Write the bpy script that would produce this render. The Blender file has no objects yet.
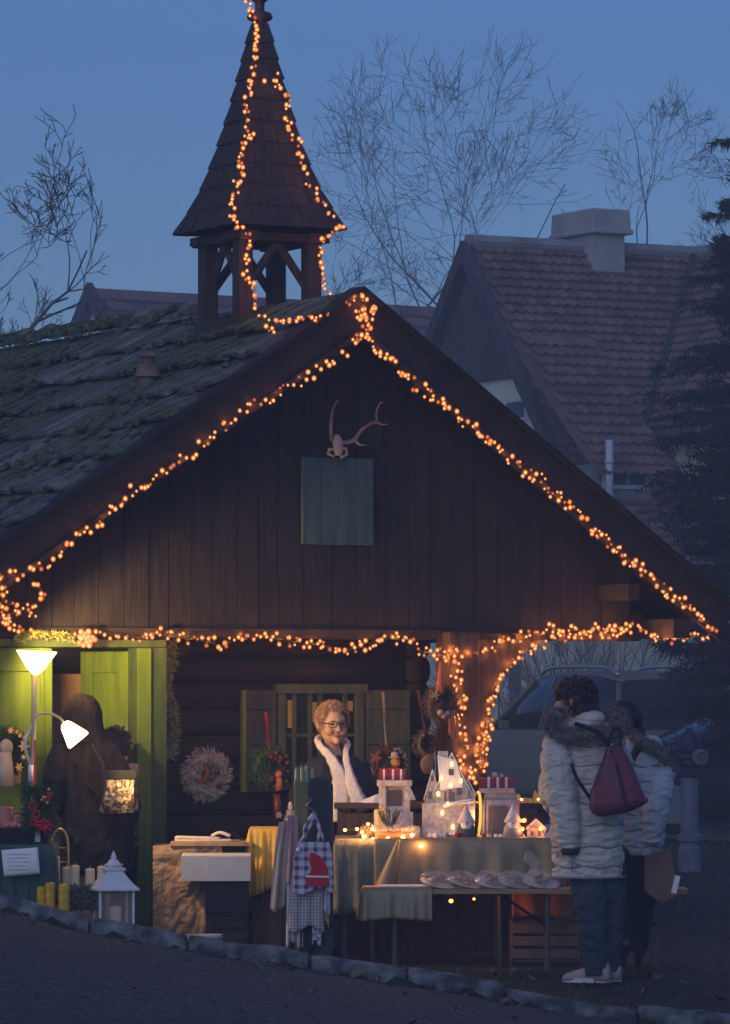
import bpy, math, random
from math import sin, cos, pi, radians, tan, atan, sqrt, atan2, exp
from mathutils import Vector, Matrix, Euler, noise as mnoise

random.seed(11)
SC = bpy.context.scene
COL = SC.collection

# ------------------------------------------------------------------ camera
F = 4500.0
EYE = 1.61
PITCH = atan(178 / F)
cam = bpy.data.cameras.new('camera')
cam.sensor_fit = 'VERTICAL'
cam.sensor_height = 24.0
cam.lens = F / 1024 * 24.0
cam.clip_start = 0.5
cam.clip_end = 2000
camo = bpy.data.objects.new('camera', cam)
COL.objects.link(camo)
camo.location = (0, 0, EYE)
camo.rotation_euler = (pi / 2 + PITCH, 0, 0)
SC.camera = camo

# ------------------------------------------------------------------ dusk sky and the soft last light
SUN_ELEV, SUN_AZ = radians(24), radians(200)     # azimuth the light comes from (behind the viewer)
world = bpy.data.worlds.new('World')
SC.world = world
world.use_nodes = True
nt = world.node_tree
for n in list(nt.nodes):
    nt.nodes.remove(n)
out = nt.nodes.new('ShaderNodeOutputWorld')
bg = nt.nodes.new('ShaderNodeBackground')
sky = nt.nodes.new('ShaderNodeTexSky')
sky.sky_type = 'NISHITA'
sky.sun_disc = False
sky.sun_elevation = SUN_ELEV
sky.sun_rotation = SUN_AZ
sky.altitude = 200
sky.air_density = 1.6
sky.dust_density = 0.4
sky.ozone_density = 3.0
tint = nt.nodes.new('ShaderNodeMix')
tint.data_type = 'RGBA'
tint.blend_type = 'MULTIPLY'
tint.inputs[0].default_value = 1.0
tint.inputs[7].default_value = (0.27, 0.455, 1.0, 1)
nt.links.new(sky.outputs[0], tint.inputs[6])
nt.links.new(tint.outputs[2], bg.inputs[0])
bg.inputs[1].default_value = 0.096
nt.links.new(bg.outputs[0], out.inputs[0])
sl = bpy.data.lights.new('sun', 'SUN')
sl.energy = 0.66
sl.angle = radians(70)
sl.color = (1.0, 0.95, 0.93)
so = bpy.data.objects.new('sun', sl)
COL.objects.link(so)
sd = Vector((sin(SUN_AZ) * cos(SUN_ELEV), cos(SUN_AZ) * cos(SUN_ELEV), sin(SUN_ELEV)))
so.rotation_euler = sd.to_track_quat('Z', 'Y').to_euler()
so.location = (0, -10, 30)
SC.view_settings.view_transform = 'Standard'
SC.view_settings.look = 'None'
SC.view_settings.exposure = 0.0
SC.view_settings.gamma = 1.0
SC.view_settings.use_curve_mapping = False
SC.cycles.use_denoising = True
SC.cycles.max_bounces = 6
SC.cycles.diffuse_bounces = 3
SC.cycles.glossy_bounces = 3
SC.cycles.transparent_max_bounces = 24
SC.cycles.volume_bounces = 0
SC.cycles.sample_clamp_indirect = 3.0
SC.cycles.caustics_reflective = False
SC.cycles.caustics_refractive = False

# ------------------------------------------------------------------ measuring helpers (survey of the place from the photograph)
def ray(px, py):
    dx = (px - 365) / F
    dy = (512 - py) / F
    return Vector((dx, cos(PITCH) - dy * sin(PITCH), sin(PITCH) + dy * cos(PITCH)))

def W(px, py, Y):
    r = ray(px, py)
    return Vector((0, 0, EYE)) + r * (Y / r.y)

A = radians(28.5)                 # the hut is turned this much
U = Vector((cos(A), sin(A), 0))
V = Vector((-sin(A), cos(A), 0))
HO = W(357, 690, 27.5)
HO.z = 0

def H(px, py, v=0.0):             # point on the hut's vertical plane v -> hut coordinates (u, v, z)
    r = ray(px, py)
    C = Vector((0, 0, EYE))
    s = (v - (C - HO).dot(V)) / r.dot(V)
    P = C + r * s
    return Vector(((P - HO).dot(U), v, P.z))

def hut_world(p):
    return HO + U * p[0] + V * p[1] + Vector((0, 0, p[2]))

# ------------------------------------------------------------------ materials
_m = {}

def M(name, col, rough=0.75, col2=None, scale=6.0, stretch=(1, 1, 1), bump=0.0, bscale=None, metal=0.0, spec=0.35,
      detail=5.0, lo=0.35, hi=0.65, emit=None, estr=0.0, sheen=0.0, alpha=1.0, trans=0.0, bdist=0.01):
    if name in _m:
        return _m[name]
    m = bpy.data.materials.new(name)
    m.use_nodes = True
    t = m.node_tree
    b = t.nodes['Principled BSDF']
    b.inputs['Base Color'].default_value = (*col, 1)
    b.inputs['Roughness'].default_value = rough
    b.inputs['Metallic'].default_value = metal
    b.inputs['Specular IOR Level'].default_value = spec
    b.inputs['Alpha'].default_value = alpha
    b.inputs['Transmission Weight'].default_value = trans
    if sheen:
        b.inputs['Sheen Weight'].default_value = sheen
    if emit:
        b.inputs['Emission Color'].default_value = (*emit, 1)
        b.inputs['Emission Strength'].default_value = estr
    if col2 is not None or bump:
        tc = t.nodes.new('ShaderNodeTexCoord')
        mp = t.nodes.new('ShaderNodeMapping')
        mp.inputs['Scale'].default_value = stretch
        t.links.new(tc.outputs['Object'], mp.inputs[0])
    if col2 is not None:
        n = t.nodes.new('ShaderNodeTexNoise')
        n.inputs['Scale'].default_value = scale
        n.inputs['Detail'].default_value = detail
        t.links.new(mp.outputs[0], n.inputs[0])
        r = t.nodes.new('ShaderNodeValToRGB')
        r.color_ramp.elements[0].position = lo
        r.color_ramp.elements[0].color = (*col, 1)
        r.color_ramp.elements[1].position = hi
        r.color_ramp.elements[1].color = (*col2, 1)
        t.links.new(n.outputs[0], r.inputs[0])
        t.links.new(r.outputs[0], b.inputs['Base Color'])
    if bump:
        n2 = t.nodes.new('ShaderNodeTexNoise')
        n2.inputs['Scale'].default_value = bscale or scale * 3
        n2.inputs['Detail'].default_value = 4
        t.links.new(mp.outputs[0], n2.inputs[0])
        bp = t.nodes.new('ShaderNodeBump')
        bp.inputs['Strength'].default_value = bump
        bp.inputs['Distance'].default_value = bdist
        t.links.new(n2.outputs[0], bp.inputs['Height'])
        t.links.new(bp.outputs[0], b.inputs['Normal'])
    _m[name] = m
    return m

def EM(name, col, strength, sample=True, see=0.0):
    if name in _m:
        return _m[name]
    m = bpy.data.materials.new(name)
    m.use_nodes = True
    t = m.node_tree
    t.nodes.remove(t.nodes['Principled BSDF'])
    o = t.nodes['Material Output']
    e = t.nodes.new('ShaderNodeEmission')
    e.inputs[0].default_value = (*col, 1)
    e.inputs[1].default_value = strength
    if see:
        tr = t.nodes.new('ShaderNodeBsdfTransparent')
        mx = t.nodes.new('ShaderNodeMixShader')
        mx.inputs[0].default_value = 1 - see
        t.links.new(tr.outputs[0], mx.inputs[1])
        t.links.new(e.outputs[0], mx.inputs[2])
        t.links.new(mx.outputs[0], o.inputs[0])
    else:
        t.links.new(e.outputs[0], o.inputs[0])
    if not sample:
        m.cycles.emission_sampling = 'NONE'
    _m[name] = m
    return m

# ------------------------------------------------------------------ mesh building
class MB:
    def __init__(s):
        s.v, s.f, s.mi = [], [], []

    def add(s, vs, fs, mi=0):
        o = len(s.v)
        s.v += [Vector(x) for x in vs]
        s.f += [tuple(i + o for i in f) for f in fs]
        s.mi += [mi] * len(fs)
        return s

    def box(s, c, d, rot=None, mi=0, taper=1.0):
        x, y, z = d[0] / 2, d[1] / 2, d[2] / 2
        vs = [Vector((sx * x * (taper if sz > 0 else 1), sy * y * (taper if sz > 0 else 1), sz * z)) for sz in (-1, 1) for sy in (-1, 1) for sx in (-1, 1)]
        if rot is not None:
            R = Euler(rot).to_matrix() if not isinstance(rot, Matrix) else rot
            vs = [R @ v for v in vs]
        vs = [v + Vector(c) for v in vs]
        return s.add(vs, [(0, 2, 3, 1), (4, 5, 7, 6), (0, 1, 5, 4), (2, 6, 7, 3), (0, 4, 6, 2), (1, 3, 7, 5)], mi)

    def b2(s, a, b, mi=0):        # box from two corners
        a, b = Vector(a), Vector(b)
        return s.box((a + b) / 2, (abs(b.x - a.x), abs(b.y - a.y), abs(b.z - a.z)), None, mi)

    def loft(s, rings, mi=0, cap=True, close=True):
        n = len(rings[0])
        vs = [p for r in rings for p in r]
        fs = []
        for i in range(len(rings) - 1):
            for j in range(n if close else n - 1):
                k = (j + 1) % n
                fs.append((i * n + j, i * n + k, (i + 1) * n + k, (i + 1) * n + j))
        if cap and close:
            fs.append(tuple(range(n - 1, -1, -1)))
            fs.append(tuple((len(rings) - 1) * n + j for j in range(n)))
        return s.add(vs, fs, mi)

    def tube(s, pts, r, n=8, mi=0, cap=True):
        pts = [Vector(p) for p in pts]
        if not isinstance(r, (list, tuple)):
            r = [r] * len(pts)
        rings = []
        ref = Vector((0, 0, 1))
        t0 = (pts[1] - pts[0]).normalized()
        if abs(t0.z) > 0.9:
            ref = Vector((1, 0, 0))
        nx = t0.cross(ref).normalized()
        for i, p in enumerate(pts):
            t = (pts[min(i + 1, len(pts) - 1)] - pts[max(i - 1, 0)])
            if t.length < 1e-9:
                t = t0
            t = t.normalized()
            nx = (nx - t * nx.dot(t))
            if nx.length < 1e-6:
                nx = t.orthogonal()
            nx = nx.normalized()
            ny = t.cross(nx)
            rings.append([p + (nx * cos(2 * pi * k / n) + ny * sin(2 * pi * k / n)) * r[i] for k in range(n)])
        return s.loft(rings, mi, cap)

    def lathe(s, prof, c=(0, 0, 0), n=16, mi=0, sx=1.0, sy=1.0, rot=None, cap=True):
        c = Vector(c)
        R = Euler(rot).to_matrix() if rot is not None else None
        rings = []
        for r, z in prof:
            ring = [Vector((r * sx * cos(2 * pi * k / n), r * sy * sin(2 * pi * k / n), z)) for k in range(n)]
            if R:
                ring = [R @ p for p in ring]
            rings.append([p + c for p in ring])
        return s.loft(rings, mi, cap)

    def ell(s, c, r, n=12, mi=0, rot=None):
        if not isinstance(r, (list, tuple)):
            r = (r, r, r)
        m = max(4, n // 2)
        prof = [(max(0.02, sin(pi * i / m)), -cos(pi * i / m)) for i in range(m + 1)]
        c = Vector(c)
        R = Euler(rot).to_matrix() if rot is not None else None
        rings = []
        for a, z in prof:
            ring = [Vector((a * r[0] * cos(2 * pi * k / n), a * r[1] * sin(2 * pi * k / n), z * r[2])) for k in range(n)]
            if R:
                ring = [R @ p for p in ring]
            rings.append([p + c for p in ring])
        return s.loft(rings, mi)

    def prism(s, poly, y0, y1, mi=0, f=None):   # poly in (x, z), between two y
        n = len(poly)
        vs = [Vector((x, y0, z)) for x, z in poly] + [Vector((x, y1, z)) for x, z in poly]
        if f:
            vs = [f(v) for v in vs]
        fs = [tuple(range(n)), tuple(range(2 * n - 1, n - 1, -1))]
        for i in range(n):
            j = (i + 1) % n
            fs.append((i, i + n, j + n, j))
        return s.add(vs, fs, mi)

    def grid(s, nx, ny, fn, mi=0, thick=0.0):
        vs = [fn(i / nx, j / ny) for j in range(ny + 1) for i in range(nx + 1)]
        vs = [Vector(v) for v in vs]
        fs = [(j * (nx + 1) + i, j * (nx + 1) + i + 1, (j + 1) * (nx + 1) + i + 1, (j + 1) * (nx + 1) + i) for j in range(ny) for i in range(nx)]
        return s.add(vs, fs, mi)

    def build(s, name, mats, parent=None, smooth=False, loc=None, rz=0.0, solid=0.0, bevel=0.0):
        me = bpy.data.meshes.new(name)
        me.from_pydata([tuple(v) for v in s.v], [], s.f)
        if not isinstance(mats, (list, tuple)):
            mats = [mats]
        for m in mats:
            me.materials.append(m)
        for p, mi in zip(me.polygons, s.mi):
            p.material_index = mi
            p.use_smooth = smooth
        me.validate()
        me.update()
        o = bpy.data.objects.new(name, me)
        COL.objects.link(o)
        if parent is not None:
            o.parent = parent
        if loc is not None:
            o.location = loc
        if rz:
            o.rotation_euler = (0, 0, rz)
        if solid:
            md = o.modifiers.new('solid', 'SOLIDIFY')
            md.thickness = solid
            md.offset = 0
        if bevel:
            md = o.modifiers.new('bevel', 'BEVEL')
            md.width = bevel
            md.segments = 2
            md.limit_method = 'ANGLE'
        return o

def tag(o, label=None, cat=None, group=None, kind=None):
    if label:
        o['label'] = label
    if cat:
        o['category'] = cat
    if group:
        o['group'] = group
    if kind:
        o['kind'] = kind
    return o

def thing(name, label, cat, loc, rz=0.0, group=None):
    o = bpy.data.objects.new(name, None)
    o.empty_display_size = 0.1
    COL.objects.link(o)
    o.location = loc
    o.rotation_euler = (0, 0, rz)
    return tag(o, label, cat, group)

def remesh(o, size, smooth=2):
    md = o.modifiers.new('r', 'REMESH')
    md.mode = 'VOXEL'
    md.voxel_size = size
    md.use_smooth_shade = True
    if smooth:
        sm = o.modifiers.new('s', 'SMOOTH')
        sm.iterations = smooth
        sm.factor = 0.5
    dg = bpy.context.evaluated_depsgraph_get()
    me = bpy.data.meshes.new_from_object(o.evaluated_get(dg))
    o.modifiers.clear()
    old = o.data
    mats = [m for m in old.materials]
    o.data = me
    if not me.materials:
        for m in mats:
            me.materials.append(m)
    me.name = old.name
    return o

def crumple(o, amp, f=(9, 9, 16), f2=2.3):
    me = o.data
    ns = [v.normal.copy() for v in me.vertices]
    for v, n_ in zip(me.vertices, ns):
        c = v.co
        q = Vector((c.x * f[0], c.y * f[1], c.z * f[2]))
        k = mnoise.noise(q) + 0.5 * mnoise.noise(q * f2 + Vector((3, 1, 7)))
        k = -abs(k) * 1.4 + 0.35
        v.co = c + n_ * amp * k
    me.update()
    return o

def rnd(a, b):
    return random.uniform(a, b)

def lerp(a, b, t):
    return a + (b - a) * t

def interp(x, xs, ys):
    if x <= xs[0]:
        return ys[0]
    for i in range(len(xs) - 1):
        if x <= xs[i + 1]:
            return lerp(ys[i], ys[i + 1], (x - xs[i]) / (xs[i + 1] - xs[i]))
    return ys[-1]

def spl(pts, n):                  # Catmull-Rom through the points, n samples per span
    P = [Vector(p) for p in pts]
    P = [P[0] * 2 - P[1]] + P + [P[-1] * 2 - P[-2]]
    o = []
    for i in range(1, len(P) - 2):
        a, b, c, d = P[i - 1:i + 3]
        for k in range(n):
            t = k / n
            o.append(0.5 * ((2 * b) + (c - a) * t + (2 * a - 5 * b + 4 * c - d) * t * t + (3 * b - a - 3 * c + d) * t ** 3))
    o.append(P[-2])
    return o

# ------------------------------------------------------------------ palette
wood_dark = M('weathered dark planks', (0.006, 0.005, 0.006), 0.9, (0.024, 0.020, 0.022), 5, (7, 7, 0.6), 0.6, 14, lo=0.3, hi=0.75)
wood_barge = M('dark brown bargeboard', (0.012, 0.009, 0.009), 0.85, (0.026, 0.019, 0.017), 4, (1, 1, 4), 0.4, 12)
wood_red = M('reddish brown timber', (0.036, 0.021, 0.013), 0.8, (0.085, 0.050, 0.030), 5, (6, 6, 0.8), 0.4, 16)
wood_log = M('old dark logs', (0.016, 0.012, 0.010), 0.9, (0.04, 0.028, 0.022), 5, (0.8, 4, 8), 0.6, 12)
wood_tan = M('plain tan wood', (0.26, 0.16, 0.08), 0.6, (0.38, 0.25, 0.13), 6, (5, 5, 0.8), 0.25, 18)
green_paint = M('green painted door boards', (0.10, 0.17, 0.012), 0.55, (0.15, 0.235, 0.02), 4, (4, 4, 0.6), 0.3, 16)
green_dull = M('dull green painted frame', (0.035, 0.065, 0.018), 0.65, (0.065, 0.10, 0.028), 5, (3, 3, 0.8), 0.3, 14)
teal_paint = M('faded teal paint', (0.028, 0.064, 0.074), 0.8, (0.046, 0.094, 0.104), 5, (5, 5, 0.8), 0.35, 18)
shutter_paint = M('faded grey green shutter paint', (0.05, 0.062, 0.045), 0.75, (0.085, 0.10, 0.07), 5, (4, 4, 0.8), 0.3, 18)
white_paint = M('white paint', (0.66, 0.65, 0.63), 0.5, (0.78, 0.77, 0.75), 12, bump=0.1)
black_metal = M('black metal', (0.02, 0.02, 0.022), 0.45, metal=0.6)
grey_metal = M('dull grey metal', (0.28, 0.29, 0.30), 0.45, metal=0.8)
dark_cloth = M('dark cloth', (0.012, 0.014, 0.02), 0.95, (0.022, 0.024, 0.032), 30, bump=0.4, bscale=60)
skin = M('skin', (0.50, 0.29, 0.20), 0.55, (0.58, 0.34, 0.24), 10)
fir = M('fir needles', (0.022, 0.055, 0.02), 0.8, (0.05, 0.10, 0.035), 30)
red_gloss = M('glossy red', (0.55, 0.012, 0.012), 0.25, (0.42, 0.01, 0.012), 12)
gold = M('gold glitter', (0.60, 0.36, 0.09), 0.35, (0.75, 0.5, 0.16), 40, metal=0.7)
wax_cream = M('cream candle wax', (0.72, 0.60, 0.36), 0.45, (0.78, 0.67, 0.43), 8)
paper_white = M('white paper', (0.74, 0.72, 0.70), 0.7, (0.80, 0.78, 0.76), 9)
snow_white = M('white glitter snow', (0.72, 0.72, 0.76), 0.7, (0.85, 0.85, 0.88), 25, bump=0.5, bscale=60)
brown_twig = M('brown twigs', (0.09, 0.05, 0.03), 0.85, (0.17, 0.10, 0.06), 20)
bark = M('grey brown bark', (0.035, 0.03, 0.028), 0.9, (0.07, 0.06, 0.055), 8, (4, 4, 1), 0.5, 20)
# ------------------------------------------------------------------ ground, kerb, road
KPX = [(-260, 872, 25.6), (-120, 883, 25.45), (0, 894, 25.25), (60, 911, 25.1), (135, 926, 24.95), (230, 944, 24.75), (295, 952, 24.6), (365, 962, 24.45),
       (477, 981, 24.25), (549, 995, 24.1), (626, 1007, 23.95), (730, 1018, 23.75), (860, 1028, 23.5), (1000, 1036, 23.2)]
KP = [W(*k) for k in KPX]
KX = [p.x for p in KP]
KY = [p.y for p in KP]
KZ = [p.z for p in KP]

def kerb_y(x):
    if x < KX[0]:
        return KY[0] + (KX[0] - x) * 0.08
    if x > KX[-1]:
        return KY[-1] - (x - KX[-1]) * 0.2 if x < KX[-1] + 10 else KY[-1] - 2
    return interp(x, KX, KY)

def kerb_z(x):
    return interp(x, KX, KZ)

def ground_z(x, y):
    d = y - kerb_y(x)
    zk = kerb_z(x)
    if d < 0:
        return zk - 0.13
    t = min(1.0, d / 1.7)
    t = t * t * (3 - 2 * t)
    base = lerp(zk - 0.035, 0.0, t)
    b = 0.012 * mnoise.noise(Vector((x * 2.2, y * 2.2, 0)))
    if 45.5 < y < 46.3:
        b += 0
    return base + b

def axis(lo, hi, a, b, fine, steps):
    o = []
    x = a
    while x < b:
        o.append(x)
        x += fine
    o.append(b)
    L, R = [], []
    for k in range(1, steps + 1):
        t = (k / steps) ** 3
        L.append(a + (lo - a) * t)
        R.append(b + (hi - b) * t)
    return L[::-1] + o + R

gx = axis(-420, 420, -4.5, 5.0, 0.12, 16)
gy = axis(-25, 900, 22.0, 29.0, 0.12, 18)
mb = MB()
nx, ny = len(gx), len(gy)
mb.add([(x, y, ground_z(x, y)) for y in gy for x in gx], [(j * nx + i, j * nx + i + 1, (j + 1) * nx + i + 1, (j + 1) * nx + i) for j in range(ny - 1) for i in range(nx - 1)])
soil = M('damp soil and thin grass', (0.010, 0.012, 0.007), 0.95, (0.032, 0.029, 0.018), 3.0, (1, 1, 1), 0.8, 40, bdist=0.02)
tag(mb.build('ground', soil, smooth=True), kind='structure')

asph = M('wet asphalt', (0.017, 0.022, 0.025), 0.85, (0.125, 0.152, 0.160), 30, (1, 1, 1), 1.0, 60, detail=10, bdist=0.02, spec=0.12, lo=0.36, hi=0.70)
rx = axis(-60, 60, -4.5, 5.0, 0.15, 10)
mb = MB()
rows = 40
vs, fs = [], []
for j in range(rows + 1):
    t = j / rows
    for x in rx:
        y = lerp(kerb_y(x) + 0.03, -6.0, t ** 1.6)
        z = kerb_z(x) - 0.085 + 0.02 * mnoise.noise(Vector((x * 0.8, y * 0.8, 3))) + 0.006 * mnoise.noise(Vector((x * 4, y * 4, 1)))
        vs.append((x, y, z))
n = len(rx)
for j in range(rows):
    for i in range(n - 1):
        fs.append((j * n + i, (j + 1) * n + i, (j + 1) * n + i + 1, j * n + i + 1))
mb.add(vs, fs)
tag(mb.build('road', asph, smooth=True), kind='structure')

kerb_stone = M('grey granite kerb', (0.035, 0.042, 0.045), 0.85, (0.21, 0.23, 0.24), 9, (1, 1, 1), 1.0, 26, bdist=0.03, lo=0.38, hi=0.72, detail=8)
mb = MB()
x = KX[0]
while x < KX[-1] - 0.3:
    L = rnd(0.5, 0.78)
    x1 = x + L - 0.018
    rings = []
    m = 9
    sh = rnd(-0.012, 0.012)
    for i in range(m + 1):
        xx = lerp(x, x1, i / m)
        yy = kerb_y(xx) + sh * 0.5
        zz = kerb_z(xx) + sh
        e = 0.82 if i in (0, m) else 1.0
        ring = []
        for (dy, dz) in ((0.0, -0.16), (-0.012, -0.05), (0.004, -0.018), (0.032, 0.0), (0.085, 0.003), (0.125, -0.012), (0.135, -0.16)):
            k = 0.020 * mnoise.noise(Vector((xx * 7, dy * 30, dz * 30))) + 0.008 * mnoise.noise(Vector((xx * 22, dy * 60, dz * 60)))
            ring.append(Vector((xx, yy + 0.065 + (dy - 0.065) * e + k, zz + dz * (1 if i not in (0, m) else 1.15) - (0.008 if i in (0, m) else 0) + k * 0.7)))
        rings.append(ring)
    mb.loft(rings)
    x += L
tag(mb.build('kerb', kerb_stone, smooth=True), kind='structure')

# a second road with its kerb far behind, where the cars stand
mb = MB()
def back_y(x):
    return 49.2 - 0.9 * (x - 3.0)
vs = [(x, back_y(x), 0.10) for x in (-12, -4, 2, 6, 14)] + [(x, back_y(x) + 9.0, 0.10) for x in (-12, -4, 2, 6, 14)]
mb.add(vs, [(i, i + 1, i + 6, i + 5) for i in range(4)])
tag(mb.build('parking_road', asph), kind='structure')
mb = MB()
pts = [(x, back_y(x)) for x in (-12, -4, 2, 3.5, 6, 14)]
mb.loft([[Vector((x, y - 0.14, -0.1)), Vector((x, y - 0.14, 0.12)), Vector((x, y, 0.12)), Vector((x, y, -0.1))] for x, y in pts])
tag(mb.build('road_kerb', M('pale concrete kerb', (0.3, 0.3, 0.3), 0.8, (0.4, 0.4, 0.39), 5)), kind='structure')

# grass and fallen leaves
mb = MB()
for k in range(15000):
    x = rnd(-2.6, 4.4)
    y = kerb_y(x) + 0.16 + random.random() ** 1.3 * (5.5 if x > 0.8 else 1.5)
    if x < 0.2 and random.random() < 0.5:
        continue
    if mnoise.noise(Vector((x * 1.7, y * 1.7, 5))) < -0.12:
        continue
    z = ground_z(x, y) - 0.004
    h = rnd(0.02, 0.055)
    a = rnd(0, 2 * pi)
    d = Vector((cos(a), sin(a), 0))
    l = Vector((rnd(-1, 1), rnd(-1, 1), 0)) * h * 0.7
    b = Vector((x, y, z))
    mb.add([b - d * 0.004, b + d * 0.004, b + l + Vector((0, 0, h))], [(0, 1, 2)])
for k in range(9000):
    x = rnd(1.0, 7.5)
    y = rnd(29, 48)
    if y > back_y(x) - 0.3:
        continue
    z = ground_z(x, y) - 0.004
    h = rnd(0.03, 0.07)
    a = rnd(0, 2 * pi)
    d = Vector((cos(a), sin(a), 0))
    b = Vector((x, y, z))
    mb.add([b - d * 0.008, b + d * 0.008, b + Vector((rnd(-1, 1), rnd(-1, 1), 0)) * h * 0.6 + Vector((0, 0, h))], [(0, 1, 2)])
tag(mb.build('grass', M('winter grass', (0.02, 0.04, 0.012), 0.8, (0.06, 0.075, 0.025), 3)), 'short winter grass on the bank behind the kerb', 'grass', kind='stuff')
mb = MB()
def leaf(x, y, z, s, a, tilt):
    R = Euler((rnd(-tilt, tilt), rnd(-tilt, tilt), a)).to_matrix()
    p = [(-s, 0, 0), (-s * 0.4, s * 0.5, s * 0.16), (s * 0.3, s * 0.45, s * 0.12), (s, 0, 0.02), (s * 0.3, -s * 0.45, s * 0.14), (-s * 0.4, -s * 0.5, s * 0.1)]
    mb.add([R @ Vector(q) + Vector((x, y, z)) for q in p], [(0, 1, 4, 5), (1, 2, 3, 4)], random.choice((0, 0, 1)))
for k in range(520):
    x = rnd(-2.4, 2.6)
    on_road = random.random() < 0.36
    y = kerb_y(x) - (random.random() ** 2.5 * 6.0 + 0.03) if on_road else kerb_y(x) + rnd(0.14, 1.6)
    z = kerb_z(x) - 0.075 if on_road else ground_z(x, y) + 0.012
    leaf(x, y, z, rnd(0.018, 0.036), rnd(0, 6), 0.5)
tag(mb.build('fallen_leaves', [M('dead brown leaves', (0.05, 0.03, 0.015), 0.8), M('pale dead leaves', (0.16, 0.11, 0.05), 0.8)]), 'dead brown leaves scattered on road and bank', 'leaves', kind='stuff')

# ------------------------------------------------------------------ the hut
SL, SR = 0.665, 0.707
ZA = 4.041
UL, UR = -2.78, 2.66
VB = 7.6                                      # how far back the hut goes
hut = thing('timber_hut', 'dark timber market hut with mossy board roof, shingled bell turret and gable strung with lights', 'hut', HO, A)

def top_z(u):
    return ZA + (SL * u if u < 0 else -SR * u)

# bargeboards
mb = MB()
t = 0.255
for (u0, u1, sl) in ((0.0, UL, SL), (0.0, UR, -SR)):
    z1 = ZA + sl * u1
    poly = [(u0, ZA), (u1, z1), (u1 + (0.03 if u1 < 0 else -0.03), z1 - t), (u0, ZA - t)]
    mb.prism(poly, -0.06, -0.02)
    # thin lighter batten along the lower edge of the board
    k = 0.035
    mb.prism([(u0, ZA - t + k), (u1, z1 - t + k), (u1, z1 - t - 0.006), (u0, ZA - t - 0.006)], -0.078, -0.0605)
mb.build('bargeboard', wood_barge, hut)
# top weather board over bargeboard
mb = MB()
for (u1, sl) in ((UL - 0.05, SL), (UR + 0.05, -SR)):
    z1 = ZA + sl * u1
    mb.prism([(0, ZA + 0.035), (u1, z1 + 0.035), (u1, z1 + 0.004), (0, ZA + 0.004)], -0.10, 0.10)
mb.build('weather_board', wood_barge, hut)
# roof deck (both slopes), its underside forms the soffit
mb = MB()
for (u1, sl) in ((UL, SL), (UR, -SR)):
    z1 = ZA + sl * u1
    mb.prism([(0, ZA - 0.03), (u1, z1 - 0.03), (u1, z1 - 0.09), (0, ZA - 0.09)], -0.015, VB)
mb.build('roof_deck', wood_barge, hut)

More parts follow.
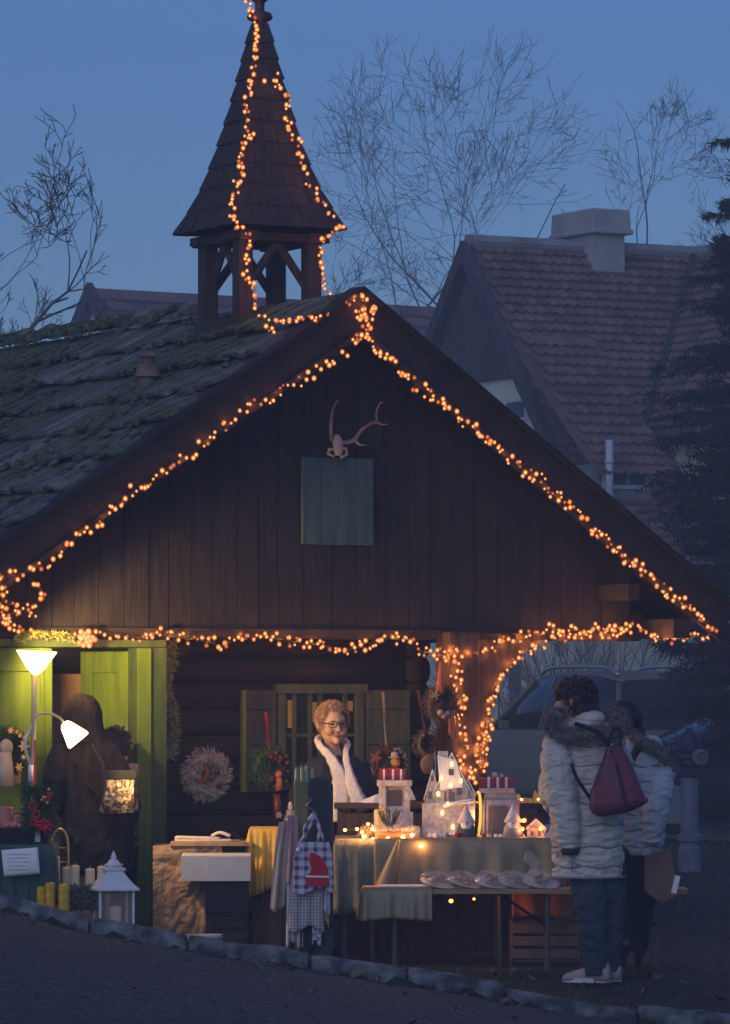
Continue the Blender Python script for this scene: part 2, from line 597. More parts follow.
# mossy split boards on both slopes, laid in ragged courses
def board_mat():
    m = bpy.data.materials.new('mossy split roof boards')
    m.use_nodes = True
    t = m.node_tree
    b = t.nodes['Principled BSDF']
    b.inputs['Roughness'].default_value = 0.9
    b.inputs['Specular IOR Level'].default_value = 0.25
    tc = t.nodes.new('ShaderNodeTexCoord')
    geo = t.nodes.new('ShaderNodeNewGeometry')
    mp = t.nodes.new('ShaderNodeMapping')
    mp.inputs['Scale'].default_value = (1.3, 9, 1.3)
    t.links.new(tc.outputs['Object'], mp.inputs[0])
    g = t.nodes.new('ShaderNodeTexNoise')
    g.inputs['Scale'].default_value = 4
    g.inputs['Detail'].default_value = 6
    t.links.new(mp.outputs[0], g.inputs[0])
    r = t.nodes.new('ShaderNodeValToRGB')
    e = r.color_ramp.elements
    e[0].position, e[0].color = 0.3, (0.06, 0.056, 0.050, 1)
    e[1].position, e[1].color = 0.72, (0.26, 0.24, 0.215, 1)
    t.links.new(g.outputs[0], r.inputs[0])
    # per-board tone
    rr = t.nodes.new('ShaderNodeMapRange')
    rr.inputs['To Min'].default_value = 0.55
    rr.inputs['To Max'].default_value = 1.35
    t.links.new(geo.outputs['Random Per Island'], rr.inputs['Value'])
    mul = t.nodes.new('ShaderNodeMix')
    mul.data_type = 'RGBA'
    mul.blend_type = 'MULTIPLY'
    mul.inputs[0].default_value = 1
    t.links.new(r.outputs[0], mul.inputs[6])
    t.links.new(rr.outputs[0], mul.inputs[7])
    # moss patches
    n = t.nodes.new('ShaderNodeTexNoise')
    n.inputs['Scale'].default_value = 1.1
    n.inputs['Detail'].default_value = 7
    n.inputs['Roughness'].default_value = 0.68
    t.links.new(tc.outputs['Object'], n.inputs[0])
    nr = t.nodes.new('ShaderNodeValToRGB')
    nr.color_ramp.elements[0].position = 0.40
    nr.color_ramp.elements[1].position = 0.53
    t.links.new(n.outputs[0], nr.inputs[0])
    mc = t.nodes.new('ShaderNodeTexNoise')
    mc.inputs['Scale'].default_value = 26
    t.links.new(tc.outputs['Object'], mc.inputs[0])
    mr = t.nodes.new('ShaderNodeValToRGB')
    mr.color_ramp.elements[0].position, mr.color_ramp.elements[0].color = 0.35, (0.035, 0.040, 0.020, 1)
    mr.color_ramp.elements[1].position, mr.color_ramp.elements[1].color = 0.68, (0.15, 0.18, 0.085, 1)
    t.links.new(mc.outputs[0], mr.inputs[0])
    mx = t.nodes.new('ShaderNodeMix')
    mx.data_type = 'RGBA'
    t.links.new(nr.outputs[0], mx.inputs[0])
    t.links.new(mul.outputs[2], mx.inputs[6])
    t.links.new(mr.outputs[0], mx.inputs[7])
    t.links.new(mx.outputs[2], b.inputs['Base Color'])
    bp = t.nodes.new('ShaderNodeBump')
    bp.inputs['Strength'].default_value = 0.8
    bp.inputs['Distance'].default_value = 0.02
    ad = t.nodes.new('ShaderNodeMath')
    ad.operation = 'ADD'
    t.links.new(g.outputs[0], ad.inputs[0])
    mu = t.nodes.new('ShaderNodeMath')
    mu.operation = 'MULTIPLY'
    t.links.new(mc.outputs[0], mu.inputs[0])
    t.links.new(nr.outputs[0], mu.inputs[1])
    t.links.new(mu.outputs[0], ad.inputs[1])
    t.links.new(ad.outputs[0], bp.inputs['Height'])
    t.links.new(bp.outputs[0], b.inputs['Normal'])
    return m

roof_mat = board_mat()
mb = MB()
for side in (-1, 1):
    sl = SL if side < 0 else SR
    ang = atan(sl)
    along = Vector((side * cos(ang), 0, -sin(ang)))     # down the slope
    nor = Vector((side * sin(ang), 0, cos(ang)))
    total = abs((UL if side < 0 else UR)) / cos(ang) + 0.04
    nc = 9
    step = total / nc
    for k in range(nc - 1, -1, -1):
        v = 0.02
        sag = rnd(-0.01, 0.01)
        while v < VB:
            w = rnd(0.075, 0.17)
            s0 = k * step - 0.03
            s1 = (k + 1) * step + rnd(-0.01, 0.055)
            th = rnd(0.018, 0.032)
            lift = 0.048 + rnd(-0.012, 0.026)
            a = Vector((0, v, ZA - 0.028)) + along * s0 + nor * 0.002
            wv = Vector((0, w - rnd(0.003, 0.014), 0))
            b = Vector((0, v, ZA - 0.028)) + along * s1 + nor * (lift + 0.012 * mnoise.noise(Vector((v, k, 0))))
            skew = Vector((0, rnd(-0.01, 0.01), 0))
            tw = nor * rnd(-0.012, 0.012)
            mb.add([a, a + wv, b + wv + skew + tw, b + skew, a + nor * th, a + wv + nor * th, b + wv + skew + tw + nor * th, b + skew + nor * th],
                   [(0, 1, 2, 3), (4, 7, 6, 5), (0, 4, 5, 1), (3, 2, 6, 7), (0, 3, 7, 4), (1, 5, 6, 2)])
            v += w
mb.build('roof_boards', roof_mat, hut)
# moss cushions and ragged ridge pieces
mb = MB()
along = Vector((-cos(atan(SL)), 0, -sin(atan(SL))))
nor = Vector((-sin(atan(SL)), 0, cos(atan(SL))))
for k in range(1500):
    s, v = rnd(0.05, 3.2), rnd(0.1, VB)
    if mnoise.noise(Vector((s * 0.9, v * 0.8, 2.2))) + rnd(-0.2, 0.2) < 0.05:
        continue
    r = rnd(0.010, 0.030)
    p = Vector((0, v, ZA)) + along * s + nor * 0.045
    mb.ell(p, (r, r * rnd(0.8, 2), r * rnd(0.35, 0.6)), 6, rot=(0, atan(SL) * -1, rnd(-0.3, 0.3)))
tag(mb.build('moss', M('roof moss', (0.035, 0.045, 0.022), 0.95, (0.13, 0.155, 0.08), 22, bump=0.9, bscale=60), hut, smooth=True), kind='stuff')
mb = MB()
v = 0.12
while v < VB:
    L = rnd(0.24, 0.40)
    if v > 1.8:
        for j in range(3):
            w = rnd(0.05, 0.09)
            vv = v + j * L / 3
            th = rnd(0.02, 0.05)
            mb.box((rnd(-0.03, 0.01), vv + w, ZA + 0.035 + th * 0.5 + 0.012 * j), (rnd(0.14, 0.24), L * 0.42, th), (rnd(-0.25, 0.05), rnd(-0.45, -0.1), rnd(-0.1, 0.1)))
        mb.ell((rnd(-0.03, 0.02), v + L * 0.9, ZA + 0.075), (0.07, 0.10, rnd(0.035, 0.06)), 7)
    v += L * 1.25
mb.build('ridge', roof_mat, hut)

# gable plank wall
VG = 0.36
bl, br = H(40, 640, VG), H(631, 622, VG)
zbot = H(300, 634, VG).z
mb = MB()
u = -2.55
k = 0
while u < br.x:
    w = rnd(0.13, 0.2)
    u1 = min(u + w, br.x)
    zt0, zt1 = top_z(u) - 0.10, top_z(u1 - 0.006) - 0.10
    zb = zbot + rnd(-0.012, 0.012) + 0.018 * sin(u * 5)
    y = VG + rnd(-0.007, 0.007)
    if u < 0 < u1:
        poly = [(u, zb), (u1 - 0.006, zb), (u1 - 0.006, zt1), (0, top_z(0) - 0.1), (u, zt0)]
    else:
        poly = [(u, zb), (u1 - 0.006, zb), (u1 - 0.006, zt1), (u, zt0)]
    mb.prism(poly, y, y + 0.03)
    u += w
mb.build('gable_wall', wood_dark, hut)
mb = MB()
mb.prism([(-2.55, zbot + .01), (br.x, zbot + .01), (br.x, top_z(br.x) - .12), (0, ZA - .12), (-2.55, top_z(-2.55) - .12)], VG + 0.035, VG + 0.05)
mb.b2((-2.55, VG + 0.05, zbot - 0.03), (2.3, VG + 0.2, zbot + 0.14))
# eave purlins at right and left
mb.b2((2.28, -0.01, 1.94), (2.40, VB, 2.06))
mb.b2((-2.66, -0.01, 1.94), (-2.54, VB, 2.06))
mb.b2((1.95, 0.0, 2.18), (2.03, VB, 2.28))
mb.build('wall_backing', wood_barge, hut)

# rough ragged trim strip under the gable
mb = MB()
pts = []
for i in range(61):
    u = lerp(-2.0, br.x, i / 60)
    pts.append((u, zbot - 0.012 - 0.018 * abs(sin(i * 0.55)) + rnd(-0.004, 0.004)))
for (u0, z0), (u1, z1) in zip(pts[:-1], pts[1:]):
    mb.prism([(u0, z0), (u1, z1), (u1, zbot + 0.03), (u0, zbot + 0.03)], VG - 0.028, VG - 0.012)
mb.build('hanging_trim', wood_barge, hut)

# log wall of the recessed front and body of the hut
VW = 0.98
UP = H(470, 700, 0.3).x
mb = MB()
z = 0.0
while z < 2.05:
    mb.tube([(-1.18, VW + 0.09, z + 0.085), (UP + 0.1, VW + 0.09, z + 0.085)], 0.088, 10)
    z += 0.165
z = 0.0
while z < 2.05:                                 # right flank of the hut body
    mb.tube([(UP, VW, z + 0.085), (UP, VB, z + 0.085)], 0.086, 8)
    z += 0.165
mb.build('log_wall', wood_log, hut, smooth=True)
mb = MB()
mb.b2((-2.5, VB - 0.1, 0), (UP, VB, 2.0))
mb.b2((-2.5, 2.6, 0), (-2.42, VB, 2.0))
mb.b2((-2.5, 2.6, 0), (-0.9, 2.68, 2.1))
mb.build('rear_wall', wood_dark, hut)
mb = MB()
mb.b2((-2.6, VG + 0.2, 1.99), (UP, VB, 2.03))
mb.build('ceiling_boards', wood_dark, hut)
mb = MB()
mb.b2((-2.6, 0.15, -0.05), (UP + 0.2, VB, 0.035))
mb.build('plank_floor', wood_dark, hut)

# teal hatch on the gable
a, b = H(302, 544, VG - 0.05), H(373, 459, VG - 0.05)
for k in range(1):
    mb = MB()
    n = 4
    w = (b.x - a.x) / n
    for i in range(n):
        mb.b2((a.x + w * i + 0.002, VG - 0.06, a.z), (a.x + w * (i + 1) - 0.002, VG - 0.03 + rnd(-.003, .003), b.z))
    mb.b2((a.x + 0.02, VG - 0.029, a.z + 0.05), (b.x - 0.02, VG - 0.012, a.z + 0.1))
    mb.b2((a.x + 0.02, VG - 0.029, b.z - 0.1), (b.x - 0.02, VG - 0.012, b.z - 0.05))
    ha = mb.build('hatch', teal_paint, hut, bevel=0.002)
    ha['label'] = 'faded teal square hatch in the gable'

# corner post with curved bracket
mb = MB()
pl, pr = H(446, 700, 0.24).x, H(481, 700, 0.24).x
mb.b2((pl + 0.03, 0.25, 0), (pr - 0.0, 0.43, zbot + 0.02))
mb.build('corner_post', wood_red, hut, bevel=0.012)
mb = MB()
arch = [(486, 790), (487, 762), (488, 735), (491, 712), (497, 690), (506, 672), (518, 656), (533, 645), (552, 639), (580, 635), (606, 634)]
ap = [H(x, y, 0.27) for x, y in arch]
for p0, p1 in zip(ap[:-1], ap[1:]):
    if p1.z > 2.0:
        pass
    base_l0, base_l1 = pr - 0.002, pr - 0.002
    mb.prism([(pr + 0.002, p0.z), (p0.x, p0.z), (p1.x, p1.z), (pr + 0.002, p1.z)], 0.27, 0.40)
mb.prism([(pr + 0.002, ap[-1].z), (ap[-1].x, ap[-1].z), (ap[-1].x + 0.1, zbot - 0.032), (pr + 0.002, zbot - 0.032)], 0.27, 0.40)
mb.build('bracket', wood_red, hut)

# right-hand far posts of the open porch
mb = MB()
mb.b2((2.27, 5.9, 0), (2.41, 6.04, 1.94))
mb.build('porch_post', wood_dark, hut)

# window with shutters in the log wall
wa, wb = H(277, 790, VW - 0.03), H(362, 684, VW - 0.03)
mb = MB()
fy0, fy1 = VW - 0.055, VW + 0.01
mb.b2((wa.x - 0.02, fy0 - .012, wb.z - 0.06), (wb.x + 0.02, fy1, wb.z))
mb.b2((wa.x, fy0, wa.z), (wa.x + 0.05, fy1, wb.z - 0.061))
mb.b2((wb.x - 0.05, fy0, wa.z), (wb.x, fy1, wb.z - 0.061))
mb.b2((wa.x + 0.051, fy0, wa.z), (wb.x - 0.051, fy1, wa.z + 0.05))
win = mb.build('window', shutter_paint, hut)
mb = MB()
mb.b2((wa.x + 0.05, VW - 0.018, wa.z + 0.05), (wb.x - 0.05, VW - 0.012, wb.z - 0.06))
pm = M('dark window glass', (0.010, 0.010, 0.012), 0.12, (0.02, 0.02, 0.02), 6, spec=0.5)
mb.build('pane', pm, win)
mb = MB()
for px in (277 + 17, 277 + 33, 320, 345):
    q = H(px, 730, VW - 0.03)
    mb.b2((q.x - 0.012, VW - 0.04, wa.z + 0.05), (q.x + 0.012, VW - 0.019, wb.z - 0.06))
mb.b2((wa.x + 0.05, VW - 0.042, (wa.z + wb.z) / 2), (wb.x - 0.05, VW - 0.0185, (wa.z + wb.z) / 2 + 0.02))
mb.build('glazing_bars', shutter_paint, win)
for (x0, x1, y0, y1) in ((279, 286, 700, 728), (288, 293, 700, 728), (312, 317, 702, 722), (347, 353, 701, 711)):
    p, q = H(x0, y1, VW - 0.025), H(x1, y0, VW - 0.025)
    mb = MB()
    mb.b2((p.x, VW - 0.0235, p.z), (q.x, VW - 0.019, q.z))
    mb.build('lit_curtain', EM('lamp light behind curtain', (1.0, 0.45, 0.10), 0.20), win)
for (x0, x1) in ((244, 275), (364, 409)):
    p, q = H(x0, 792, VW - 0.03), H(x1, 690, VW - 0.03)
    mb = MB()
    mb.b2((p.x, VW - 0.045, p.z), (q.x, VW - 0.02, q.z))
    for zz in (p.z + 0.08, (p.z + q.z) / 2, q.z - 0.1):
        mb.b2((p.x + 0.015, VW - 0.06, zz - 0.02), (q.x - 0.015, VW - 0.0451, zz + 0.02))
    sh = mb.build('shutter', shutter_paint, hut)
    if x0 == 244:
        mb = MB()
        mb.b2((p.x - 0.03, VW - 0.065, p.z), (p.x - 0.001, VW - 0.03, q.z))
        mb.build('shutter_edge', M('yellow green edge board', (0.20, 0.24, 0.03), 0.6), sh)

# green door frame, wall panel, lintel and the open door leaf
VD = 0.40
mb = MB()
fa, fb = H(133, 900, VD), H(163, 648, VD)
mb.b2((fa.x, VD - 0.06, 0.03), (fb.x, VD + 0.08, fb.z - 0.0))
dl = H(51, 700, VD).x
mb.b2((-2.62, VD - 0.05, fb.z + 0.002), (fb.x, VD + 0.03, zbot - 0.04))
mb.build('door_frame', green_dull, hut, bevel=0.006)
mb = MB()
g = H(137, 700, VD - 0.06).x
g2 = H(150, 700, VD - 0.06).x
mb.b2((g, VD - 0.075, 0.03), (g2, VD - 0.0601, fb.z - 0.004))
mb.build('door_moulding', green_paint, hut)
mb = MB()                                     # panelled leaf fixed left of the opening
mb.b2((-2.62, VD, 0.03), (dl, VD + 0.04, fb.z - 0.002))
p1 = H(31, 700, VD)
p2 = H(39, 700, VD)
mb.b2((p1.x, VD - 0.022, 0.05), (p2.x, VD - 0.001, fb.z - 0.01))
mb.b2((dl - 0.045, VD - 0.02, 0.05), (dl, VD - 0.001, fb.z - 0.01))
mb.b2((-2.6, VD - 0.015, H(20, 668, VD).z - 0.02), (p1.x - 0.005, VD - 0.001, H(20, 668, VD).z + 0.03))
mb.b2((-2.6, VD - 0.02, H(20, 805, VD).z - 0.05), (p1.x - 0.005, VD - 0.001, H(20, 805, VD).z + 0.05))
mb.build('green_panel', green_paint, hut, bevel=0.004)
# open leaf, swung inwards and lit by the lamp
mb = MB()
q0, q1 = H(84, 700, VD + 0.55), H(133, 700, VD + 0.09)
d = (Vector((q0.x, VD + 0.55, 0)) - Vector((q1.x, VD + 0.09, 0)))
L = d.length
an = atan2(d.y, d.x)
def leafbox(a0, a1, z0, z1, t0, t1, m=mb):
    R = Matrix.Rotation(an, 3, 'Z')
    c = Vector(((a0 + a1) / 2, (t0 + t1) / 2, (z0 + z1) / 2))
    m.box(R @ c + Vector((q1.x, VD + 0.09, 0)), (a1 - a0, t1 - t0, z1 - z0), R)
zt = fb.z - 0.02
leafbox(0, L, 0.05, zt, -0.015, 0.015)
leafbox(0.0, 0.11, 0.05, zt, 0.0151, 0.03)
leafbox(L - 0.11, L, 0.05, zt, 0.0151, 0.03)
leafbox(0.11, L - 0.11, zt - 0.13, zt, 0.0151, 0.03)
leafbox(0.11, L - 0.11, 0.95, 1.05, 0.0151, 0.03)
leafbox(0.11, L - 0.11, 0.05, 0.2, 0.0151, 0.03)
dr = mb.build('door', green_paint, hut, bevel=0.004)
dr['label'] = 'open green door leaf swung inwards'
mb = MB()
leafbox(L - 0.07, L - 0.045, 0.92, 1.06, 0.0301, 0.045, mb)
mb.build('handle', gold, dr)
# inside boards seen through the doorway
mb = MB()
i0, i1 = H(48, 860, 1.25), H(92, 674, 1.25)
mb.b2((i0.x, 1.27, 0.03), (i1.x + 0.6, 1.3, i1.z))
mb.build('inner_panel', wood_tan, hut)

# clay roof vent
vent_mat = M('weathered clay', (0.13, 0.085, 0.065), 0.85, (0.22, 0.15, 0.12), 9, bump=0.5)
vp = H(149, 385, 0.0)
# point on the left slope along the sight line
def on_left_slope(px, py):
    r = ray(px, py)
    C = Vector((0, 0, EYE)) - HO
    cu, cv = C.dot(U), C.dot(V)
    ru, rv = r.dot(U), r.dot(V)
    s = (ZA + SL * cu - (EYE)) / (r.z - SL * ru)
    return Vector((cu + s * ru, cv + s * rv, EYE + s * r.z))
vp = on_left_slope(148, 388)
mb = MB()
mb.lathe([(0.055, -0.05), (0.05, 0.06), (0.05, 0.065), (0.085, 0.07), (0.06, 0.15), (0.038, 0.155), (0.035, 0.19), (0.07, 0.195), (0.062, 0.215), (0.02, 0.235)], vp, 14)
mb.build('roof_vent', vent_mat, hut, smooth=False)

# ---- bell turret
tw_v = 1.31
TU, TV = 0.0, tw_v
E2 = (W(259, 232, 28.65).z)
def tz(py):
    return W(259, py, 28.65).z
sh_mat = M('brown wooden shingles', (0.026, 0.019, 0.019), 0.85, (0.062, 0.044, 0.043), 5, (5, 5, 1.2), 0.6, 16)
wood_tur = M('dull brown turret timber', (0.04, 0.025, 0.021), 0.8, (0.075, 0.048, 0.038), 5, (6, 6, 0.8), 0.4, 16)
turret = bpy.data.objects.new('bell_turret', None)
turret.parent = hut
turret.location = (TU, TV, 0)
COL.objects.link(turret)
# posts on a square base
hw = 0.245
for sx, sy in ((-1, -1), (1, -1), (1, 1), (-1, 1)):
    mb = MB()
    mb.b2((sx * hw - 0.05, sy * hw - 0.05, tz(328)), (sx * hw + 0.05, sy * hw + 0.05, tz(243)))
    mb.build('turret_post', wood_tur, turret, bevel=0.006)
mb = MB()
zb0, zb1 = tz(345), tz(321)
for sx in (-1, 1):
    mb.b2((sx * hw - 0.06, -hw - 0.07, zb0), (sx * hw + 0.06, hw + 0.07, zb1))
for sy in (-1, 1):
    mb.b2((-hw + 0.061, sy * hw - 0.06, zb0), (hw - 0.061, sy * hw + 0.055, zb1))
mb.b2((-0.3, -0.3, tz(420)), (0.3, 0.3, zb0 + 0.02))
mb.build('turret_base', wood_tur, turret, bevel=0.004)
mb = MB()
for sx in (-1, 1):
    mb.b2((sx * hw - 0.065, -hw - 0.1, tz(246)), (sx * hw + 0.065, hw + 0.1, tz(236)))
for sy in (-1, 1):
    mb.b2((-hw - 0.1, sy * hw - 0.06, tz(245)), (hw + 0.1, sy * hw + 0.06, tz(237)))
mb.build('turret_plate', wood_tur, turret)
for (ax, sgn, o) in (('x', -1, -1), ('x', 1, -1), ('y', -1, -1), ('y', 1, -1), ('x', -1, 1), ('x', 1, 1)):
    mb = MB()
    z0, z1 = tz(312), tz(247)
    d0, d1 = hw - 0.03, hw - 0.22
    if ax == 'x':
        mb.tube([(sgn * d0, o * hw, z1 - 0.28), (sgn * d1 * 0.2, o * hw, z1)], 0.03, 4)
    else:
        mb.tube([(o * hw, sgn * d0, z1 - 0.28), (o * hw, sgn * d1 * 0.2, z1)], 0.03, 4)
    mb.build('brace', wood_tur, turret)
# shingled concave spire in stepped courses
mb = MB()
prof = [(232, 0.80), (222, 0.735), (213, 0.675), (189, 0.545), (166, 0.455), (143, 0.375), (118, 0.30), (95, 0.235), (70, 0.175), (48, 0.125), (26, 0.075)]
def half(py):
    ys = [p[0] for p in prof][::-1]
    ws = [p[1] for p in prof][::-1]
    return interp(py, ys, ws) / 2
courses = [232, 211, 189, 167, 145, 123, 101, 80, 60, 42, 26]
for i in range(len(courses) - 1):
    y0, y1 = courses[i], courses[i + 1]
    a, b = half(y0) + 0.016, half(y1) + 0.002
    z0, z1 = tz(y0), tz(y1 - 3)
    for q in range(4):
        R = Matrix.Rotation(q * pi / 2, 3, 'Z')
        x = -a
        while x < a - 0.01:
            w = min(rnd(0.06, 0.10), a - x)
            if a - (x + w) < 0.03:
                w = a - x
            xa, xb = x, x + w - 0.003
            ra, rb = xa / a * b, xb / a * b
            dz = rnd(-0.010, 0.006)
            t = 0.014
            o = rnd(0, 0.008)
            pts = [Vector((xa, -a - o, z0 + dz)), Vector((xb, -a - o, z0 + dz)), Vector((rb, -b, z1)), Vector((ra, -b, z1)),
                   Vector((xa, -a - o + t, z0 + dz)), Vector((xb, -a - o + t, z0 + dz)), Vector((rb, -b + t, z1)), Vector((ra, -b + t, z1))]
            mb.add([R @ p for p in pts], [(0, 1, 2, 3), (4, 7, 6, 5), (0, 4, 5, 1), (3, 2, 6, 7), (0, 3, 7, 4), (1, 5, 6, 2)])
            x += w
mb.build('spire_shingles', sh_mat, turret)
mb = MB()
rings = []
for y0, w in [(231, 0.78)] + prof[2:]:
    h = w / 2 - 0.012
    rings.append([Vector((-h, -h, tz(y0))), Vector((h, -h, tz(y0))), Vector((h, h, tz(y0))), Vector((-h, h, tz(y0)))])
mb.loft(rings)
mb.build('spire_core', wood_dark, turret)
mb = MB()
mb.lathe([(0.055, tz(30)), (0.042, tz(22)), (0.075, tz(20)), (0.085, tz(17)), (0.07, tz(13)), (0.03, tz(11)), (0.032, tz(3)), (0.055, tz(0)), (0.05, tz(-5)), (0.018, tz(-9)), (0.012, tz(-40)), (0.004, tz(-48))], (0, 0, 0), 12)
mb.build('finial', M('dark copper', (0.06, 0.04, 0.045), 0.5, (0.1, 0.07, 0.07), 12, metal=0.5), turret, smooth=True)
# ------------------------------------------------------------------ fairy lights
bulb_core = EM('glowing filament', (1.0, 0.54, 0.20), 3.8, sample=False)
bulb_shell = EM('frosted amber bulb', (1.0, 0.20, 0.025), 0.9, sample=False, see=0.42)
wire_mat = M('dark green wire', (0.012, 0.02, 0.012), 0.6)
def ico_pts():
    p = (1 + sqrt(5)) / 2
    vs = [Vector(v).normalized() for v in ((-1, p, 0), (1, p, 0), (-1, -p, 0), (1, -p, 0), (0, -1, p), (0, 1, p), (0, -1, -p), (0, 1, -p), (p, 0, -1), (p, 0, 1), (-p, 0, -1), (-p, 0, 1))]
    fs = [(0, 11, 5), (0, 5, 1), (0, 1, 7), (0, 7, 10), (0, 10, 11), (1, 5, 9), (5, 11, 4), (11, 10, 2), (10, 7, 6), (7, 1, 8), (3, 9, 4), (3, 4, 2), (3, 2, 6), (3, 6, 8), (3, 8, 9), (4, 9, 5), (2, 4, 11), (6, 2, 10), (8, 6, 7), (9, 8, 1)]
    return vs, fs
IV, IF = ico_pts()
def bulb_mesh(rc, rs):
    mb = MB()
    mb.add([v * rc for v in IV], IF, 0)
    mb.ell((0, 0, 0), rs, 10, 1)
    me = bpy.data.meshes.new('bulb')
    me.from_pydata([tuple(v) for v in mb.v], [], mb.f)
    me.materials.append(bulb_core)
    me.materials.append(bulb_shell)
    for p, mi in zip(me.polygons, mb.mi):
        p.material_index = mi
        p.use_smooth = True
    return me
bulb_me = bulb_mesh(0.0084, 0.0140)
core0, shell0 = bulb_core, bulb_shell
bulb_core = EM('dim glowing filament', (1.0, 0.36, 0.10), 1.5, sample=False)
bulb_shell = EM('dim amber bulb', (1.0, 0.16, 0.02), 0.45, sample=False, see=0.5)
bulb_dim = bulb_mesh(0.0070, 0.0125)

def poly_at(pts, t):
    L = [0]
    for a, b in zip(pts[:-1], pts[1:]):
        L.append(L[-1] + math.hypot(b[0] - a[0], b[1] - a[1]))
    d = t * L[-1]
    for i in range(len(pts) - 1):
        if d <= L[i + 1] or i == len(pts) - 2:
            k = (d - L[i]) / max(1e-6, L[i + 1] - L[i])
            a, b = pts[i], pts[i + 1]
            return (lerp(a[0], b[0], k), lerp(a[1], b[1], k))

def light_string(label, pts, n, fn, jit=6.5, jx=2.5, group='strings of amber fairy lights on the hut', sc=1.0):
    n = min(100, int(n * 1.02))
    jit *= 1.25
    P0 = fn(*pts[0])
    root = thing('fairy_lights', label, 'fairy lights', P0, 0, group)
    wires = []
    for k in range(n):
        t = (k + 0.5 + rnd(-0.45, 0.45)) / n
        x, y = poly_at(pts, t)
        x += rnd(-jx, jx)
        y += rnd(-jit, jit)
        p = fn(x, y)
        o = bpy.data.objects.new('bulb', bulb_dim if random.random() < 0.22 else bulb_me)
        COL.objects.link(o)
        o.parent = root
        o.location = p - P0
        s = rnd(0.62, 1.2) * sc
        o.scale = (s, s, s * 1.15)
        wires.append(o.location.copy())
    mb = MB()
    m = 40
    path = [fn(*poly_at(pts, i / m)) - P0 + Vector((0, 0.004, 0.004 * sin(i * 1.7))) for i in range(m + 1)]
    mb.tube(path, 0.0022, 4)
    for w in wires:
        q = min(path, key=lambda p: (p - w).length)
        if (q - w).length > 0.004:
            mb.tube([q, w], 0.0014, 3)
    mb.build('wire', wire_mat, root)
    # the light the bulbs give, gathered for every few bulbs
    q = 6
    for k in range(0, n, q):
        g = wires[k:k + q]
        c = sum(g, Vector()) / len(g)
        ld_ = bpy.data.lights.new('bulb_light', 'POINT')
        ld_.energy = 0.16 * len(g) * POW
        ld_.color = (1.0, 0.34, 0.08)
        ld_.shadow_soft_size = 0.02
        lo = bpy.data.objects.new('bulb_light', ld_)
        COL.objects.link(lo)
        lo.parent = root
        lo.location = c + Vector((0, -0.012, 0))
    return root

POW = 0.26
def onv(v):
    return lambda x, y: hut_world(H(x, y, v))
def rake_v(x, y):
    return hut_world(H(x, y, -0.094))

light_string('amber fairy lights climbing the lower left bargeboard of the gable', [(2, 578), (30, 571), (52, 560), (75, 540), (100, 520), (125, 497), (150, 480), (172, 463)], 46, rake_v, 5)
light_string('amber fairy lights along the upper left bargeboard up to the peak', [(172, 461), (185, 458), (205, 442), (228, 425), (250, 407), (275, 395), (300, 380), (322, 366), (347, 350)], 44, rake_v, 5)
light_string('tangle of amber fairy lights curled at the left eave end', [(-6, 575), (4, 590), (2, 605), (14, 604), (20, 612), (4, 615), (-4, 620), (8, 624), (18, 628)], 34, rake_v, 4, 4)
light_string('small loop of amber fairy lights hanging off the left bargeboard', [(30, 582), (40, 588), (44, 596), (38, 603), (27, 606), (33, 612), (30, 618), (36, 620)], 16, rake_v, 2.5, 2)
light_string('amber fairy lights bunched over the very peak of the gable', [(344, 305), (352, 300), (360, 296), (366, 303), (358, 312), (362, 320), (368, 316), (375, 306), (368, 328), (366, 337), (358, 334), (354, 342), (362, 346)], 40, rake_v, 3, 2.5)
light_string('amber fairy lights down the upper right bargeboard from the peak', [(360, 310), (366, 325), (372, 340), (384, 357), (400, 372), (418, 386), (440, 404), (458, 416), (478, 432), (498, 450)], 66, rake_v, 5, 3)
light_string('amber fairy lights down the middle of the right bargeboard', [(498, 450), (520, 466), (545, 484), (570, 506), (592, 528), (612, 548)], 52, rake_v, 6, 3)
light_string('amber fairy lights down the lowest stretch of the right bargeboard', [(612, 548), (635, 564), (655, 582), (678, 600), (700, 618), (716, 630)], 50, rake_v, 6, 3)
hang = onv(VG - 0.075)
POW = 1.05
light_string('amber fairy lights above the green door under the gable planks', [(0, 612), (8, 622), (30, 634), (60, 637), (95, 636), (115, 634), (135, 637), (150, 640)], 34, onv(VG - 0.09), 4)
light_string('amber fairy lights swagged under the gable planks beside the green door', [(146, 632), (165, 634), (180, 638), (200, 640), (220, 645), (240, 640), (262, 636), (285, 640), (305, 644)], 52, hang, 5)
light_string('amber fairy lights swagged under the gable planks above the window', [(305, 642), (325, 646), (350, 650), (375, 640), (400, 639), (420, 650), (440, 655), (455, 657)], 54, hang, 5)
light_string('amber fairy lights under the gable planks from post to arch', [(440, 650), (462, 652), (480, 650), (500, 644), (520, 636), (545, 628), (570, 630), (600, 628), (630, 626)], 62, onv(VG - 0.1), 4)
light_string('amber fairy lights along the beam at the right eave end', [(600, 634), (620, 634), (636, 626), (648, 632), (660, 640), (680, 638), (700, 636), (716, 634)], 40, onv(0.1), 4)
POW = 0.6
light_string('amber fairy lights wound round the corner post', [(452, 648), (460, 660), (455, 680), (462, 700), (458, 722), (466, 742), (462, 758), (470, 775)], 48, onv(0.235), 3, 6)
light_string('amber fairy lights outlining the curved bracket arch', [(486, 772), (484, 750), (489, 730), (489, 710), (494, 695), (498, 680), (508, 668), (520, 655), (536, 646), (560, 638), (590, 633), (618, 632)], 66, onv(0.255), 3.5, 3.5)
light_string('short bunch of amber fairy lights down the inner bracket face', [(472, 782), (478, 764), (481, 742), (486, 722), (480, 755)], 26, onv(0.235), 3, 4)
POW = 0.14
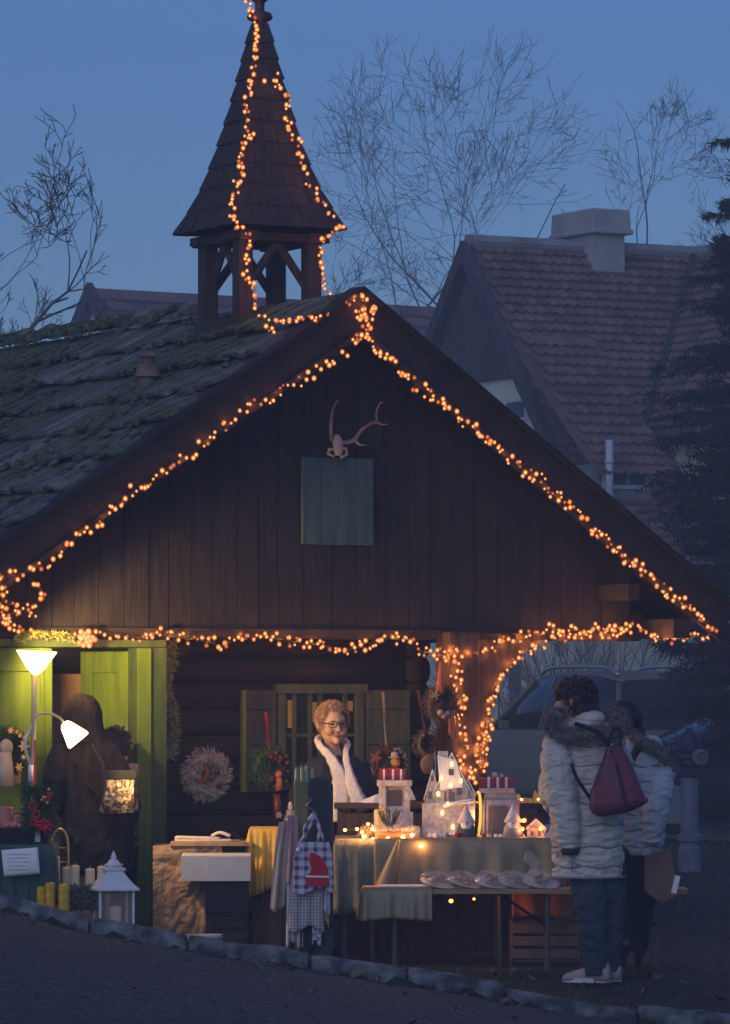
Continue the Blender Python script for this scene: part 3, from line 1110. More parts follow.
def tower_l(x, y):
    Y = interp(y, (0, 30, 143, 232, 236, 330), (28.56, 28.56, 28.28, 28.0, 28.24, 28.2))
    return W(x, y, Y)
def tower_r(x, y):
    Y = interp(y, (0, 30, 143, 232, 238, 300), (28.6, 28.56, 28.44, 28.32, 28.36, 28.36))
    return W(x, y, Y)
light_string('amber fairy lights down the upper front corner of the turret spire', [(248, -2), (251, 12), (257, 25), (256, 38), (254, 60), (251, 78), (249, 92), (246, 110), (245, 128)], 44, tower_l, 3, 3)
light_string('amber fairy lights down the lower front corner of the turret spire', [(244, 130), (252, 136), (243, 146), (240, 160), (241, 172), (236, 185), (234, 200), (231, 215), (236, 226), (246, 228)], 40, tower_l, 3, 3)
light_string('amber fairy lights down the front post of the turret', [(247, 230), (248, 244), (247, 262), (245, 272), (254, 284), (255, 300), (257, 315)], 26, tower_l, 3, 2.5)
light_string('amber fairy lights down the right corner of the turret spire', [(265, 78), (274, 76), (281, 85), (289, 104), (288, 122), (299, 148), (303, 165), (308, 180), (318, 196), (325, 208), (332, 218)], 46, tower_r, 4, 3.5)
light_string('amber fairy lights dangling from the right eave of the turret', [(344, 224), (336, 231), (325, 236), (320, 248), (321, 268), (324, 285), (330, 297)], 28, tower_r, 2, 2)
light_string('amber fairy lights across the roof edge below the turret', [(266, 318), (270, 331), (274, 322), (290, 322), (300, 319), (318, 317), (330, 315)], 24, rake_v, 3, 3)
POW = 1.0

# ------------------------------------------------------------------ background houses
tile_mat = bpy.data.materials.new('old clay roof tiles')
tile_mat.use_nodes = True
t = tile_mat.node_tree
b = t.nodes['Principled BSDF']
b.inputs['Roughness'].default_value = 0.85
tc = t.nodes.new('ShaderNodeTexCoord')
geo = t.nodes.new('ShaderNodeNewGeometry')
n = t.nodes.new('ShaderNodeTexNoise')
n.inputs['Scale'].default_value = 1.3
n.inputs['Detail'].default_value = 6
t.links.new(tc.outputs['Object'], n.inputs[0])
ad = t.nodes.new('ShaderNodeMath')
ad.operation = 'MULTIPLY_ADD'
ad.inputs[1].default_value = 0.45
t.links.new(geo.outputs['Random Per Island'], ad.inputs[0])
t.links.new(n.outputs[0], ad.inputs[2])
r = t.nodes.new('ShaderNodeValToRGB')
r.color_ramp.elements[0].position, r.color_ramp.elements[0].color = 0.4, (0.12, 0.070, 0.062, 1)
r.color_ramp.elements[1].position, r.color_ramp.elements[1].color = 1.0, (0.26, 0.15, 0.125, 1)
t.links.new(ad.outputs[0], r.inputs[0])
t.links.new(r.outputs[0], b.inputs['Base Color'])

def tiled_slope(mb, a, b, down, inside, w=0.17, row=0.172, amp=0.012):
    """rows of small tiles: a->b along the eave direction, 'down' the full slope vector, inside(s, t) tests the cut-outs"""
    L = (b - a).length
    D = down.length
    ex, ey = (b - a).normalized(), down.normalized()
    nz = ex.cross(ey)
    if nz.z < 0:
        nz = -nz
    nr = int(D / row)
    for j in range(nr):
        t0, t1 = j * D / nr, (j + 1.12) * D / nr
        sh = (j % 2) * w / 2
        for i in range(int(L / w) + 1):
            s0 = i * w - sh
            s1 = s0 + w * 0.96
            if s1 > L or s0 < 0 or not inside((s0 + s1) / 2, (t0 + t1) / 2):
                continue
            lf = rnd(0, amp)
            tw = rnd(0, 0.03)
            p = [a + ex * s0 + ey * t0, a + ex * s1 + ey * t0, a + ex * s1 + ey * (t1 - 0.02) + nz * (0.048 + lf), a + ex * ((s0 + s1) / 2) + ey * (t1 + 0.03) + nz * (0.052 + lf), a + ex * s0 + ey * (t1 - 0.02) + nz * (0.048 + lf)]
            q = [x - nz * 0.035 for x in p[2:]]
            mb.add(p + q, [(0, 1, 2, 3, 4), (2, 5, 6, 3), (3, 6, 7, 4)])

plaster = M('pale yellow green plaster', (0.58, 0.60, 0.46), 0.9, (0.68, 0.70, 0.55), 1.2, bump=0.2, bscale=10)
slate_wood = M('dark gable planks', (0.045, 0.04, 0.042), 0.9, (0.09, 0.08, 0.08), 3, (4, 4, 0.4), 0.3)
chim_mat = M('grey rendered chimney', (0.30, 0.29, 0.28), 0.9, (0.42, 0.40, 0.38), 2, bump=0.3, bscale=12)
B2 = radians(28)
YH = 66.0
R0 = W(470, 243, YH)
house = thing('tiled_house', 'steep tiled house with big chimney and dark plank gable behind the hut', 'house', (R0.x, R0.y, 0), B2)
ZR = R0.z
TP = 1.22
wF = 3.75
LR = 3.9          # visible ridge up to the valley
LW = LR + 3.0
def hz(px, py, Y):
    return W(px, py, Y).z
mb = MB()
ridge_a, ridge_b = Vector((0, 0, ZR)), Vector((LW, 0, ZR))
down = Vector((0, -wF, -wF * TP))
dl_ = sqrt(1 + TP * TP)
wing_x = LR + 2.35           # wing ridge x position
def in_main(s, t):
    d = t / dl_
    vx = LR - d               # valley line in plan (x at depth d)
    return s < vx if d < 1.9 else s < LR - 1.9
tiled_slope(mb, ridge_a, ridge_b, down, in_main)
# roof substrate
mb.prism([(0, ZR - 0.02), (-wF, ZR - 0.02 - wF * TP), (-wF, ZR - 0.2 - wF * TP), (0, ZR - 0.2)], 0.02, LR - 0.4, f=lambda v: Vector((v.y, v.x, v.z)))
mb.prism([(0, ZR - 0.02), (wF, ZR - 0.02 - wF * TP), (wF, ZR - 0.2 - wF * TP), (0, ZR - 0.2)], 0.02, LW, f=lambda v: Vector((v.y, v.x, v.z)))
# wing: ridge runs towards the viewer from the valley head
wh = 2.3
wa_ = Vector((LR, 0.3, ZR))
wl = 5.2
dn = Vector((-wh, 0, -wh * TP))
def in_wing(s, t):
    d = t / dl_
    return s > d + 0.3
tiled_slope(mb, wa_ , wa_ + Vector((0, -wl, 0)), dn, in_wing)
mb.prism([(LR, ZR - 0.03), (LR - wh, ZR - 0.03 - wh * TP), (LR - wh, ZR - 0.2 - wh * TP), (LR, ZR - 0.2)], -wl, 0)
mb.prism([(LR, ZR - 0.03), (LR + wh, ZR - 0.03 - wh * TP), (LR + wh, ZR - 0.2 - wh * TP), (LR, ZR - 0.2)], -wl, 0)
mb.build('roof', tile_mat, house)
mb = MB()
mb.tube([(-0.05, 0, ZR + 0.03), (LR + 0.4, 0, ZR + 0.03)], 0.1, 8)
mb.tube([(LR, 0.0, ZR + 0.03), (LR, -wl, ZR + 0.03)], 0.1, 8)
mb.tube([(LR, -0.02, ZR + 0.02), (LR - 2.35, -2.37, ZR + 0.02 - 2.35 * TP)], 0.09, 6, 1)  # dark tube added to stand for the shadow band along the valley
mb.build('ridge_tiles', [M('grey mortar ridge', (0.22, 0.21, 0.21), 0.9, (0.33, 0.32, 0.32), 4), M('dark valley shadow strip', (0.035, 0.037, 0.042), 0.7)], house)
# barge edges of the gable end
mb = MB()
for s in (-1, 1):
    mb.prism([(0, ZR + 0.03), (s * wF, ZR + 0.03 - wF * TP), (s * wF, ZR - 0.22 - wF * TP), (0, ZR - 0.27)], -0.16, -0.02, f=lambda v: Vector((v.y, v.x, v.z)))
mb.build('verge_board', slate_wood, house)
# walls
mb = MB()
zs = hz(520, 366, 64.8)
we = wF - 0.25
mb.prism([(-we, 0), (we, 0), (we, ZR - 0.3 - we * TP), (0, ZR - 0.3), (-we, ZR - 0.3 - we * TP)], 0.1, LR - 0.1, f=lambda v: Vector((v.y, v.x, v.z)))
mb.b2((LR - wh + 0.25, -wl + 0.25, 0), (LR + wh - 0.25, 0, ZR - 0.25 - wh * TP))
mb.prism([(LR - wh + 0.25, ZR - 0.26 - wh * TP), (LR + wh - 0.25, ZR - 0.26 - wh * TP), (LR, ZR - 0.3)], -wl + 0.25, -wl + 0.5)
mb.build('wall', plaster, house)
mb = MB()
k = (ZR - 0.3 - zs) / TP
mb.prism([(-k, zs), (k, zs), (0, ZR - 0.3)], 0.04, 0.098, f=lambda v: Vector((v.y, v.x, v.z)))
mb.b2((0.03, -k - 0.1, zs - 0.15), (0.09, k + 0.1, zs))
mb.build('gable_planks', slate_wood, house)
# gable window
mb = MB()
cy = -1.25
gz0, gz1 = hz(512, 425, YH), hz(512, 404, YH)
mb.b2((0.05, cy - 0.3, gz0), (0.099, cy + 0.3, gz1))
w_ = mb.build('window', M('white window frame', (0.55, 0.56, 0.57), 0.6), house)
mb = MB()
mb.b2((0.045, cy - 0.25, gz0 + 0.04), (0.0495, cy + 0.25, gz1 - 0.04))
mb.build('pane', M('grey blue pane', (0.03, 0.035, 0.045), 0.15), w_)
# lower dark lean-to roof at the gable foot
mb = MB()
z0 = hz(560, 432, 63.5)
mb.prism([(-2.2, z0), (-4.2, z0 - 2.0 * 1.1), (-4.2, z0 - 2.0 * 1.1 - 0.35), (-2.2, z0 - 0.5)], -0.45, 0.03, f=lambda v: Vector((v.y, v.x, v.z)))
mb.build('side_awning', slate_wood, house)
# pilasters and openings on the ground floor
for yy in (-3.1, -1.2, 0.8, 2.6):
    mb = MB()
    mb.b2((0.03, yy - 0.12, 0), (0.099, yy + 0.12, 3.4))
    mb.build('pilaster', M('grey pilaster', (0.17, 0.17, 0.15), 0.9), house)
# chimney
cA = W(595, 232, YH)
loc = Matrix.Rotation(-B2, 4, 'Z') @ (cA - Vector((R0.x, R0.y, 0)))
mb = MB()
cx = loc.x + 0.42
z_b, z_s, z_t = ZR - 1.3, hz(595, 226, YH), hz(595, 204, YH)
cx += 0.12
mb.b2((cx - 0.25, -0.35, z_b), (cx + 0.28, 0.72, z_s))
ch = mb.build('chimney', chim_mat, house)
mb = MB()
mb.prism([(-0.44, z_s), (0.81, z_s), (0.78, z_t), (-0.4, z_t)], cx - 0.32, cx + 0.35, f=lambda v: Vector((v.y, v.x, v.z)))
mb.b2((cx - 0.34, -0.47, z_s - 0.05), (cx + 0.37, 0.84, z_s + 0.02))
mb.build('chimney_cap', chim_mat, ch, bevel=0.02)
# dormer with white window and pipe
dp = W(625, 500, 62.2)
loc = Matrix.Rotation(-B2, 4, 'Z') @ (dp - Vector((R0.x, R0.y, 0)))
dw = 0.42
zt, zbm = hz(625, 464, 62.2), hz(625, 505, 62.2)
mb = MB()
mb.b2((loc.x - dw, loc.y, zbm), (loc.x + dw, loc.y + 2.2, zt))
dm = mb.build('dormer', M('grey dormer boards', (0.16, 0.16, 0.17), 0.8, (0.22, 0.22, 0.23), 4), house)
mb = MB()
tiled_slope(mb, Vector((loc.x - dw - 0.18, loc.y + 1.9, zt + 1.9)), Vector((loc.x + dw + 0.3, loc.y + 1.9, zt + 1.9)), Vector((0, -2.15, -2.05)), lambda s, t: True, 0.17, 0.2)
mb.prism([(loc.y + 1.9, zt + 1.88), (loc.y - 0.22, zt - 0.1), (loc.y - 0.22, zt - 0.16), (loc.y + 1.9, zt + 1.6)], loc.x - dw - 0.18, loc.x + dw + 0.25, f=lambda v: Vector((v.y, v.x, v.z)))
mb.build('dormer_roof', tile_mat, dm)
mb = MB()
mb.b2((loc.x - 0.37, loc.y - 0.04, hz(625, 489, 62.2)), (loc.x + 0.37, loc.y - 0.002, hz(625, 467, 62.2)))
w2 = mb.build('dormer_window', M('white window frame', (0.55, 0.56, 0.57), 0.6), dm)
mb = MB()
for a0, a1 in ((-0.22, 0.0), (0.03, 0.3)):
    mb.b2((loc.x + a0, loc.y - 0.05, hz(625, 485, 62.2)), (loc.x + a1, loc.y - 0.0405, hz(625, 471, 62.2)))
mb.build('pane', M('grey blue pane', (0.03, 0.035, 0.045), 0.15), w2)
pp = Matrix.Rotation(-B2, 4, 'Z') @ (W(609.5, 500, 61.8) - Vector((R0.x, R0.y, 0)))
mb = MB()
mb.tube([(pp.x, pp.y, hz(609, 512, 61.8)), (pp.x, pp.y, hz(609, 440, 61.8))], 0.055, 10)
mb.tube([(pp.x, pp.y, hz(609, 463, 61.8)), (pp.x, pp.y, hz(609, 461, 61.8))], 0.075, 10)
mb.build('vent_pipe', M('pale grey pipe', (0.5, 0.52, 0.55), 0.5), house, smooth=True)
# lower tiled lean-to in front
la = Matrix.Rotation(-B2, 4, 'Z') @ (W(588, 496, 62.0) - Vector((R0.x, R0.y, 0)))
mb = MB()
tiled_slope(mb, Vector((la.x - 0.3, la.y, la.z)), Vector((la.x + 3.0, la.y, la.z)), Vector((0, -1.5, -1.25)), lambda s, t: True)
mb.prism([(la.y + 0.3, la.z - 0.02), (la.y - 1.5, la.z - 1.25), (la.y - 1.5, la.z - 1.4), (la.y + 0.3, la.z - 0.2)], la.x - 0.3, la.x + 3.0, f=lambda v: Vector((v.y, v.x, v.z)))
mb.build('lower_roof', tile_mat, house)
mb = MB()
mb.b2((la.x - 0.1, la.y - 1.3, 0), (la.x + 2.8, la.y + 0.2, la.z - 1.27))
mb.build('porch_wall', plaster, house)
# small roof hatch on the slope
q = Matrix.Rotation(-B2, 4, 'Z') @ (W(547, 316, 65.0) - Vector((R0.x, R0.y, 0)))
mb = MB()
q.z = ZR + q.y * TP + 0.12 if q.y < 0 else q.z
mb.box((q.x, q.y, q.z), (0.22, 0.16, 0.14), (0.5, 0, 0))
mb.build('roof_hatch', M('pale zinc', (0.4, 0.42, 0.45), 0.5), house)

# long low house behind to the left
YB = 84.0
b0 = W(93, 288, YB)
BB = radians(33)
barn = thing('long_tiled_house', 'long low tiled roof far behind the hut turret', 'house', (b0.x, b0.y, 0), BB)
ZB = b0.z
mb = MB()
LB, wB, TB = 8.6, 3.4, 1.15
for s in (-1, 1):
    tiled_slope(mb, Vector((0, 0, ZB)), Vector((LB, 0, ZB)), Vector((0, s * wB, -wB * TB)), lambda a, c: True, 0.26, 0.28)
mb.prism([(-wB, ZB - wB * TB - 0.02), (0, ZB - 0.02), (wB, ZB - wB * TB - 0.02), (wB, ZB - wB * TB - 0.2), (0, ZB - 0.2), (-wB, ZB - wB * TB - 0.2)], 0, LB, f=lambda v: Vector((v.y, v.x, v.z)))
mb.build('roof', tile_mat, barn)
mb = MB()
mb.prism([(-wB - .05, ZB - wB * TB), (0, ZB + 0.1), (wB + .05, ZB - wB * TB), (wB + .05, ZB - wB * TB - 0.3), (0, ZB - 0.25), (-wB - .05, ZB - wB * TB - 0.3)], -0.14, -0.01, f=lambda v: Vector((v.y, v.x, v.z)))
mb.build('verge_board', slate_wood, barn)
mb = MB()
mb.prism([(-wB + 0.3, 0), (wB - 0.3, 0), (wB - 0.3, ZB - 0.22 - (wB - 0.3) * TB), (0, ZB - 0.22), (-wB + 0.3, ZB - 0.22 - (wB - 0.3) * TB)], 0.1, LB - 0.1, f=lambda v: Vector((v.y, v.x, v.z)))
mb.build('wall', plaster, barn)

# ------------------------------------------------------------------ trees
bark_g = M('pale grey bark', (0.07, 0.068, 0.065), 0.9, (0.12, 0.115, 0.11), 3)
def bare_tree(label, base, height, spread, seed, trunk_r, lean=(0, 0), stems=1, first=0.22, depth=8, group='bare trees in the mist', top=0.19, rmin=0.007, bushy=1.0, env=(3.0, 10.0, 4.0)):
    rs = random.Random(seed)
    root = thing('bare_tree', label, 'tree', base, 0, group)
    tr, cr = MB(), MB()
    def rec(p, d, L, r, k):
        q = (p.x / env[0]) ** 2 + (p.y / env[0]) ** 2 + ((p.z - env[1]) / env[2]) ** 2
        if k > depth or (k > 2 and q > rs.uniform(0.85, 1.25)):
            return
        n = 4 if k < 4 else 3
        pts, rr, ds = [p], [r], [d]
        wob = 0.10 + 0.022 * k
        for i in range(n):
            d = (d + Vector((rs.uniform(-1, 1), rs.uniform(-1, 1), rs.uniform(-0.7, 0.9))) * wob).normalized()
            p = p + d * L / n
            if i > 0 and k > 1 and (p.x / env[0]) ** 2 + (p.y / env[0]) ** 2 + ((p.z - env[1]) / env[2]) ** 2 > rs.uniform(0.95, 1.3):
                n = i
                break
            pts.append(p)
            rr.append(max(rmin, r * (1 - 0.3 * (i + 1) / n)))
            ds.append(d)
        cr.tube(pts, rr, 6 if r > 0.04 else 3, cap=False)
        nb = rs.choice((2, 3)) if k < 3 else rs.choice((2, 2, 2, 3))
        for j in range(nb + (1 if k > 2 and rs.random() < 0.22 * bushy else 0)):
            i = n if j < 2 else rs.randint(1, max(1, n - 1))
            ang = rs.uniform(0.15, 0.4) if j == 0 else rs.uniform(0.45, 0.95)
            o = ds[i].orthogonal().normalized()
            o = Matrix.Rotation(rs.uniform(0, 2 * pi), 3, ds[i]) @ o
            nd = (ds[i] * cos(ang) + o * sin(ang) + Vector((0, 0, 0.02))).normalized()
            rec(pts[i], nd, L * (rs.uniform(0.80, 0.90) if j == 0 else rs.uniform(0.55, 0.82)), rr[i] * (0.8 if j == 0 else 0.62), k + 1)
    for s in range(stems):
        a = 2 * pi * s / stems + rs.uniform(-0.4, 0.4)
        d = Vector((cos(a) * spread * (0.22 if stems > 1 else 0.03) + lean[0], sin(a) * 0.15 + lean[1], 1)).normalized()
        pts, rr, p = [Vector((0, 0, -0.2))], [trunk_r], Vector((0, 0, -0.2))
        for i in range(5):
            d = (d + Vector((rs.uniform(-1, 1), rs.uniform(-1, 1), 0)) * 0.05).normalized()
            p = p + d * height * first / 5
            pts.append(p)
            rr.append(trunk_r * (1 - 0.07 * (i + 1)))
        tr.tube(pts, rr, 8, cap=False)
        for j in range(4):
            az = 2 * pi * j / 4 + rs.uniform(-0.6, 0.6)
            o = Vector((cos(az), sin(az), 0))
            i = 5 if j < 3 else 4
            rec(pts[i], (Vector((lean[0], 0, 1)) + o * spread * rs.uniform(0.5, 1.35)).normalized(), height * top * rs.uniform(0.85, 1.15), rr[i] * 0.62, 1)
    tr.build('trunk', bark_g, root, smooth=True)
    cr.build('crown', bark_g, root)
    return root

def gp(px, Y):
    p = W(px, 690, Y)
    p.z = 0.0
    return p
bare_tree('largest bare tree, rising above the gap between turret and tiled house', gp(460, 132), 22.0, 1.0, 5, 0.18, stems=2, first=0.44, top=0.155, depth=9, env=(4.5, 15.2, 6.6))
bare_tree('slim bare tree close to the right side of the turret', gp(362, 134), 16.0, 0.6, 9, 0.11, first=0.58, top=0.09, depth=9, env=(1.5, 13.8, 4.4))
bare_tree('bare tree behind the chimney of the tiled house', gp(664, 128), 22.0, 0.8, 21, 0.16, first=0.48, top=0.135, depth=9, env=(2.3, 13.8, 5.2))
bare_tree('dark bare tree reaching in above the mossy roof', gp(-26, 50), 11.5, 1.0, 57, 0.14, first=0.38, top=0.125, depth=10, env=(1.35, 6.5, 3.1), rmin=0.005)
bare_tree('smaller bare tree low over the far end of the mossy roof', gp(14, 60), 9.0, 0.9, 66, 0.09, first=0.45, top=0.12, depth=9, env=(0.95, 5.6, 2.0), rmin=0.005)

# bare garden shrubs seen through the arch
def bare_shrub(label, base, h, seed, n=26):
    rs = random.Random(seed)
    mb = MB()
    for k in range(n):
        a = rs.uniform(0, 2 * pi)
        t = rs.uniform(0.1, 0.75)
        d = Vector((cos(a) * sin(t), sin(a) * sin(t), cos(t)))
        p = Vector((rs.uniform(-0.12, 0.12), rs.uniform(-0.12, 0.12), 0))
        pts = [p]
        L = h * rs.uniform(0.6, 1.15)
        for i in range(5):
            d = (d + Vector((rs.uniform(-1, 1), rs.uniform(-1, 1), -0.1 + rs.uniform(-0.3, 0.3))) * 0.13).normalized()
            p = p + d * L / 5
            pts.append(p)
            if i > 1:
                for _ in range(2):
                    e = (d + Vector((rs.uniform(-1, 1), rs.uniform(-1, 1), rs.uniform(-0.5, 0.7))) * 0.7).normalized()
                    mb.tube([p, p + e * L * 0.2, p + e * L * 0.34 + Vector((0, 0, -0.02))], [0.006, 0.005, 0.003], 3, cap=False)
        mb.tube(pts, [0.013, 0.011, 0.009, 0.007, 0.006, 0.004], 4, cap=False)
    o = mb.build('bare_shrub', M('pale twigs', (0.13, 0.11, 0.08), 0.85, (0.22, 0.18, 0.13), 12), None, loc=base)
    tag(o, label, 'shrub', 'bare shrubs behind the hut')
bare_shrub('bare pale twiggy shrub just inside the arch beside the post', gp(508, 61), 2.6, 4, 22)
bare_shrub('tall bare shrub above the roof of the grey green estate car', gp(612, 60), 3.2, 9, 40)
bare_shrub('bare shrub between the two people and the picket fence', gp(560, 62), 2.6, 12, 26)

# dark spruce at the right edge
sp = gp(775, 46)
spruce = thing('spruce_tree', 'tall dark drooping spruce standing before the tiled house', 'tree', sp)
mb = MB()
Hs = 9.2
mb.tube([(0, 0, 0), (0.03, 0, Hs * 0.5), (0, 0, Hs)], [0.19, 0.12, 0.02], 9)
mb.build('trunk', bark, spruce, smooth=True)
rs = random.Random(77)
mb = MB()
z = 1.5
lev = 0
while z < Hs - 0.1:
    R = interp(z, (1.5, 2.2, 4.0, 5.5, 6.6, 7.3, Hs), (1.2, 1.40, 1.35, 1.0, 0.72, 0.5, 0.12)) * rs.uniform(0.62, 1.10)
    for j in range(11 if z < 4.6 else 7):
        a = rs.uniform(0, 2 * pi)
        L = R * rs.uniform(0.7, 1.12)
        droop = rs.uniform(0.22, 0.5)
        n = 7
        pts = []
        for i in range(n + 1):
            s = i / n
            rr = L * s
            zz = z - droop * L * s * 1.2 + 0.32 * L * s * s
            pts.append(Vector((cos(a) * rr, sin(a) * rr, zz)))
        mb.tube(pts, [0.018 * (1 - 0.8 * i / n) for i in range(n + 1)], 3, cap=False)
        side = Vector((-sin(a), cos(a), 0))
        for i in range(1, n + 1):
            for sg in (-1, 1):
                for m_ in range(2):
                    b0_ = pts[i].lerp(pts[i - 1], rs.random())
                    tl = L * 0.36 * (1 - 0.55 * i / n) + 0.05
                    out_ = (side * sg + (pts[-1] - pts[0]).normalized() * rs.uniform(0.4, 0.9)).normalized()
                    e = b0_ + out_ * tl + Vector((0, 0, -rs.uniform(0.05, 0.45) * tl))
                    w = rs.uniform(0.018, 0.032)
                    up = Vector((rs.uniform(-.6, .6), rs.uniform(-.6, .6), 1)).normalized()
                    # twig with needles: several thin blades along it
                    nn = 5
                    for q in range(nn):
                        c = b0_.lerp(e, (q + 0.3) / nn)
                        f = (e - b0_).normalized()
                        for s2 in (-1, 1):
                            nd = (f * 0.8 + side.cross(f).normalized() * s2 * rs.uniform(0.3, 0.9) + up * rs.uniform(-0.5, 0.5)).normalized()
                            mb.add([c - f * w * 0.6, c + f * w * 0.6, c + nd * rs.uniform(0.06, 0.11)], [(0, 1, 2)])
                    mb.add([b0_ - up * 0.008, b0_ + up * 0.008, e], [(0, 1, 2)])
    z += 0.13
    lev += 1
mb.build('crown', M('dark blue green needles', (0.014, 0.026, 0.022), 0.8, (0.03, 0.05, 0.042), 4), spruce)

# picket fence
f0, f1 = gp(560, 57), gp(790, 54)
fen = thing('picket_fence', 'low wooden picket fence beyond the parked cars', 'fence', f0, atan2(f1.y - f0.y, f1.x - f0.x))
Lf = (f1 - f0).length
mb = MB()
x = 0
while x < Lf:
    w = 0.062
    h = 1.62 + rnd(-0.03, 0.03)
    mb.prism([(x, 0.3), (x + w, 0.3), (x + w, h - 0.05), (x + w / 2, h), (x, h - 0.05)], -0.012, 0.012)
    x += 0.098
mb.build('pickets', M('weathered pickets', (0.14, 0.12, 0.09), 0.85, (0.24, 0.21, 0.16), 5), fen)
mb = MB()
mb.b2((0, 0.013, 0.55), (Lf, 0.05, 0.65))
mb.b2((0, 0.013, 1.35), (Lf, 0.05, 1.43))
for k in range(4):
    mb.b2((k * Lf / 3.05, 0.0505, 0), (k * Lf / 3.05 + 0.1, 0.14, 1.6))
mb.build('rails', M('weathered rails', (0.12, 0.10, 0.08), 0.85), fen)

# ------------------------------------------------------------------ parked cars
glass_dark = M('dark car glass', (0.02, 0.021, 0.02), 0.14, spec=0.5)
rubber = M('black rubber', (0.015, 0.015, 0.016), 0.8)
def rr_ring(x, z0, z1, hw_, rnd_=0.12, tuck=0.06, n=6):
    """rounded cross-section at x: sill z0, top z1"""
    pts = []
    H_ = z1 - z0
    prof = [(hw_ - tuck, z0), (hw_ - 0.01, z0 + 0.10), (hw_, z0 + H_ * 0.45), (hw_ - 0.015, z0 + H_ * 0.72), (hw_ - 0.05, z1 - 0.05), (hw_ - rnd_, z1 - 0.008), (hw_ * 0.45, z1 + 0.012), (0, z1 + 0.018)]
    for y, z in prof:
        pts.append(Vector((x, -y, z)))
    for y, z in prof[-2::-1]:
        pts.append(Vector((x, y, z)))
    return pts

def car(name, label, loc, rz, paint, body, house_, wheels, lights):
    root = thing(name, label, 'car', loc, rz, 'cars parked on the road behind')
    mb = MB()
    mb.loft([rr_ring(x, z0, z1, hw_) for x, z0, z1, hw_ in body])
    mb.build('body', paint, root, smooth=True)
    # greenhouse: roof shell + glass slightly inside
    mb = MB()
    rings = []
    for x, zb_, zt_, wb_, wt_ in house_:
        rings.append([Vector((x, -wb_, zb_)), Vector((x, -lerp(wb_, wt_, .5) - .01, lerp(zb_, zt_, .5))), Vector((x, -wt_, zt_ - 0.04)), Vector((x, -wt_ + 0.1, zt_)), Vector((x, 0, zt_ + 0.02)), Vector((x, wt_ - 0.1, zt_)), Vector((x, wt_, zt_ - 0.04)), Vector((x, lerp(wb_, wt_, .5) + .01, lerp(zb_, zt_, .5))), Vector((x, wb_, zb_))])
    mb.loft(rings)
    mb.build('cabin_windows', glass_dark, root, smooth=True)
    # roof skin and pillars
    mb = MB()
    rr_ = []
    for x, zb_, zt_, wb_, wt_ in house_[1:-1]:
        rr_.append([Vector((x, -wt_ - 0.006, zt_ - 0.055)), Vector((x, -wt_ + 0.09, zt_ + 0.008)), Vector((x, 0, zt_ + 0.032)), Vector((x, wt_ - 0.09, zt_ + 0.008)), Vector((x, wt_ + 0.006, zt_ - 0.055)), Vector((x, 0, zt_ - 0.03))])
    mb.loft(rr_)
    for sgn in (-1, 1):
        for a, b_ in ((0, 1), (-1, -2)):
            xa, za, _, wa2, _ = house_[a]
            xb, _, zb2, _, wb2 = house_[b_]
            mb.tube([(xa, sgn * (wa2 + 0.002), za), (xb, sgn * (wb2 - 0.0), zb2 - 0.045)], 0.035, 6)
        for fx in (0.42, 0.68):
            h0, h1 = house_[0], house_[-1]
            x = lerp(h0[0], h1[0], fx)
            mid = house_[len(house_) // 2]
            mb.tube([(x, sgn * (mid[3] + 0.004), mid[1]), (x, sgn * (mid[4] + 0.002), mid[2] - 0.04)], 0.028, 6)
    mb.build('roof', paint, root, smooth=True)
    for wx in wheels[0]:
        for sgn in (-1, 1):
            mb = MB()
            R_ = wheels[1]
            mb.lathe([(R_ - 0.06, -0.11), (R_, -0.09), (R_ + 0.005, 0), (R_, 0.09), (R_ - 0.06, 0.11)], (wx, sgn * wheels[2], R_), 24, rot=(pi / 2, 0, 0))
            wh_ = mb.build('wheel', rubber, root, smooth=True)
            mb = MB()
            mb.lathe([(R_ * 0.66, -0.125), (R_ * 0.6, -0.10), (0.05, -0.115), (0.05, 0.115), (R_ * 0.6, 0.10), (R_ * 0.66, 0.125)], (wx, sgn * wheels[2], R_), 16, rot=(pi / 2, 0, 0))
            mb.build('rim', grey_metal, wh_)
    for (nm, c, d, m_) in lights:
        mb = MB()
        mb.box(c, d)
        mb.build(nm, m_, root, bevel=0.02)
    return root
lamp_red = M('dull red car lamp', (0.16, 0.01, 0.01), 0.2)
lamp_clear = M('clear car lamp', (0.45, 0.47, 0.5), 0.15, metal=0.3)
plate_white = M('blank number plate', (0.4, 0.4, 0.4), 0.5)
paint_grey = M('grey green metallic paint', (0.18, 0.168, 0.115), 0.55, (0.20, 0.188, 0.13), 3, spec=0.3)
paint_dark = M('black blue metallic paint', (0.022, 0.026, 0.034), 0.3, (0.028, 0.032, 0.042), 3, metal=0.3, spec=0.6)
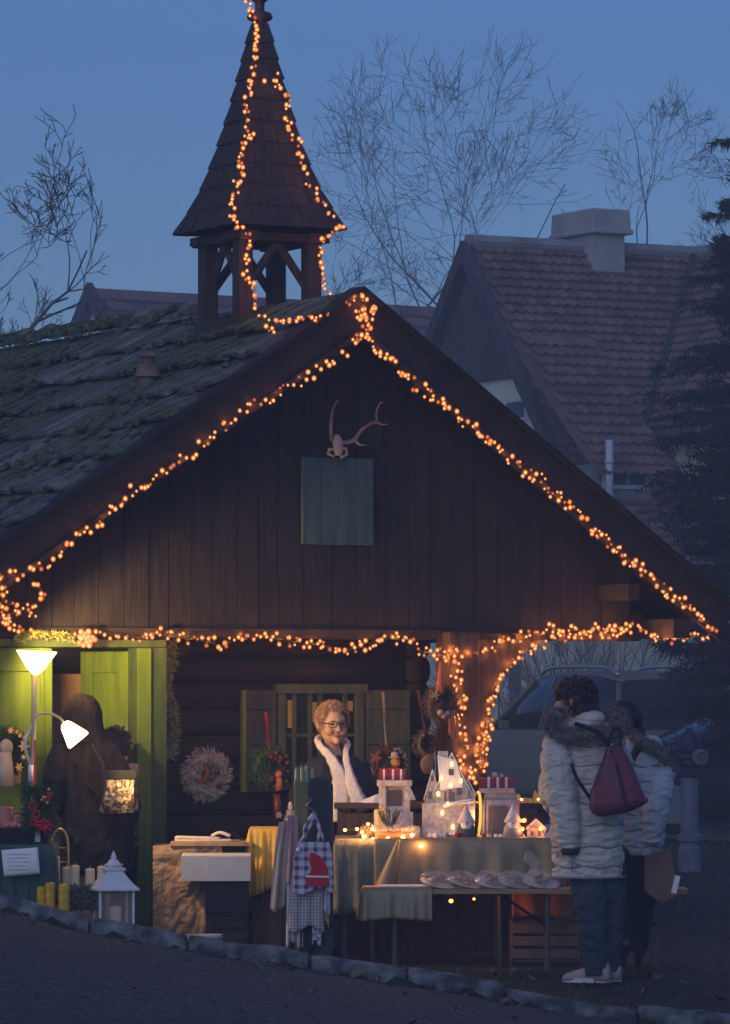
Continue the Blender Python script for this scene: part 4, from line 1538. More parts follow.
# estate / off-road wagon: +x is the rear
body = [(-2.32, 0.50, 0.72, 0.62), (-2.24, 0.40, 0.86, 0.78), (-1.9, 0.30, 0.98, 0.90), (-1.2, 0.26, 1.05, 0.94), (-0.6, 0.25, 1.08, 0.95), (1.4, 0.25, 1.09, 0.95), (2.0, 0.28, 1.08, 0.93), (2.24, 0.36, 1.04, 0.88), (2.32, 0.46, 0.92, 0.80)]
hs = [(-1.15, 1.04, 1.10, 0.84, 0.80), (-0.35, 1.05, 1.66, 0.88, 0.66), (0.3, 1.06, 1.71, 0.89, 0.68), (1.3, 1.06, 1.70, 0.88, 0.67), (1.86, 1.05, 1.62, 0.86, 0.64), (2.22, 1.02, 1.10, 0.82, 0.78)]
Ys = 53.0
cpos = gp(598, Ys)
cpos.z = 0.10
suv = car('estate_car', 'grey green off-road estate car with roof rails seen through the arch', cpos, radians(-67), paint_grey, body, hs, ((-1.45, 1.35), 0.34, 0.84),
          [('tail_lamp', (2.25, -0.76, 0.95), (0.10, 0.12, 0.32), lamp_red), ('tail_lamp', (2.25, 0.76, 0.95), (0.10, 0.12, 0.32), lamp_red),
           ('headlight', (-2.2, -0.66, 0.74), (0.12, 0.26, 0.14), lamp_clear), ('headlight', (-2.2, 0.66, 0.74), (0.12, 0.26, 0.14), lamp_clear),
           ('number_plate', (2.325, 0, 0.72), (0.02, 0.5, 0.11), plate_white), ('bumper', (2.26, 0, 0.46), (0.16, 1.7, 0.16), black_metal),
           ('mirror', (-0.55, -0.97, 1.10), (0.07, 0.13, 0.10), paint_grey), ('mirror', (-0.55, 1.02, 1.12), (0.12, 0.18, 0.14), paint_grey)])
for sgn in (-1, 1):
    mb = MB()
    mb.tube(spl([(-0.3, sgn * 0.6, 1.69), (0.0, sgn * 0.61, 1.765), (0.8, sgn * 0.61, 1.78), (1.5, sgn * 0.6, 1.76), (1.75, sgn * 0.59, 1.68)], 5), 0.022, 8)
    mb.build('roof_rail', M('bright rail', (0.55, 0.56, 0.55), 0.3, metal=0.8), suv, smooth=True)
body2 = [(-2.15, 0.42, 0.62, 0.60), (-2.08, 0.30, 0.74, 0.76), (-1.7, 0.24, 0.86, 0.85), (-1.0, 0.20, 0.93, 0.88), (0, 0.2, 0.95, 0.89), (1.4, 0.2, 0.96, 0.88), (1.95, 0.26, 0.95, 0.82), (2.1, 0.36, 0.8, 0.74)]
hs2 = [(-1.15, 0.92, 0.97, 0.78, 0.74), (-0.3, 0.93, 1.42, 0.83, 0.6), (0.4, 0.93, 1.47, 0.84, 0.61), (1.2, 0.93, 1.44, 0.83, 0.6), (1.95, 0.92, 0.99, 0.78, 0.72)]
c2 = gp(772, 48.4)
c2.z = 0.10
car('dark_hatchback', 'black car parked behind the old hydrant with its bonnet to the left', c2, radians(12), paint_dark, body2, hs2, ((-1.35, 1.25), 0.31, 0.78),
    [('headlight', (-2.02, -0.62, 0.66), (0.14, 0.26, 0.12), lamp_clear), ('headlight', (-2.02, 0.62, 0.66), (0.14, 0.26, 0.12), lamp_clear),
     ('mirror', (-0.62, -0.93, 0.98), (0.08, 0.14, 0.09), paint_dark), ('mirror', (-0.62, 0.95, 0.98), (0.12, 0.18, 0.12), paint_dark)])

# ------------------------------------------------------------------ old water hydrant
hp = gp(689, 40.0)
hp.z = ground_z(hp.x, hp.y)
hyd = thing('standpipe_hydrant', 'old blue topped grey iron hydrant column at the edge of the grass', 'hydrant', hp)
g_iron = M('grey painted iron', (0.12, 0.135, 0.16), 0.6, (0.18, 0.20, 0.23), 8, bump=0.3)
b_iron = M('blue painted iron', (0.012, 0.018, 0.05), 0.5, (0.02, 0.03, 0.08), 8, bump=0.2)
s = 40.0 / F
zz = lambda py: W(689, py, 40).z - hp.z
mb = MB()
mb.lathe([(0.10, 0), (0.10, zz(848)), (0.085, zz(846)), (0.084, zz(842)), (0.108, zz(841)), (0.108, zz(835)), (0.08, zz(833)), (0.076, zz(777))], (0, 0, 0), 20)
mb.build('column', g_iron, hyd, smooth=False)
mb = MB()
mb.lathe([(0.085, zz(777)), (0.10, zz(775)), (0.10, zz(770)), (0.09, zz(768)), (0.103, zz(764)), (0.09, zz(761)), (0.103, zz(757)), (0.09, zz(754)), (0.106, zz(750)), (0.106, zz(744)), (0.095, zz(741))], (0, 0, 0), 20)
mb.build('head', b_iron, hyd)
mb = MB()
mb.lathe([(0.096, zz(741)), (0.09, zz(737)), (0.07, zz(733)), (0.03, zz(731)), (0.03, zz(728)), (0.0, zz(727))], (0, 0, 0), 20)
mb.build('cap', b_iron, hyd)
mb = MB()
nz_ = zz(757)
mb.lathe([(0.05, 0), (0.05, 0.06), (0.072, 0.061), (0.072, 0.10), (0.05, 0.105), (0.045, 0.085), (0.02, 0.086), (0.02, 0.11), (0.0, 0.112)], (0.06, -0.06, nz_), 16, rot=(pi / 2, 0, 0.35))
nzl = mb.build('nozzle', g_iron, hyd)
mb = MB()
mb.lathe([(0.045, 0), (0.045, 0.03), (0.05, 0.031), (0.05, 0.05), (0.0, 0.055)], (-0.07, -0.02, nz_), 14, rot=(pi / 2, 0, -1.4))
mb.build('nozzle', b_iron, hyd)
# ------------------------------------------------------------------ floor lamp with two shades
YL = 26.15
def on_ground(px, Y, h=None):
    p = W(px, 690, Y)
    p.z = ground_z(p.x, p.y)
    return p
def L_(root, px, py, Y):          # point in a thing's local frame (no rotation)
    return W(px, py, Y) - root.location

lampmat = EM('lit lampshade', (1.0, 0.62, 0.24), 10.0)
cream_metal = M('cream painted tube', (0.55, 0.46, 0.33), 0.4)
lp = on_ground(33, YL)
lamp = thing('floor_lamp', 'cream floor lamp with a glowing upward bowl and a bent reading arm', 'floor lamp', lp)
mb = MB()
mb.tube([L_(lamp, 32, 905, YL), L_(lamp, 33, 780, YL), L_(lamp, 34, 720, YL), L_(lamp, 35, 675, YL)], 0.013, 10)
mb.lathe([(0.13, 0), (0.13, 0.015), (0.03, 0.03)], (0, 0, 0.0), 20)
mb.build('pole', cream_metal, lamp, smooth=True)
mb = MB()
s = YL / F
c = L_(lamp, 35.5, 673, YL)
mb.lathe([(0.016, -0.01), (0.024, 0.0), (0.050, 4 * s), (0.118, 21.5 * s), (0.114, 22 * s), (0.045, 5 * s), (0.015, 2 * s)], c, 28, cap=False, rot=(0, radians(3), 0))
mb.build('lamp_shade', lampmat, lamp, smooth=True)
mb = MB()
arm = spl([L_(lamp, 33, 735, YL), L_(lamp, 34, 722, YL), L_(lamp, 40, 714, YL), L_(lamp, 51, 714, YL), L_(lamp, 60, 718, YL), L_(lamp, 64, 724, YL)], 6)
mb.tube(arm, 0.008, 8)
mb.build('lamp_arm', cream_metal, lamp, smooth=True)
mb = MB()
# second shade: cone whose mouth faces down to the right
a0 = L_(lamp, 64, 723, YL)
a1 = L_(lamp, 79, 741, YL)
ax = (a1 - a0)
q = Vector((0, 0, 1)).rotation_difference(ax).to_matrix()
ring = []
for (r_, t_) in ((0.02, 0.0), (0.035, 0.12), (0.072, 0.9), (0.070, 1.0), (0.03, 0.3)):
    ring.append([a0 + ax * t_ + q @ Vector((r_ * cos(2 * pi * k / 24), r_ * sin(2 * pi * k / 24), 0)) for k in range(24)])
mb.loft(ring, cap=False)
mb.build('lamp_shade', lampmat, lamp, smooth=True)
mb = MB()
for k in range(3):
    mb.tube(spl([L_(lamp, 32, 725 + 3 * k, YL), L_(lamp, 26 - k, 738, YL - 0.02), L_(lamp, 27 - k, 752, YL - 0.02), L_(lamp, 32, 762 + 4 * k, YL)], 6), 0.004, 5)
mb.build('cable_loop', white_paint, lamp, smooth=True)
mb = MB()
mb.tube([L_(lamp, 31, 765, YL - 0.02), L_(lamp, 31, 782, YL - 0.02)], 0.017, 8)
mb.build('cable_switch', white_paint, lamp, smooth=True)
mb = MB()
mb.tube([L_(lamp, 35, 740, YL - 0.02), L_(lamp, 35, 795, YL - 0.02)], 0.006, 6)
mb.build('red_tape', red_gloss, lamp)

for (pt, e_, kd, dr_) in ((L_(lamp, 38, 645, YL + 0.02), 230.0, 'SPOT', (0.75, 1.0, -0.5)), (L_(lamp, 88, 748, YL - 0.03), 4.0, 'POINT', None), (L_(lamp, 88, 748, YL - 0.12), 62.0, 'SPOT', (1.0, 0.25, -0.25))):
    ld_ = bpy.data.lights.new('lamp_bulb_light', kd)
    if kd == 'SPOT':
        ld_.spot_size = radians(112)
        ld_.spot_blend = 0.5
    ld_.energy = e_
    ld_.color = (1.0, 0.60, 0.22)
    ld_.shadow_soft_size = 0.05
    lo = bpy.data.objects.new('lamp_bulb_light', ld_)
    COL.objects.link(lo)
    lo.parent = lamp
    lo.location = pt
    if kd == 'SPOT':
        lo.rotation_euler = Vector(dr_).to_track_quat('-Z', 'Y').to_euler()
# ------------------------------------------------------------------ wreath builder
def wreath(label, px, py, R, r, v=None, Y=None, needle=fir, n=900, nl=0.035, extras=None, ribbon=None, name='wreath', core=None, squash=1.0, group='wreaths hung on the hut', nw=0.0035):
    P = hut_world(H(px, py, v)) if v is not None else W(px, py, Y)
    root = thing(name, label, 'wreath', P, A if v is not None else 0, group)
    mb = MB()
    m = 28
    ringp = [Vector((R * cos(2 * pi * k / m), 0, R * sin(2 * pi * k / m) * squash)) for k in range(m + 1)]
    mb.tube(ringp, r * 0.62, 7, cap=False)
    for k in range(n):
        a = rnd(0, 2 * pi)
        b_ = rnd(0, 2 * pi)
        c_ = Vector((cos(a), 0, sin(a) * squash))
        tdir = Vector((-sin(a), 0, cos(a)))
        nrm = c_ * cos(b_) + Vector((0, 1, 0)) * sin(b_)
        p = c_ * R + nrm * r * rnd(0.3, 0.75)
        d = (nrm * rnd(0.5, 1.0) + tdir * rnd(0.2, 1.0) + Vector((rnd(-.3, .3), rnd(-.3, .3), rnd(-.3, .3)))).normalized()
        l = nl * rnd(0.6, 1.25)
        sd = d.orthogonal().normalized() * nw
        sd = Matrix.Rotation(rnd(0, 6), 3, d) @ sd
        mb.add([p - sd, p + sd, p + d * l * 0.6 + sd * 0.7, p + d * l, p + d * l * 0.6 - sd * 0.7], [(0, 1, 2, 3, 4)])
    mb.build('ring', needle, root)
    if extras:
        extras(root, R, r)
    if ribbon:
        (x, y0, mat_, w) = ribbon
        if v is not None:
            p0 = H(x, y0, v) - H(px, py, v)
            p0 = Vector((p0.x, 0, p0.z))
        else:
            p0 = W(x, y0, Y) - P
        mb = MB()
        mb.loft([[Vector((p0.x - w, 0, p0.z)), Vector((p0.x + w, 0, p0.z)), Vector((p0.x + w, 0.004, p0.z)), Vector((p0.x - w, 0.004, p0.z))],
                 [Vector((p0.x * .5 - w * 1.1, -0.004, (p0.z + R) * .5)), Vector((p0.x * .5 + w * .9, 0.004, (p0.z + R) * .5)), Vector((p0.x * .5 + w * .9, 0.008, (p0.z + R) * .5)), Vector((p0.x * .5 - w * 1.1, 0.0, (p0.z + R) * .5))],
                 [Vector((-w, 0, R * squash)), Vector((w, 0, R * squash)), Vector((w, 0.004, R * squash)), Vector((-w, 0.004, R * squash))]])
        mb.build('ribbon', mat_, root)
    return root

def balls(root, items, name='bauble'):
    for (x, z, r, mat_) in items:
        mb = MB()
        mb.ell((x, -0.055 - r * .3, z), r, 10)
        mb.build(name, mat_, root, smooth=True)

def starm(mb, c, R, r, n=6, t=0.008, mi=0):
    poly = [(c[0] + (R if k % 2 == 0 else r) * cos(pi * k / n), c[2] + (R if k % 2 == 0 else r) * sin(pi * k / n)) for k in range(2 * n)]
    mb.prism(poly, c[1], c[1] + t, mi)

frost = M('frosted pale needles', (0.42, 0.37, 0.30), 0.85, (0.66, 0.59, 0.50), 18)
maroon = M('dark maroon berries', (0.07, 0.012, 0.014), 0.4, (0.12, 0.022, 0.022), 20)
dkbrown = M('dark brown cones', (0.06, 0.038, 0.026), 0.85, (0.16, 0.10, 0.06), 25)
straw = M('pale straw', (0.34, 0.25, 0.15), 0.85, (0.46, 0.36, 0.22), 30)
felt_beige = M('beige felt', (0.42, 0.34, 0.26), 0.95, (0.5, 0.42, 0.33), 20)
felt_red = M('red felt', (0.42, 0.015, 0.02), 0.95, (0.5, 0.025, 0.03), 30, bump=0.3)
felt_rust = M('rust felt', (0.34, 0.10, 0.05), 0.95, (0.42, 0.14, 0.07), 30)
felt_grey = M('grey felt', (0.30, 0.29, 0.29), 0.95, (0.40, 0.39, 0.39), 30)

def ex_frost(root, R, r):
    mb = MB()
    mb.tube([(-0.03, -0.03, -0.06), (-0.01, -0.035, 0.02), (-0.02, -0.03, 0.07)], [0.02, 0.018, 0.008], 8)
    mb.tube([(-0.01, -0.03, -0.02), (0.03, -0.03, -0.01), (0.045, -0.03, -0.06)], [0.014, 0.014, 0.008], 7)
    mb.tube([(-0.02, -0.03, 0.06), (-0.045, -0.03, 0.09)], 0.006, 5)
    mb.build('reindeer_ornament', felt_rust, root, smooth=True)
    balls(root, [(-0.075, -0.03, 0.022, felt_rust), (0.05, 0.02, 0.02, brown_twig), (0.06, -0.07, 0.018, maroon)])
wreath('round frosted pine wreath with a small reindeer on the wall right of the door', 206, 775, 0.105, 0.065, v=VW - 0.06, needle=frost, n=1700, nl=0.045, extras=ex_frost,
       ribbon=(206, 712, M('thin dark cord', (0.06, 0.03, 0.02), 0.8), 0.002), nw=0.006)

def ex_maroon(root, R, r):
    for k in range(34):
        a = rnd(-1.9, 1.9)
        rr = R + rnd(-0.04, 0.04)
        mb = MB()
        mb.ell((rr * cos(a), -rnd(0.03, 0.07), rr * sin(a)), rnd(0.012, 0.02), 8)
        mb.build('berry', maroon, root, smooth=True)
    mb = MB()
    mb.tube([(0.03, -0.06, -0.06), (0.035, -0.06, -0.14)], [0.02, 0.026], 10)
    mb.ell((0.03, -0.065, -0.04), 0.026, 10)
    mb.build('hanging_figure', felt_rust, root, smooth=True)
    mb = MB()
    mb.tube([(0.02, -0.05, -0.16), (0.03, -0.05, -0.26), (0.025, -0.05, -0.32)], [0.022, 0.03, 0.018], 8)
    mb.build('ribbon_tail', maroon, root, smooth=True)
    mb = MB()
    starm(mb, (0.02, -0.09, -0.29), 0.024, 0.016, 5)
    mb.build('tag', felt_grey, root)
wreath('green wreath with maroon berries and red ribbon hanging left of the vendor', 270, 768, 0.085, 0.06, v=VW - 0.28, needle=fir, n=1300, nl=0.05, extras=ex_maroon, ribbon=(266, 712, red_gloss, 0.007))

def ex_snow(root, R, r):
    mb = MB()
    mb.ell((0.03, -0.06, -0.06), (0.045, 0.03, 0.05), 12)
    mb.ell((0.025, -0.065, 0.02), (0.034, 0.028, 0.034), 12)
    mb.build('snowman_body', straw, root, smooth=True)
    mb = MB()
    mb.lathe([(0.04, 0), (0.04, 0.006), (0.025, 0.008), (0.022, 0.035), (0.0, 0.04)], (0.02, -0.062, 0.045), 12)
    mb.build('snowman_hat', felt_beige, root)
    mb = MB()
    starm(mb, (-0.105, -0.05, 0.045), 0.05, 0.018, 5)
    mb.build('leaf_star', felt_rust, root)
    mb = MB()
    for k in range(22):
        a = rnd(-1.2, 1.2)
        starm(mb, (R * 1.15 * cos(a) + rnd(-.02, .02), -0.05 - rnd(0, .02), R * 1.3 * sin(a)), rnd(0.008, 0.015), 0.005, 5, 0.004)
    mb.build('small_stars', straw, root)
wreath('dark twig wreath with a straw snowman right of the vendor', 387, 765, 0.085, 0.045, v=VW - 0.3, needle=dkbrown, n=1100, nl=0.045, extras=ex_snow, ribbon=(383, 692, straw, 0.008))

def ex_heart(root, R, r):
    mb = MB()
    mb.ell((-0.015, -0.05, -0.13), (0.055, 0.012, 0.062), 14)
    mb.build('wooden_disc', M('pale wood disc', (0.30, 0.17, 0.09), 0.7, (0.38, 0.22, 0.12), 12), root, smooth=True)
    mb = MB()
    for k in range(40):
        a = rnd(0, 2 * pi)
        starm(mb, (R * 1.1 * cos(a), -0.04, R * 1.1 * sin(a)), rnd(0.008, 0.016), 0.006, 5, 0.004)
    mb.build('pale_blossoms', straw, root)
wreath('small wreath of pale blossoms with a wooden disc beside the corner post', 426, 744, 0.065, 0.032, v=VW - 0.35, needle=dkbrown, n=700, nl=0.03, extras=ex_heart, ribbon=(418, 690, brown_twig, 0.01))

def ex_gnome(root, R, r):
    mb = MB()
    mb.lathe([(0.035, 0.0), (0.024, 0.07), (0.012, 0.15), (0.004, 0.2)], (-0.02, -0.03, 0.06), 12)
    mb.build('pointed_hat', felt_rust, root, smooth=True)
    for (x, z, q) in ((-0.04, -0.06, 0.022), (-0.015, -0.08, 0.02), (0.01, -0.065, 0.018)):
        mb = MB()
        mb.ell((x, -0.06, z), q, 10)
        mb.build('bauble', M('blush bauble', (0.42, 0.24, 0.2), 0.4), root, smooth=True)
    mb = MB()
    for k in range(5):
        x = 0.02 + 0.012 * k
        mb.tube(spl([(x, -0.05, -0.05), (x + rnd(-.01, .02), -0.06, -0.12), (x + 0.01, -0.05, -0.19 - 0.012 * k)], 4), [0.009] * 9, 5)
    mb.build('ribbon_tail', felt_rust, root)
    mb = MB()
    starm(mb, (-0.07, -0.06, 0.05), 0.035, 0.012, 5)
    mb.build('leaf_star', straw, root)
wreath('large brown wreath with pointed rust hat hung high on the corner post', 441, 703, 0.075, 0.05, v=0.17, needle=brown_twig, n=1200, nl=0.045, extras=ex_gnome, ribbon=(438, 672, felt_rust, 0.012))

def ex_gold(root, R, r):
    mb = MB()
    mb.ell((-0.03, -0.07, 0.03), (0.045, 0.03, 0.05), 12)
    mb.tube([(-0.035, -0.06, 0.0), (-0.03, -0.06, -0.2)], [0.04, 0.06], 12)
    mb.build('robed_figure', felt_beige, root, smooth=True)
    for (x, z, q) in ((0.085, 0.035, 0.04), (0.06, 0.1, 0.02), (0.055, -0.09, 0.032), (0.0, 0.13, 0.025)):
        mb = MB()
        starm(mb, (x, -0.07, z), q, q * 0.45, 6)
        mb.build('gold_star', gold, root)
    balls(root, [(0.085, -0.035, 0.022, gold), (0.04, 0.115, 0.018, gold), (0.09, 0.085, 0.014, gold), (-0.1, 0.09, 0.02, gold)])
wreath('fir wreath with gold stars and robed figure on the green panel by the lamp', 6, 752, 0.10, 0.055, v=VD - 0.09, needle=fir, n=1100, nl=0.045, extras=ex_gold)
q = H(12, 777, VD - 0.05)
mb = MB()
mb.box((0, 0, 0), (0.11, 0.012, 0.075))
for k in range(5):
    mb.box((-0.045 + 0.022 * k, -0.008, rnd(-0.01, 0.01)), (0.012, 0.006, 0.05), None, 1)
tag(mb.build('picture_board', [felt_beige, gold], None, loc=hut_world(q), rz=A), 'small pale board with gold scratches under the gold star wreath', 'board')

# hanging fir garland beside the door and garland on the lintel
def garland(label, pts, fn, r, n, mat_, nl=0.04, gp_=None):
    P0 = fn(*pts[0])
    path = spl([fn(*p) - P0 for p in pts], 6)
    mb = MB()
    mb.tube(path, 0.008, 5)
    for k in range(n):
        i = random.randrange(len(path) - 1)
        p = path[i].lerp(path[i + 1], random.random())
        t_ = (path[i + 1] - path[i]).normalized()
        d = Vector((rnd(-1, 1), rnd(-1, 1), rnd(-1, 1))).normalized()
        rr = r * (0.6 + 0.5 * mnoise.noise(p * 9))
        p = p + d * rr * rnd(0, 0.8)
        e = (d + t_ * rnd(-.8, .8)).normalized() * nl * rnd(0.5, 1.2)
        sd = e.orthogonal().normalized() * 0.0045
        sd = Matrix.Rotation(rnd(0, 6), 3, e.normalized()) @ sd
        mb.add([p - sd, p + sd, p + e * 0.6 + sd * .6, p + e, p + e * .6 - sd * .6], [(0, 1, 2, 3, 4)])
    o = mb.build('garland', mat_, None, loc=P0)
    return tag(o, label, 'garland', gp_)
sage = M('greyish green garland leaves', (0.20, 0.26, 0.11), 0.8, (0.36, 0.40, 0.22), 25)
garland('long fir garland hanging down the wall between green door frame and frosted wreath', [(173, 642), (171, 665), (166, 690), (172, 712), (175, 735), (169, 758)], onv(0.62), 0.055, 1500, sage)
garland('pale green garland laid along the door lintel above the lamp bowl', [(18, 640), (28, 635), (42, 634), (58, 635), (72, 639)], onv(VD - 0.11), 0.03, 800, M('fresh green garland', (0.14, 0.2, 0.04), 0.8, (0.24, 0.3, 0.08), 25), 0.03)
P = hut_world(H(87, 637, VD - 0.13))
mb = MB()
for k in range(15):
    a = k * 2.4
    rr = 0.014 * sqrt(k)
    mb.lathe([(0.0, 0), (0.012, 0.006), (0.019, 0.016), (0.016, 0.028), (0.006, 0.034)], (rr * cos(a), -0.02 - rnd(0, .015), rr * sin(a) - 0.012), 7, rot=(pi / 2 + rnd(-.4, .4), rnd(-.4, .4), 0))
tag(mb.build('berry_cluster', M('frosted pink red berries', (0.5, 0.09, 0.07), 0.6, (0.62, 0.16, 0.12), 20), None, loc=P, smooth=True), 'cluster of frosted pink red berries on the lintel above the green door', 'ornament')

# ------------------------------------------------------------------ antlers on the gable
P = hut_world(H(335, 452, VG - 0.06))
ant = thing('antler_trophy', 'small deer skull with uneven antlers mounted above the teal hatch', 'trophy', P, A)
fs = lambda x, y, d=0.0: Vector((H(x, y, VG - 0.06).x - H(335, 452, VG - 0.06).x, d, H(x, y, VG - 0.06).z - H(335, 452, VG - 0.06).z))
bone = M('weathered bone', (0.30, 0.26, 0.25), 0.8, (0.40, 0.35, 0.33), 20, bump=0.3)
horn = M('brown antler', (0.14, 0.09, 0.07), 0.7, (0.30, 0.24, 0.21), 12, bump=0.3)
mb = MB()
mb.tube([fs(334, 436, -0.03), fs(334, 443, -0.05), fs(333, 449, -0.07), fs(333, 456, -0.07)], [0.022, 0.034, 0.030, 0.022], 10)
mb.tube([fs(333, 450, -0.05), fs(342, 449, -0.05), fs(343, 455, -0.05), fs(336, 458, -0.06)], [0.012, 0.012, 0.01, 0.008], 7)
mb.tube([fs(333, 450, -0.05), fs(325, 450, -0.05), fs(324, 454, -0.05), fs(330, 457, -0.06)], [0.012, 0.012, 0.01, 0.008], 7)
mb.build('skull', bone, ant, smooth=True)
mb = MB()
mb.tube(spl([fs(330, 441, -0.03), fs(327, 431, -0.05), fs(326, 420, -0.07), fs(328, 409, -0.07), fs(333, 402, -0.05), fs(335, 401, -0.05)], 5), [0.014 - 0.010 * (i / 25) for i in range(26)], 8)
mb.build('antler', horn, ant, smooth=True)
mb = MB()
mb.tube(spl([fs(334, 442, -0.03), fs(342, 443, -0.05), fs(349, 440, -0.07), fs(355, 431, -0.08), fs(365, 424, -0.08), fs(370, 422, -0.08), fs(371, 413, -0.07), fs(375, 404, -0.06), fs(379, 403, -0.06)], 5), [0.015 - 0.011 * (i / 40) for i in range(41)], 8)
mb.tube(spl([fs(349, 440, -0.07), fs(353, 445, -0.08), fs(359, 446, -0.09)], 4), [0.011 - 0.001 * i for i in range(9)], 7)
mb.tube(spl([fs(369, 422, -0.08), fs(374, 425, -0.09), fs(380, 425, -0.1)], 4), [0.010 - 0.0009 * i for i in range(9)], 7)
mb.build('antler', horn, ant, smooth=True)

# ------------------------------------------------------------------ cloth helper
def draped(name, label, px0, px1, ytop, ybot, Y0, Y1, mat_, cat='tablecloth', folds=9, amp=0.02, top_h=None, ragged=0.0, skew=0, left_side=True, right_side=True):
    """cloth over a table whose front edge runs px0..px1 at depth Y0; hangs down to ybot (number or function of px)"""
    a = W(px0, ytop, Y0)
    b = W(px1, ytop, Y0 + skew)
    c = W(px1, ytop, Y1 + skew)
    c = Vector((b.x, Y1 + skew, b.z))
    d = Vector((a.x, Y1, a.z))
    O = Vector(((a.x + b.x) / 2, (a.y + b.y) / 2, ground_z((a.x + b.x) / 2, a.y)))
    n = 72
    mb = MB()
    def yb(t):
        px = lerp(px0, px1, t)
        return ybot(px) if callable(ybot) else ybot
    # front curtain + side curtains in one strip around the edge, then the top
    loop = []
    if left_side:
        loop += [(d.lerp(a, i / 10), 0.0, Vector((-1, 0, 0))) for i in range(10)]
    loop += [(a.lerp(b, i / n), i / n, Vector((0, -1, 0))) for i in range(n + 1)]
    if right_side:
        loop += [(b.lerp(c, i / 10), 1.0, Vector((1, 0, 0))) for i in range(1, 11)]
    m = 10
    rows_ = []
    for j in range(m + 1):
        s_ = j / m
        row = []
        for k, (p, t, nrm) in enumerate(loop):
            zb = W(lerp(px0, px1, t), yb(t), p.y if abs(nrm.y) > 0.5 else Y0).z + ragged * sin(k * 0.7) * 0.3
            z = lerp(p.z, zb, s_)
            ph = k / max(1, n) * folds * 2 * pi
            w = amp * s_ ** 0.8 * (0.6 * sin(ph) + 0.4 * sin(ph * 2.3 + 1) + 0.35 * mnoise.noise(Vector((k * 0.12, s_ * 2, folds))))
            edge = 0.01 * min(1, s_ * 6)
            row.append(Vector((p.x, p.y, z)) + nrm * (w + edge + 0.02 * s_) - O)
        rows_.append(row)
    w_ = len(loop)
    vs = [p for r_ in rows_ for p in r_]
    mb.add(vs, [(j * w_ + i, j * w_ + i + 1, (j + 1) * w_ + i + 1, (j + 1) * w_ + i) for j in range(m) for i in range(w_ - 1)])
    def topf(i, j):
        p = a.lerp(b, i).lerp(d.lerp(c, i), j) - O
        return p + Vector((0, 0, 0.003 * mnoise.noise(Vector((i * 9, j * 4, 1)))))
    mb.grid(24, 6, topf)
    o = mb.build(name, mat_, None, smooth=True, loc=O, solid=0.003)
    return tag(o, label, cat)

def table(label, px0, px1, ytop, Y0, Y1, mat_top=wood_tan, leg_px=None, skew=0, name='folding_table', th=0.028, cat='table'):
    a = W(px0, ytop, Y0)
    b = W(px1, ytop, Y0 + skew)
    O = Vector(((a.x + b.x) / 2, (Y0 + Y1) / 2, 0))
    gz = ground_z(O.x, O.y)
    O.z = gz
    root = thing(name, label, cat, O)
    mb = MB()
    z = a.z - O.z
    mb.loft([[Vector((a.x, a.y, a.z)) - O, Vector((b.x, b.y, b.z)) - O, Vector((b.x, Y1 + skew, b.z)) - O, Vector((a.x, Y1, a.z)) - O],
             [Vector((a.x, a.y, a.z - th)) - O, Vector((b.x, b.y, b.z - th)) - O, Vector((b.x, Y1 + skew, b.z - th)) - O, Vector((a.x, Y1, a.z - th)) - O]])
    mb.build('tabletop', mat_top, root)
    for lx in leg_px or (px0 + 12, px1 - 12):
        t = (lx - px0) / (px1 - px0)
        for Yl in (Y0 + 0.04, Y1 - 0.04):
            p = a.lerp(b, t)
            x = p.x * (Yl / Y0) if False else p.x
            Yl2 = Yl + skew * t
            mb = MB()
            g_ = ground_z(x, Yl2)
            mb.tube([Vector((x, Yl2, p.z - th)) - O, Vector((x, Yl2, g_ - 0.01)) - O], 0.013, 6)
            mb.build('leg', M('worn steel leg', (0.11, 0.095, 0.08), 0.6, metal=0.3), root)
        mb = MB()
        p = a.lerp(b, t)
        mb.tube([Vector((p.x, Y0 + 0.05 + skew * t, p.z - 0.22)) - O, Vector((p.x, Y1 - 0.05 + skew * t, p.z - 0.22)) - O], 0.01, 6)
        mb.tube([Vector((p.x, (Y0 + Y1) / 2 + skew * t, p.z - 0.22)) - O, Vector((p.x + 0.28 * (1 if t < .5 else -1), (Y0 + Y1) / 2 + skew * t, p.z - th)) - O], 0.01, 6)
        mb.build('cross_brace', black_metal, root)
    return root

# ------------------------------------------------------------------ vendor's counter inside
cz = 27.15
ca, cb = W(334, 803, cz), W(547, 803, cz)
O = Vector(((ca.x + cb.x) / 2, cz + 0.2, 0.03))
cnt = thing('wooden_counter', 'brown wooden counter behind the market table with the vendor standing at it', 'counter', O)
mb = MB()
mb.b2((ca.x - O.x, -0.2, ca.z - 0.035 - O.z), (cb.x - O.x, 0.25, ca.z - O.z))
mb.build('countertop', M('dark varnished top', (0.05, 0.025, 0.018), 0.4, (0.09, 0.045, 0.03), 6, (1, 4, 4)), cnt, bevel=0.004)
mb = MB()
k = 0
z = 0.0
while z < ca.z - 0.06 - O.z:
    mb.b2((ca.x - O.x + 0.02, -0.17 + 0.003 * (k % 2), z), (cb.x - O.x - 0.02, -0.15, min(z + 0.118, ca.z - 0.036 - O.z)))
    z += 0.12
    k += 1
mb.build('front_boards', wood_red, cnt)
mb = MB()
for x in (ca.x - O.x + 0.02, cb.x - O.x - 0.04):
    mb.b2((x, -0.149, 0), (x + 0.03, 0.22, ca.z - 0.036 - O.z))
mb.build('side_panel', wood_red, cnt)

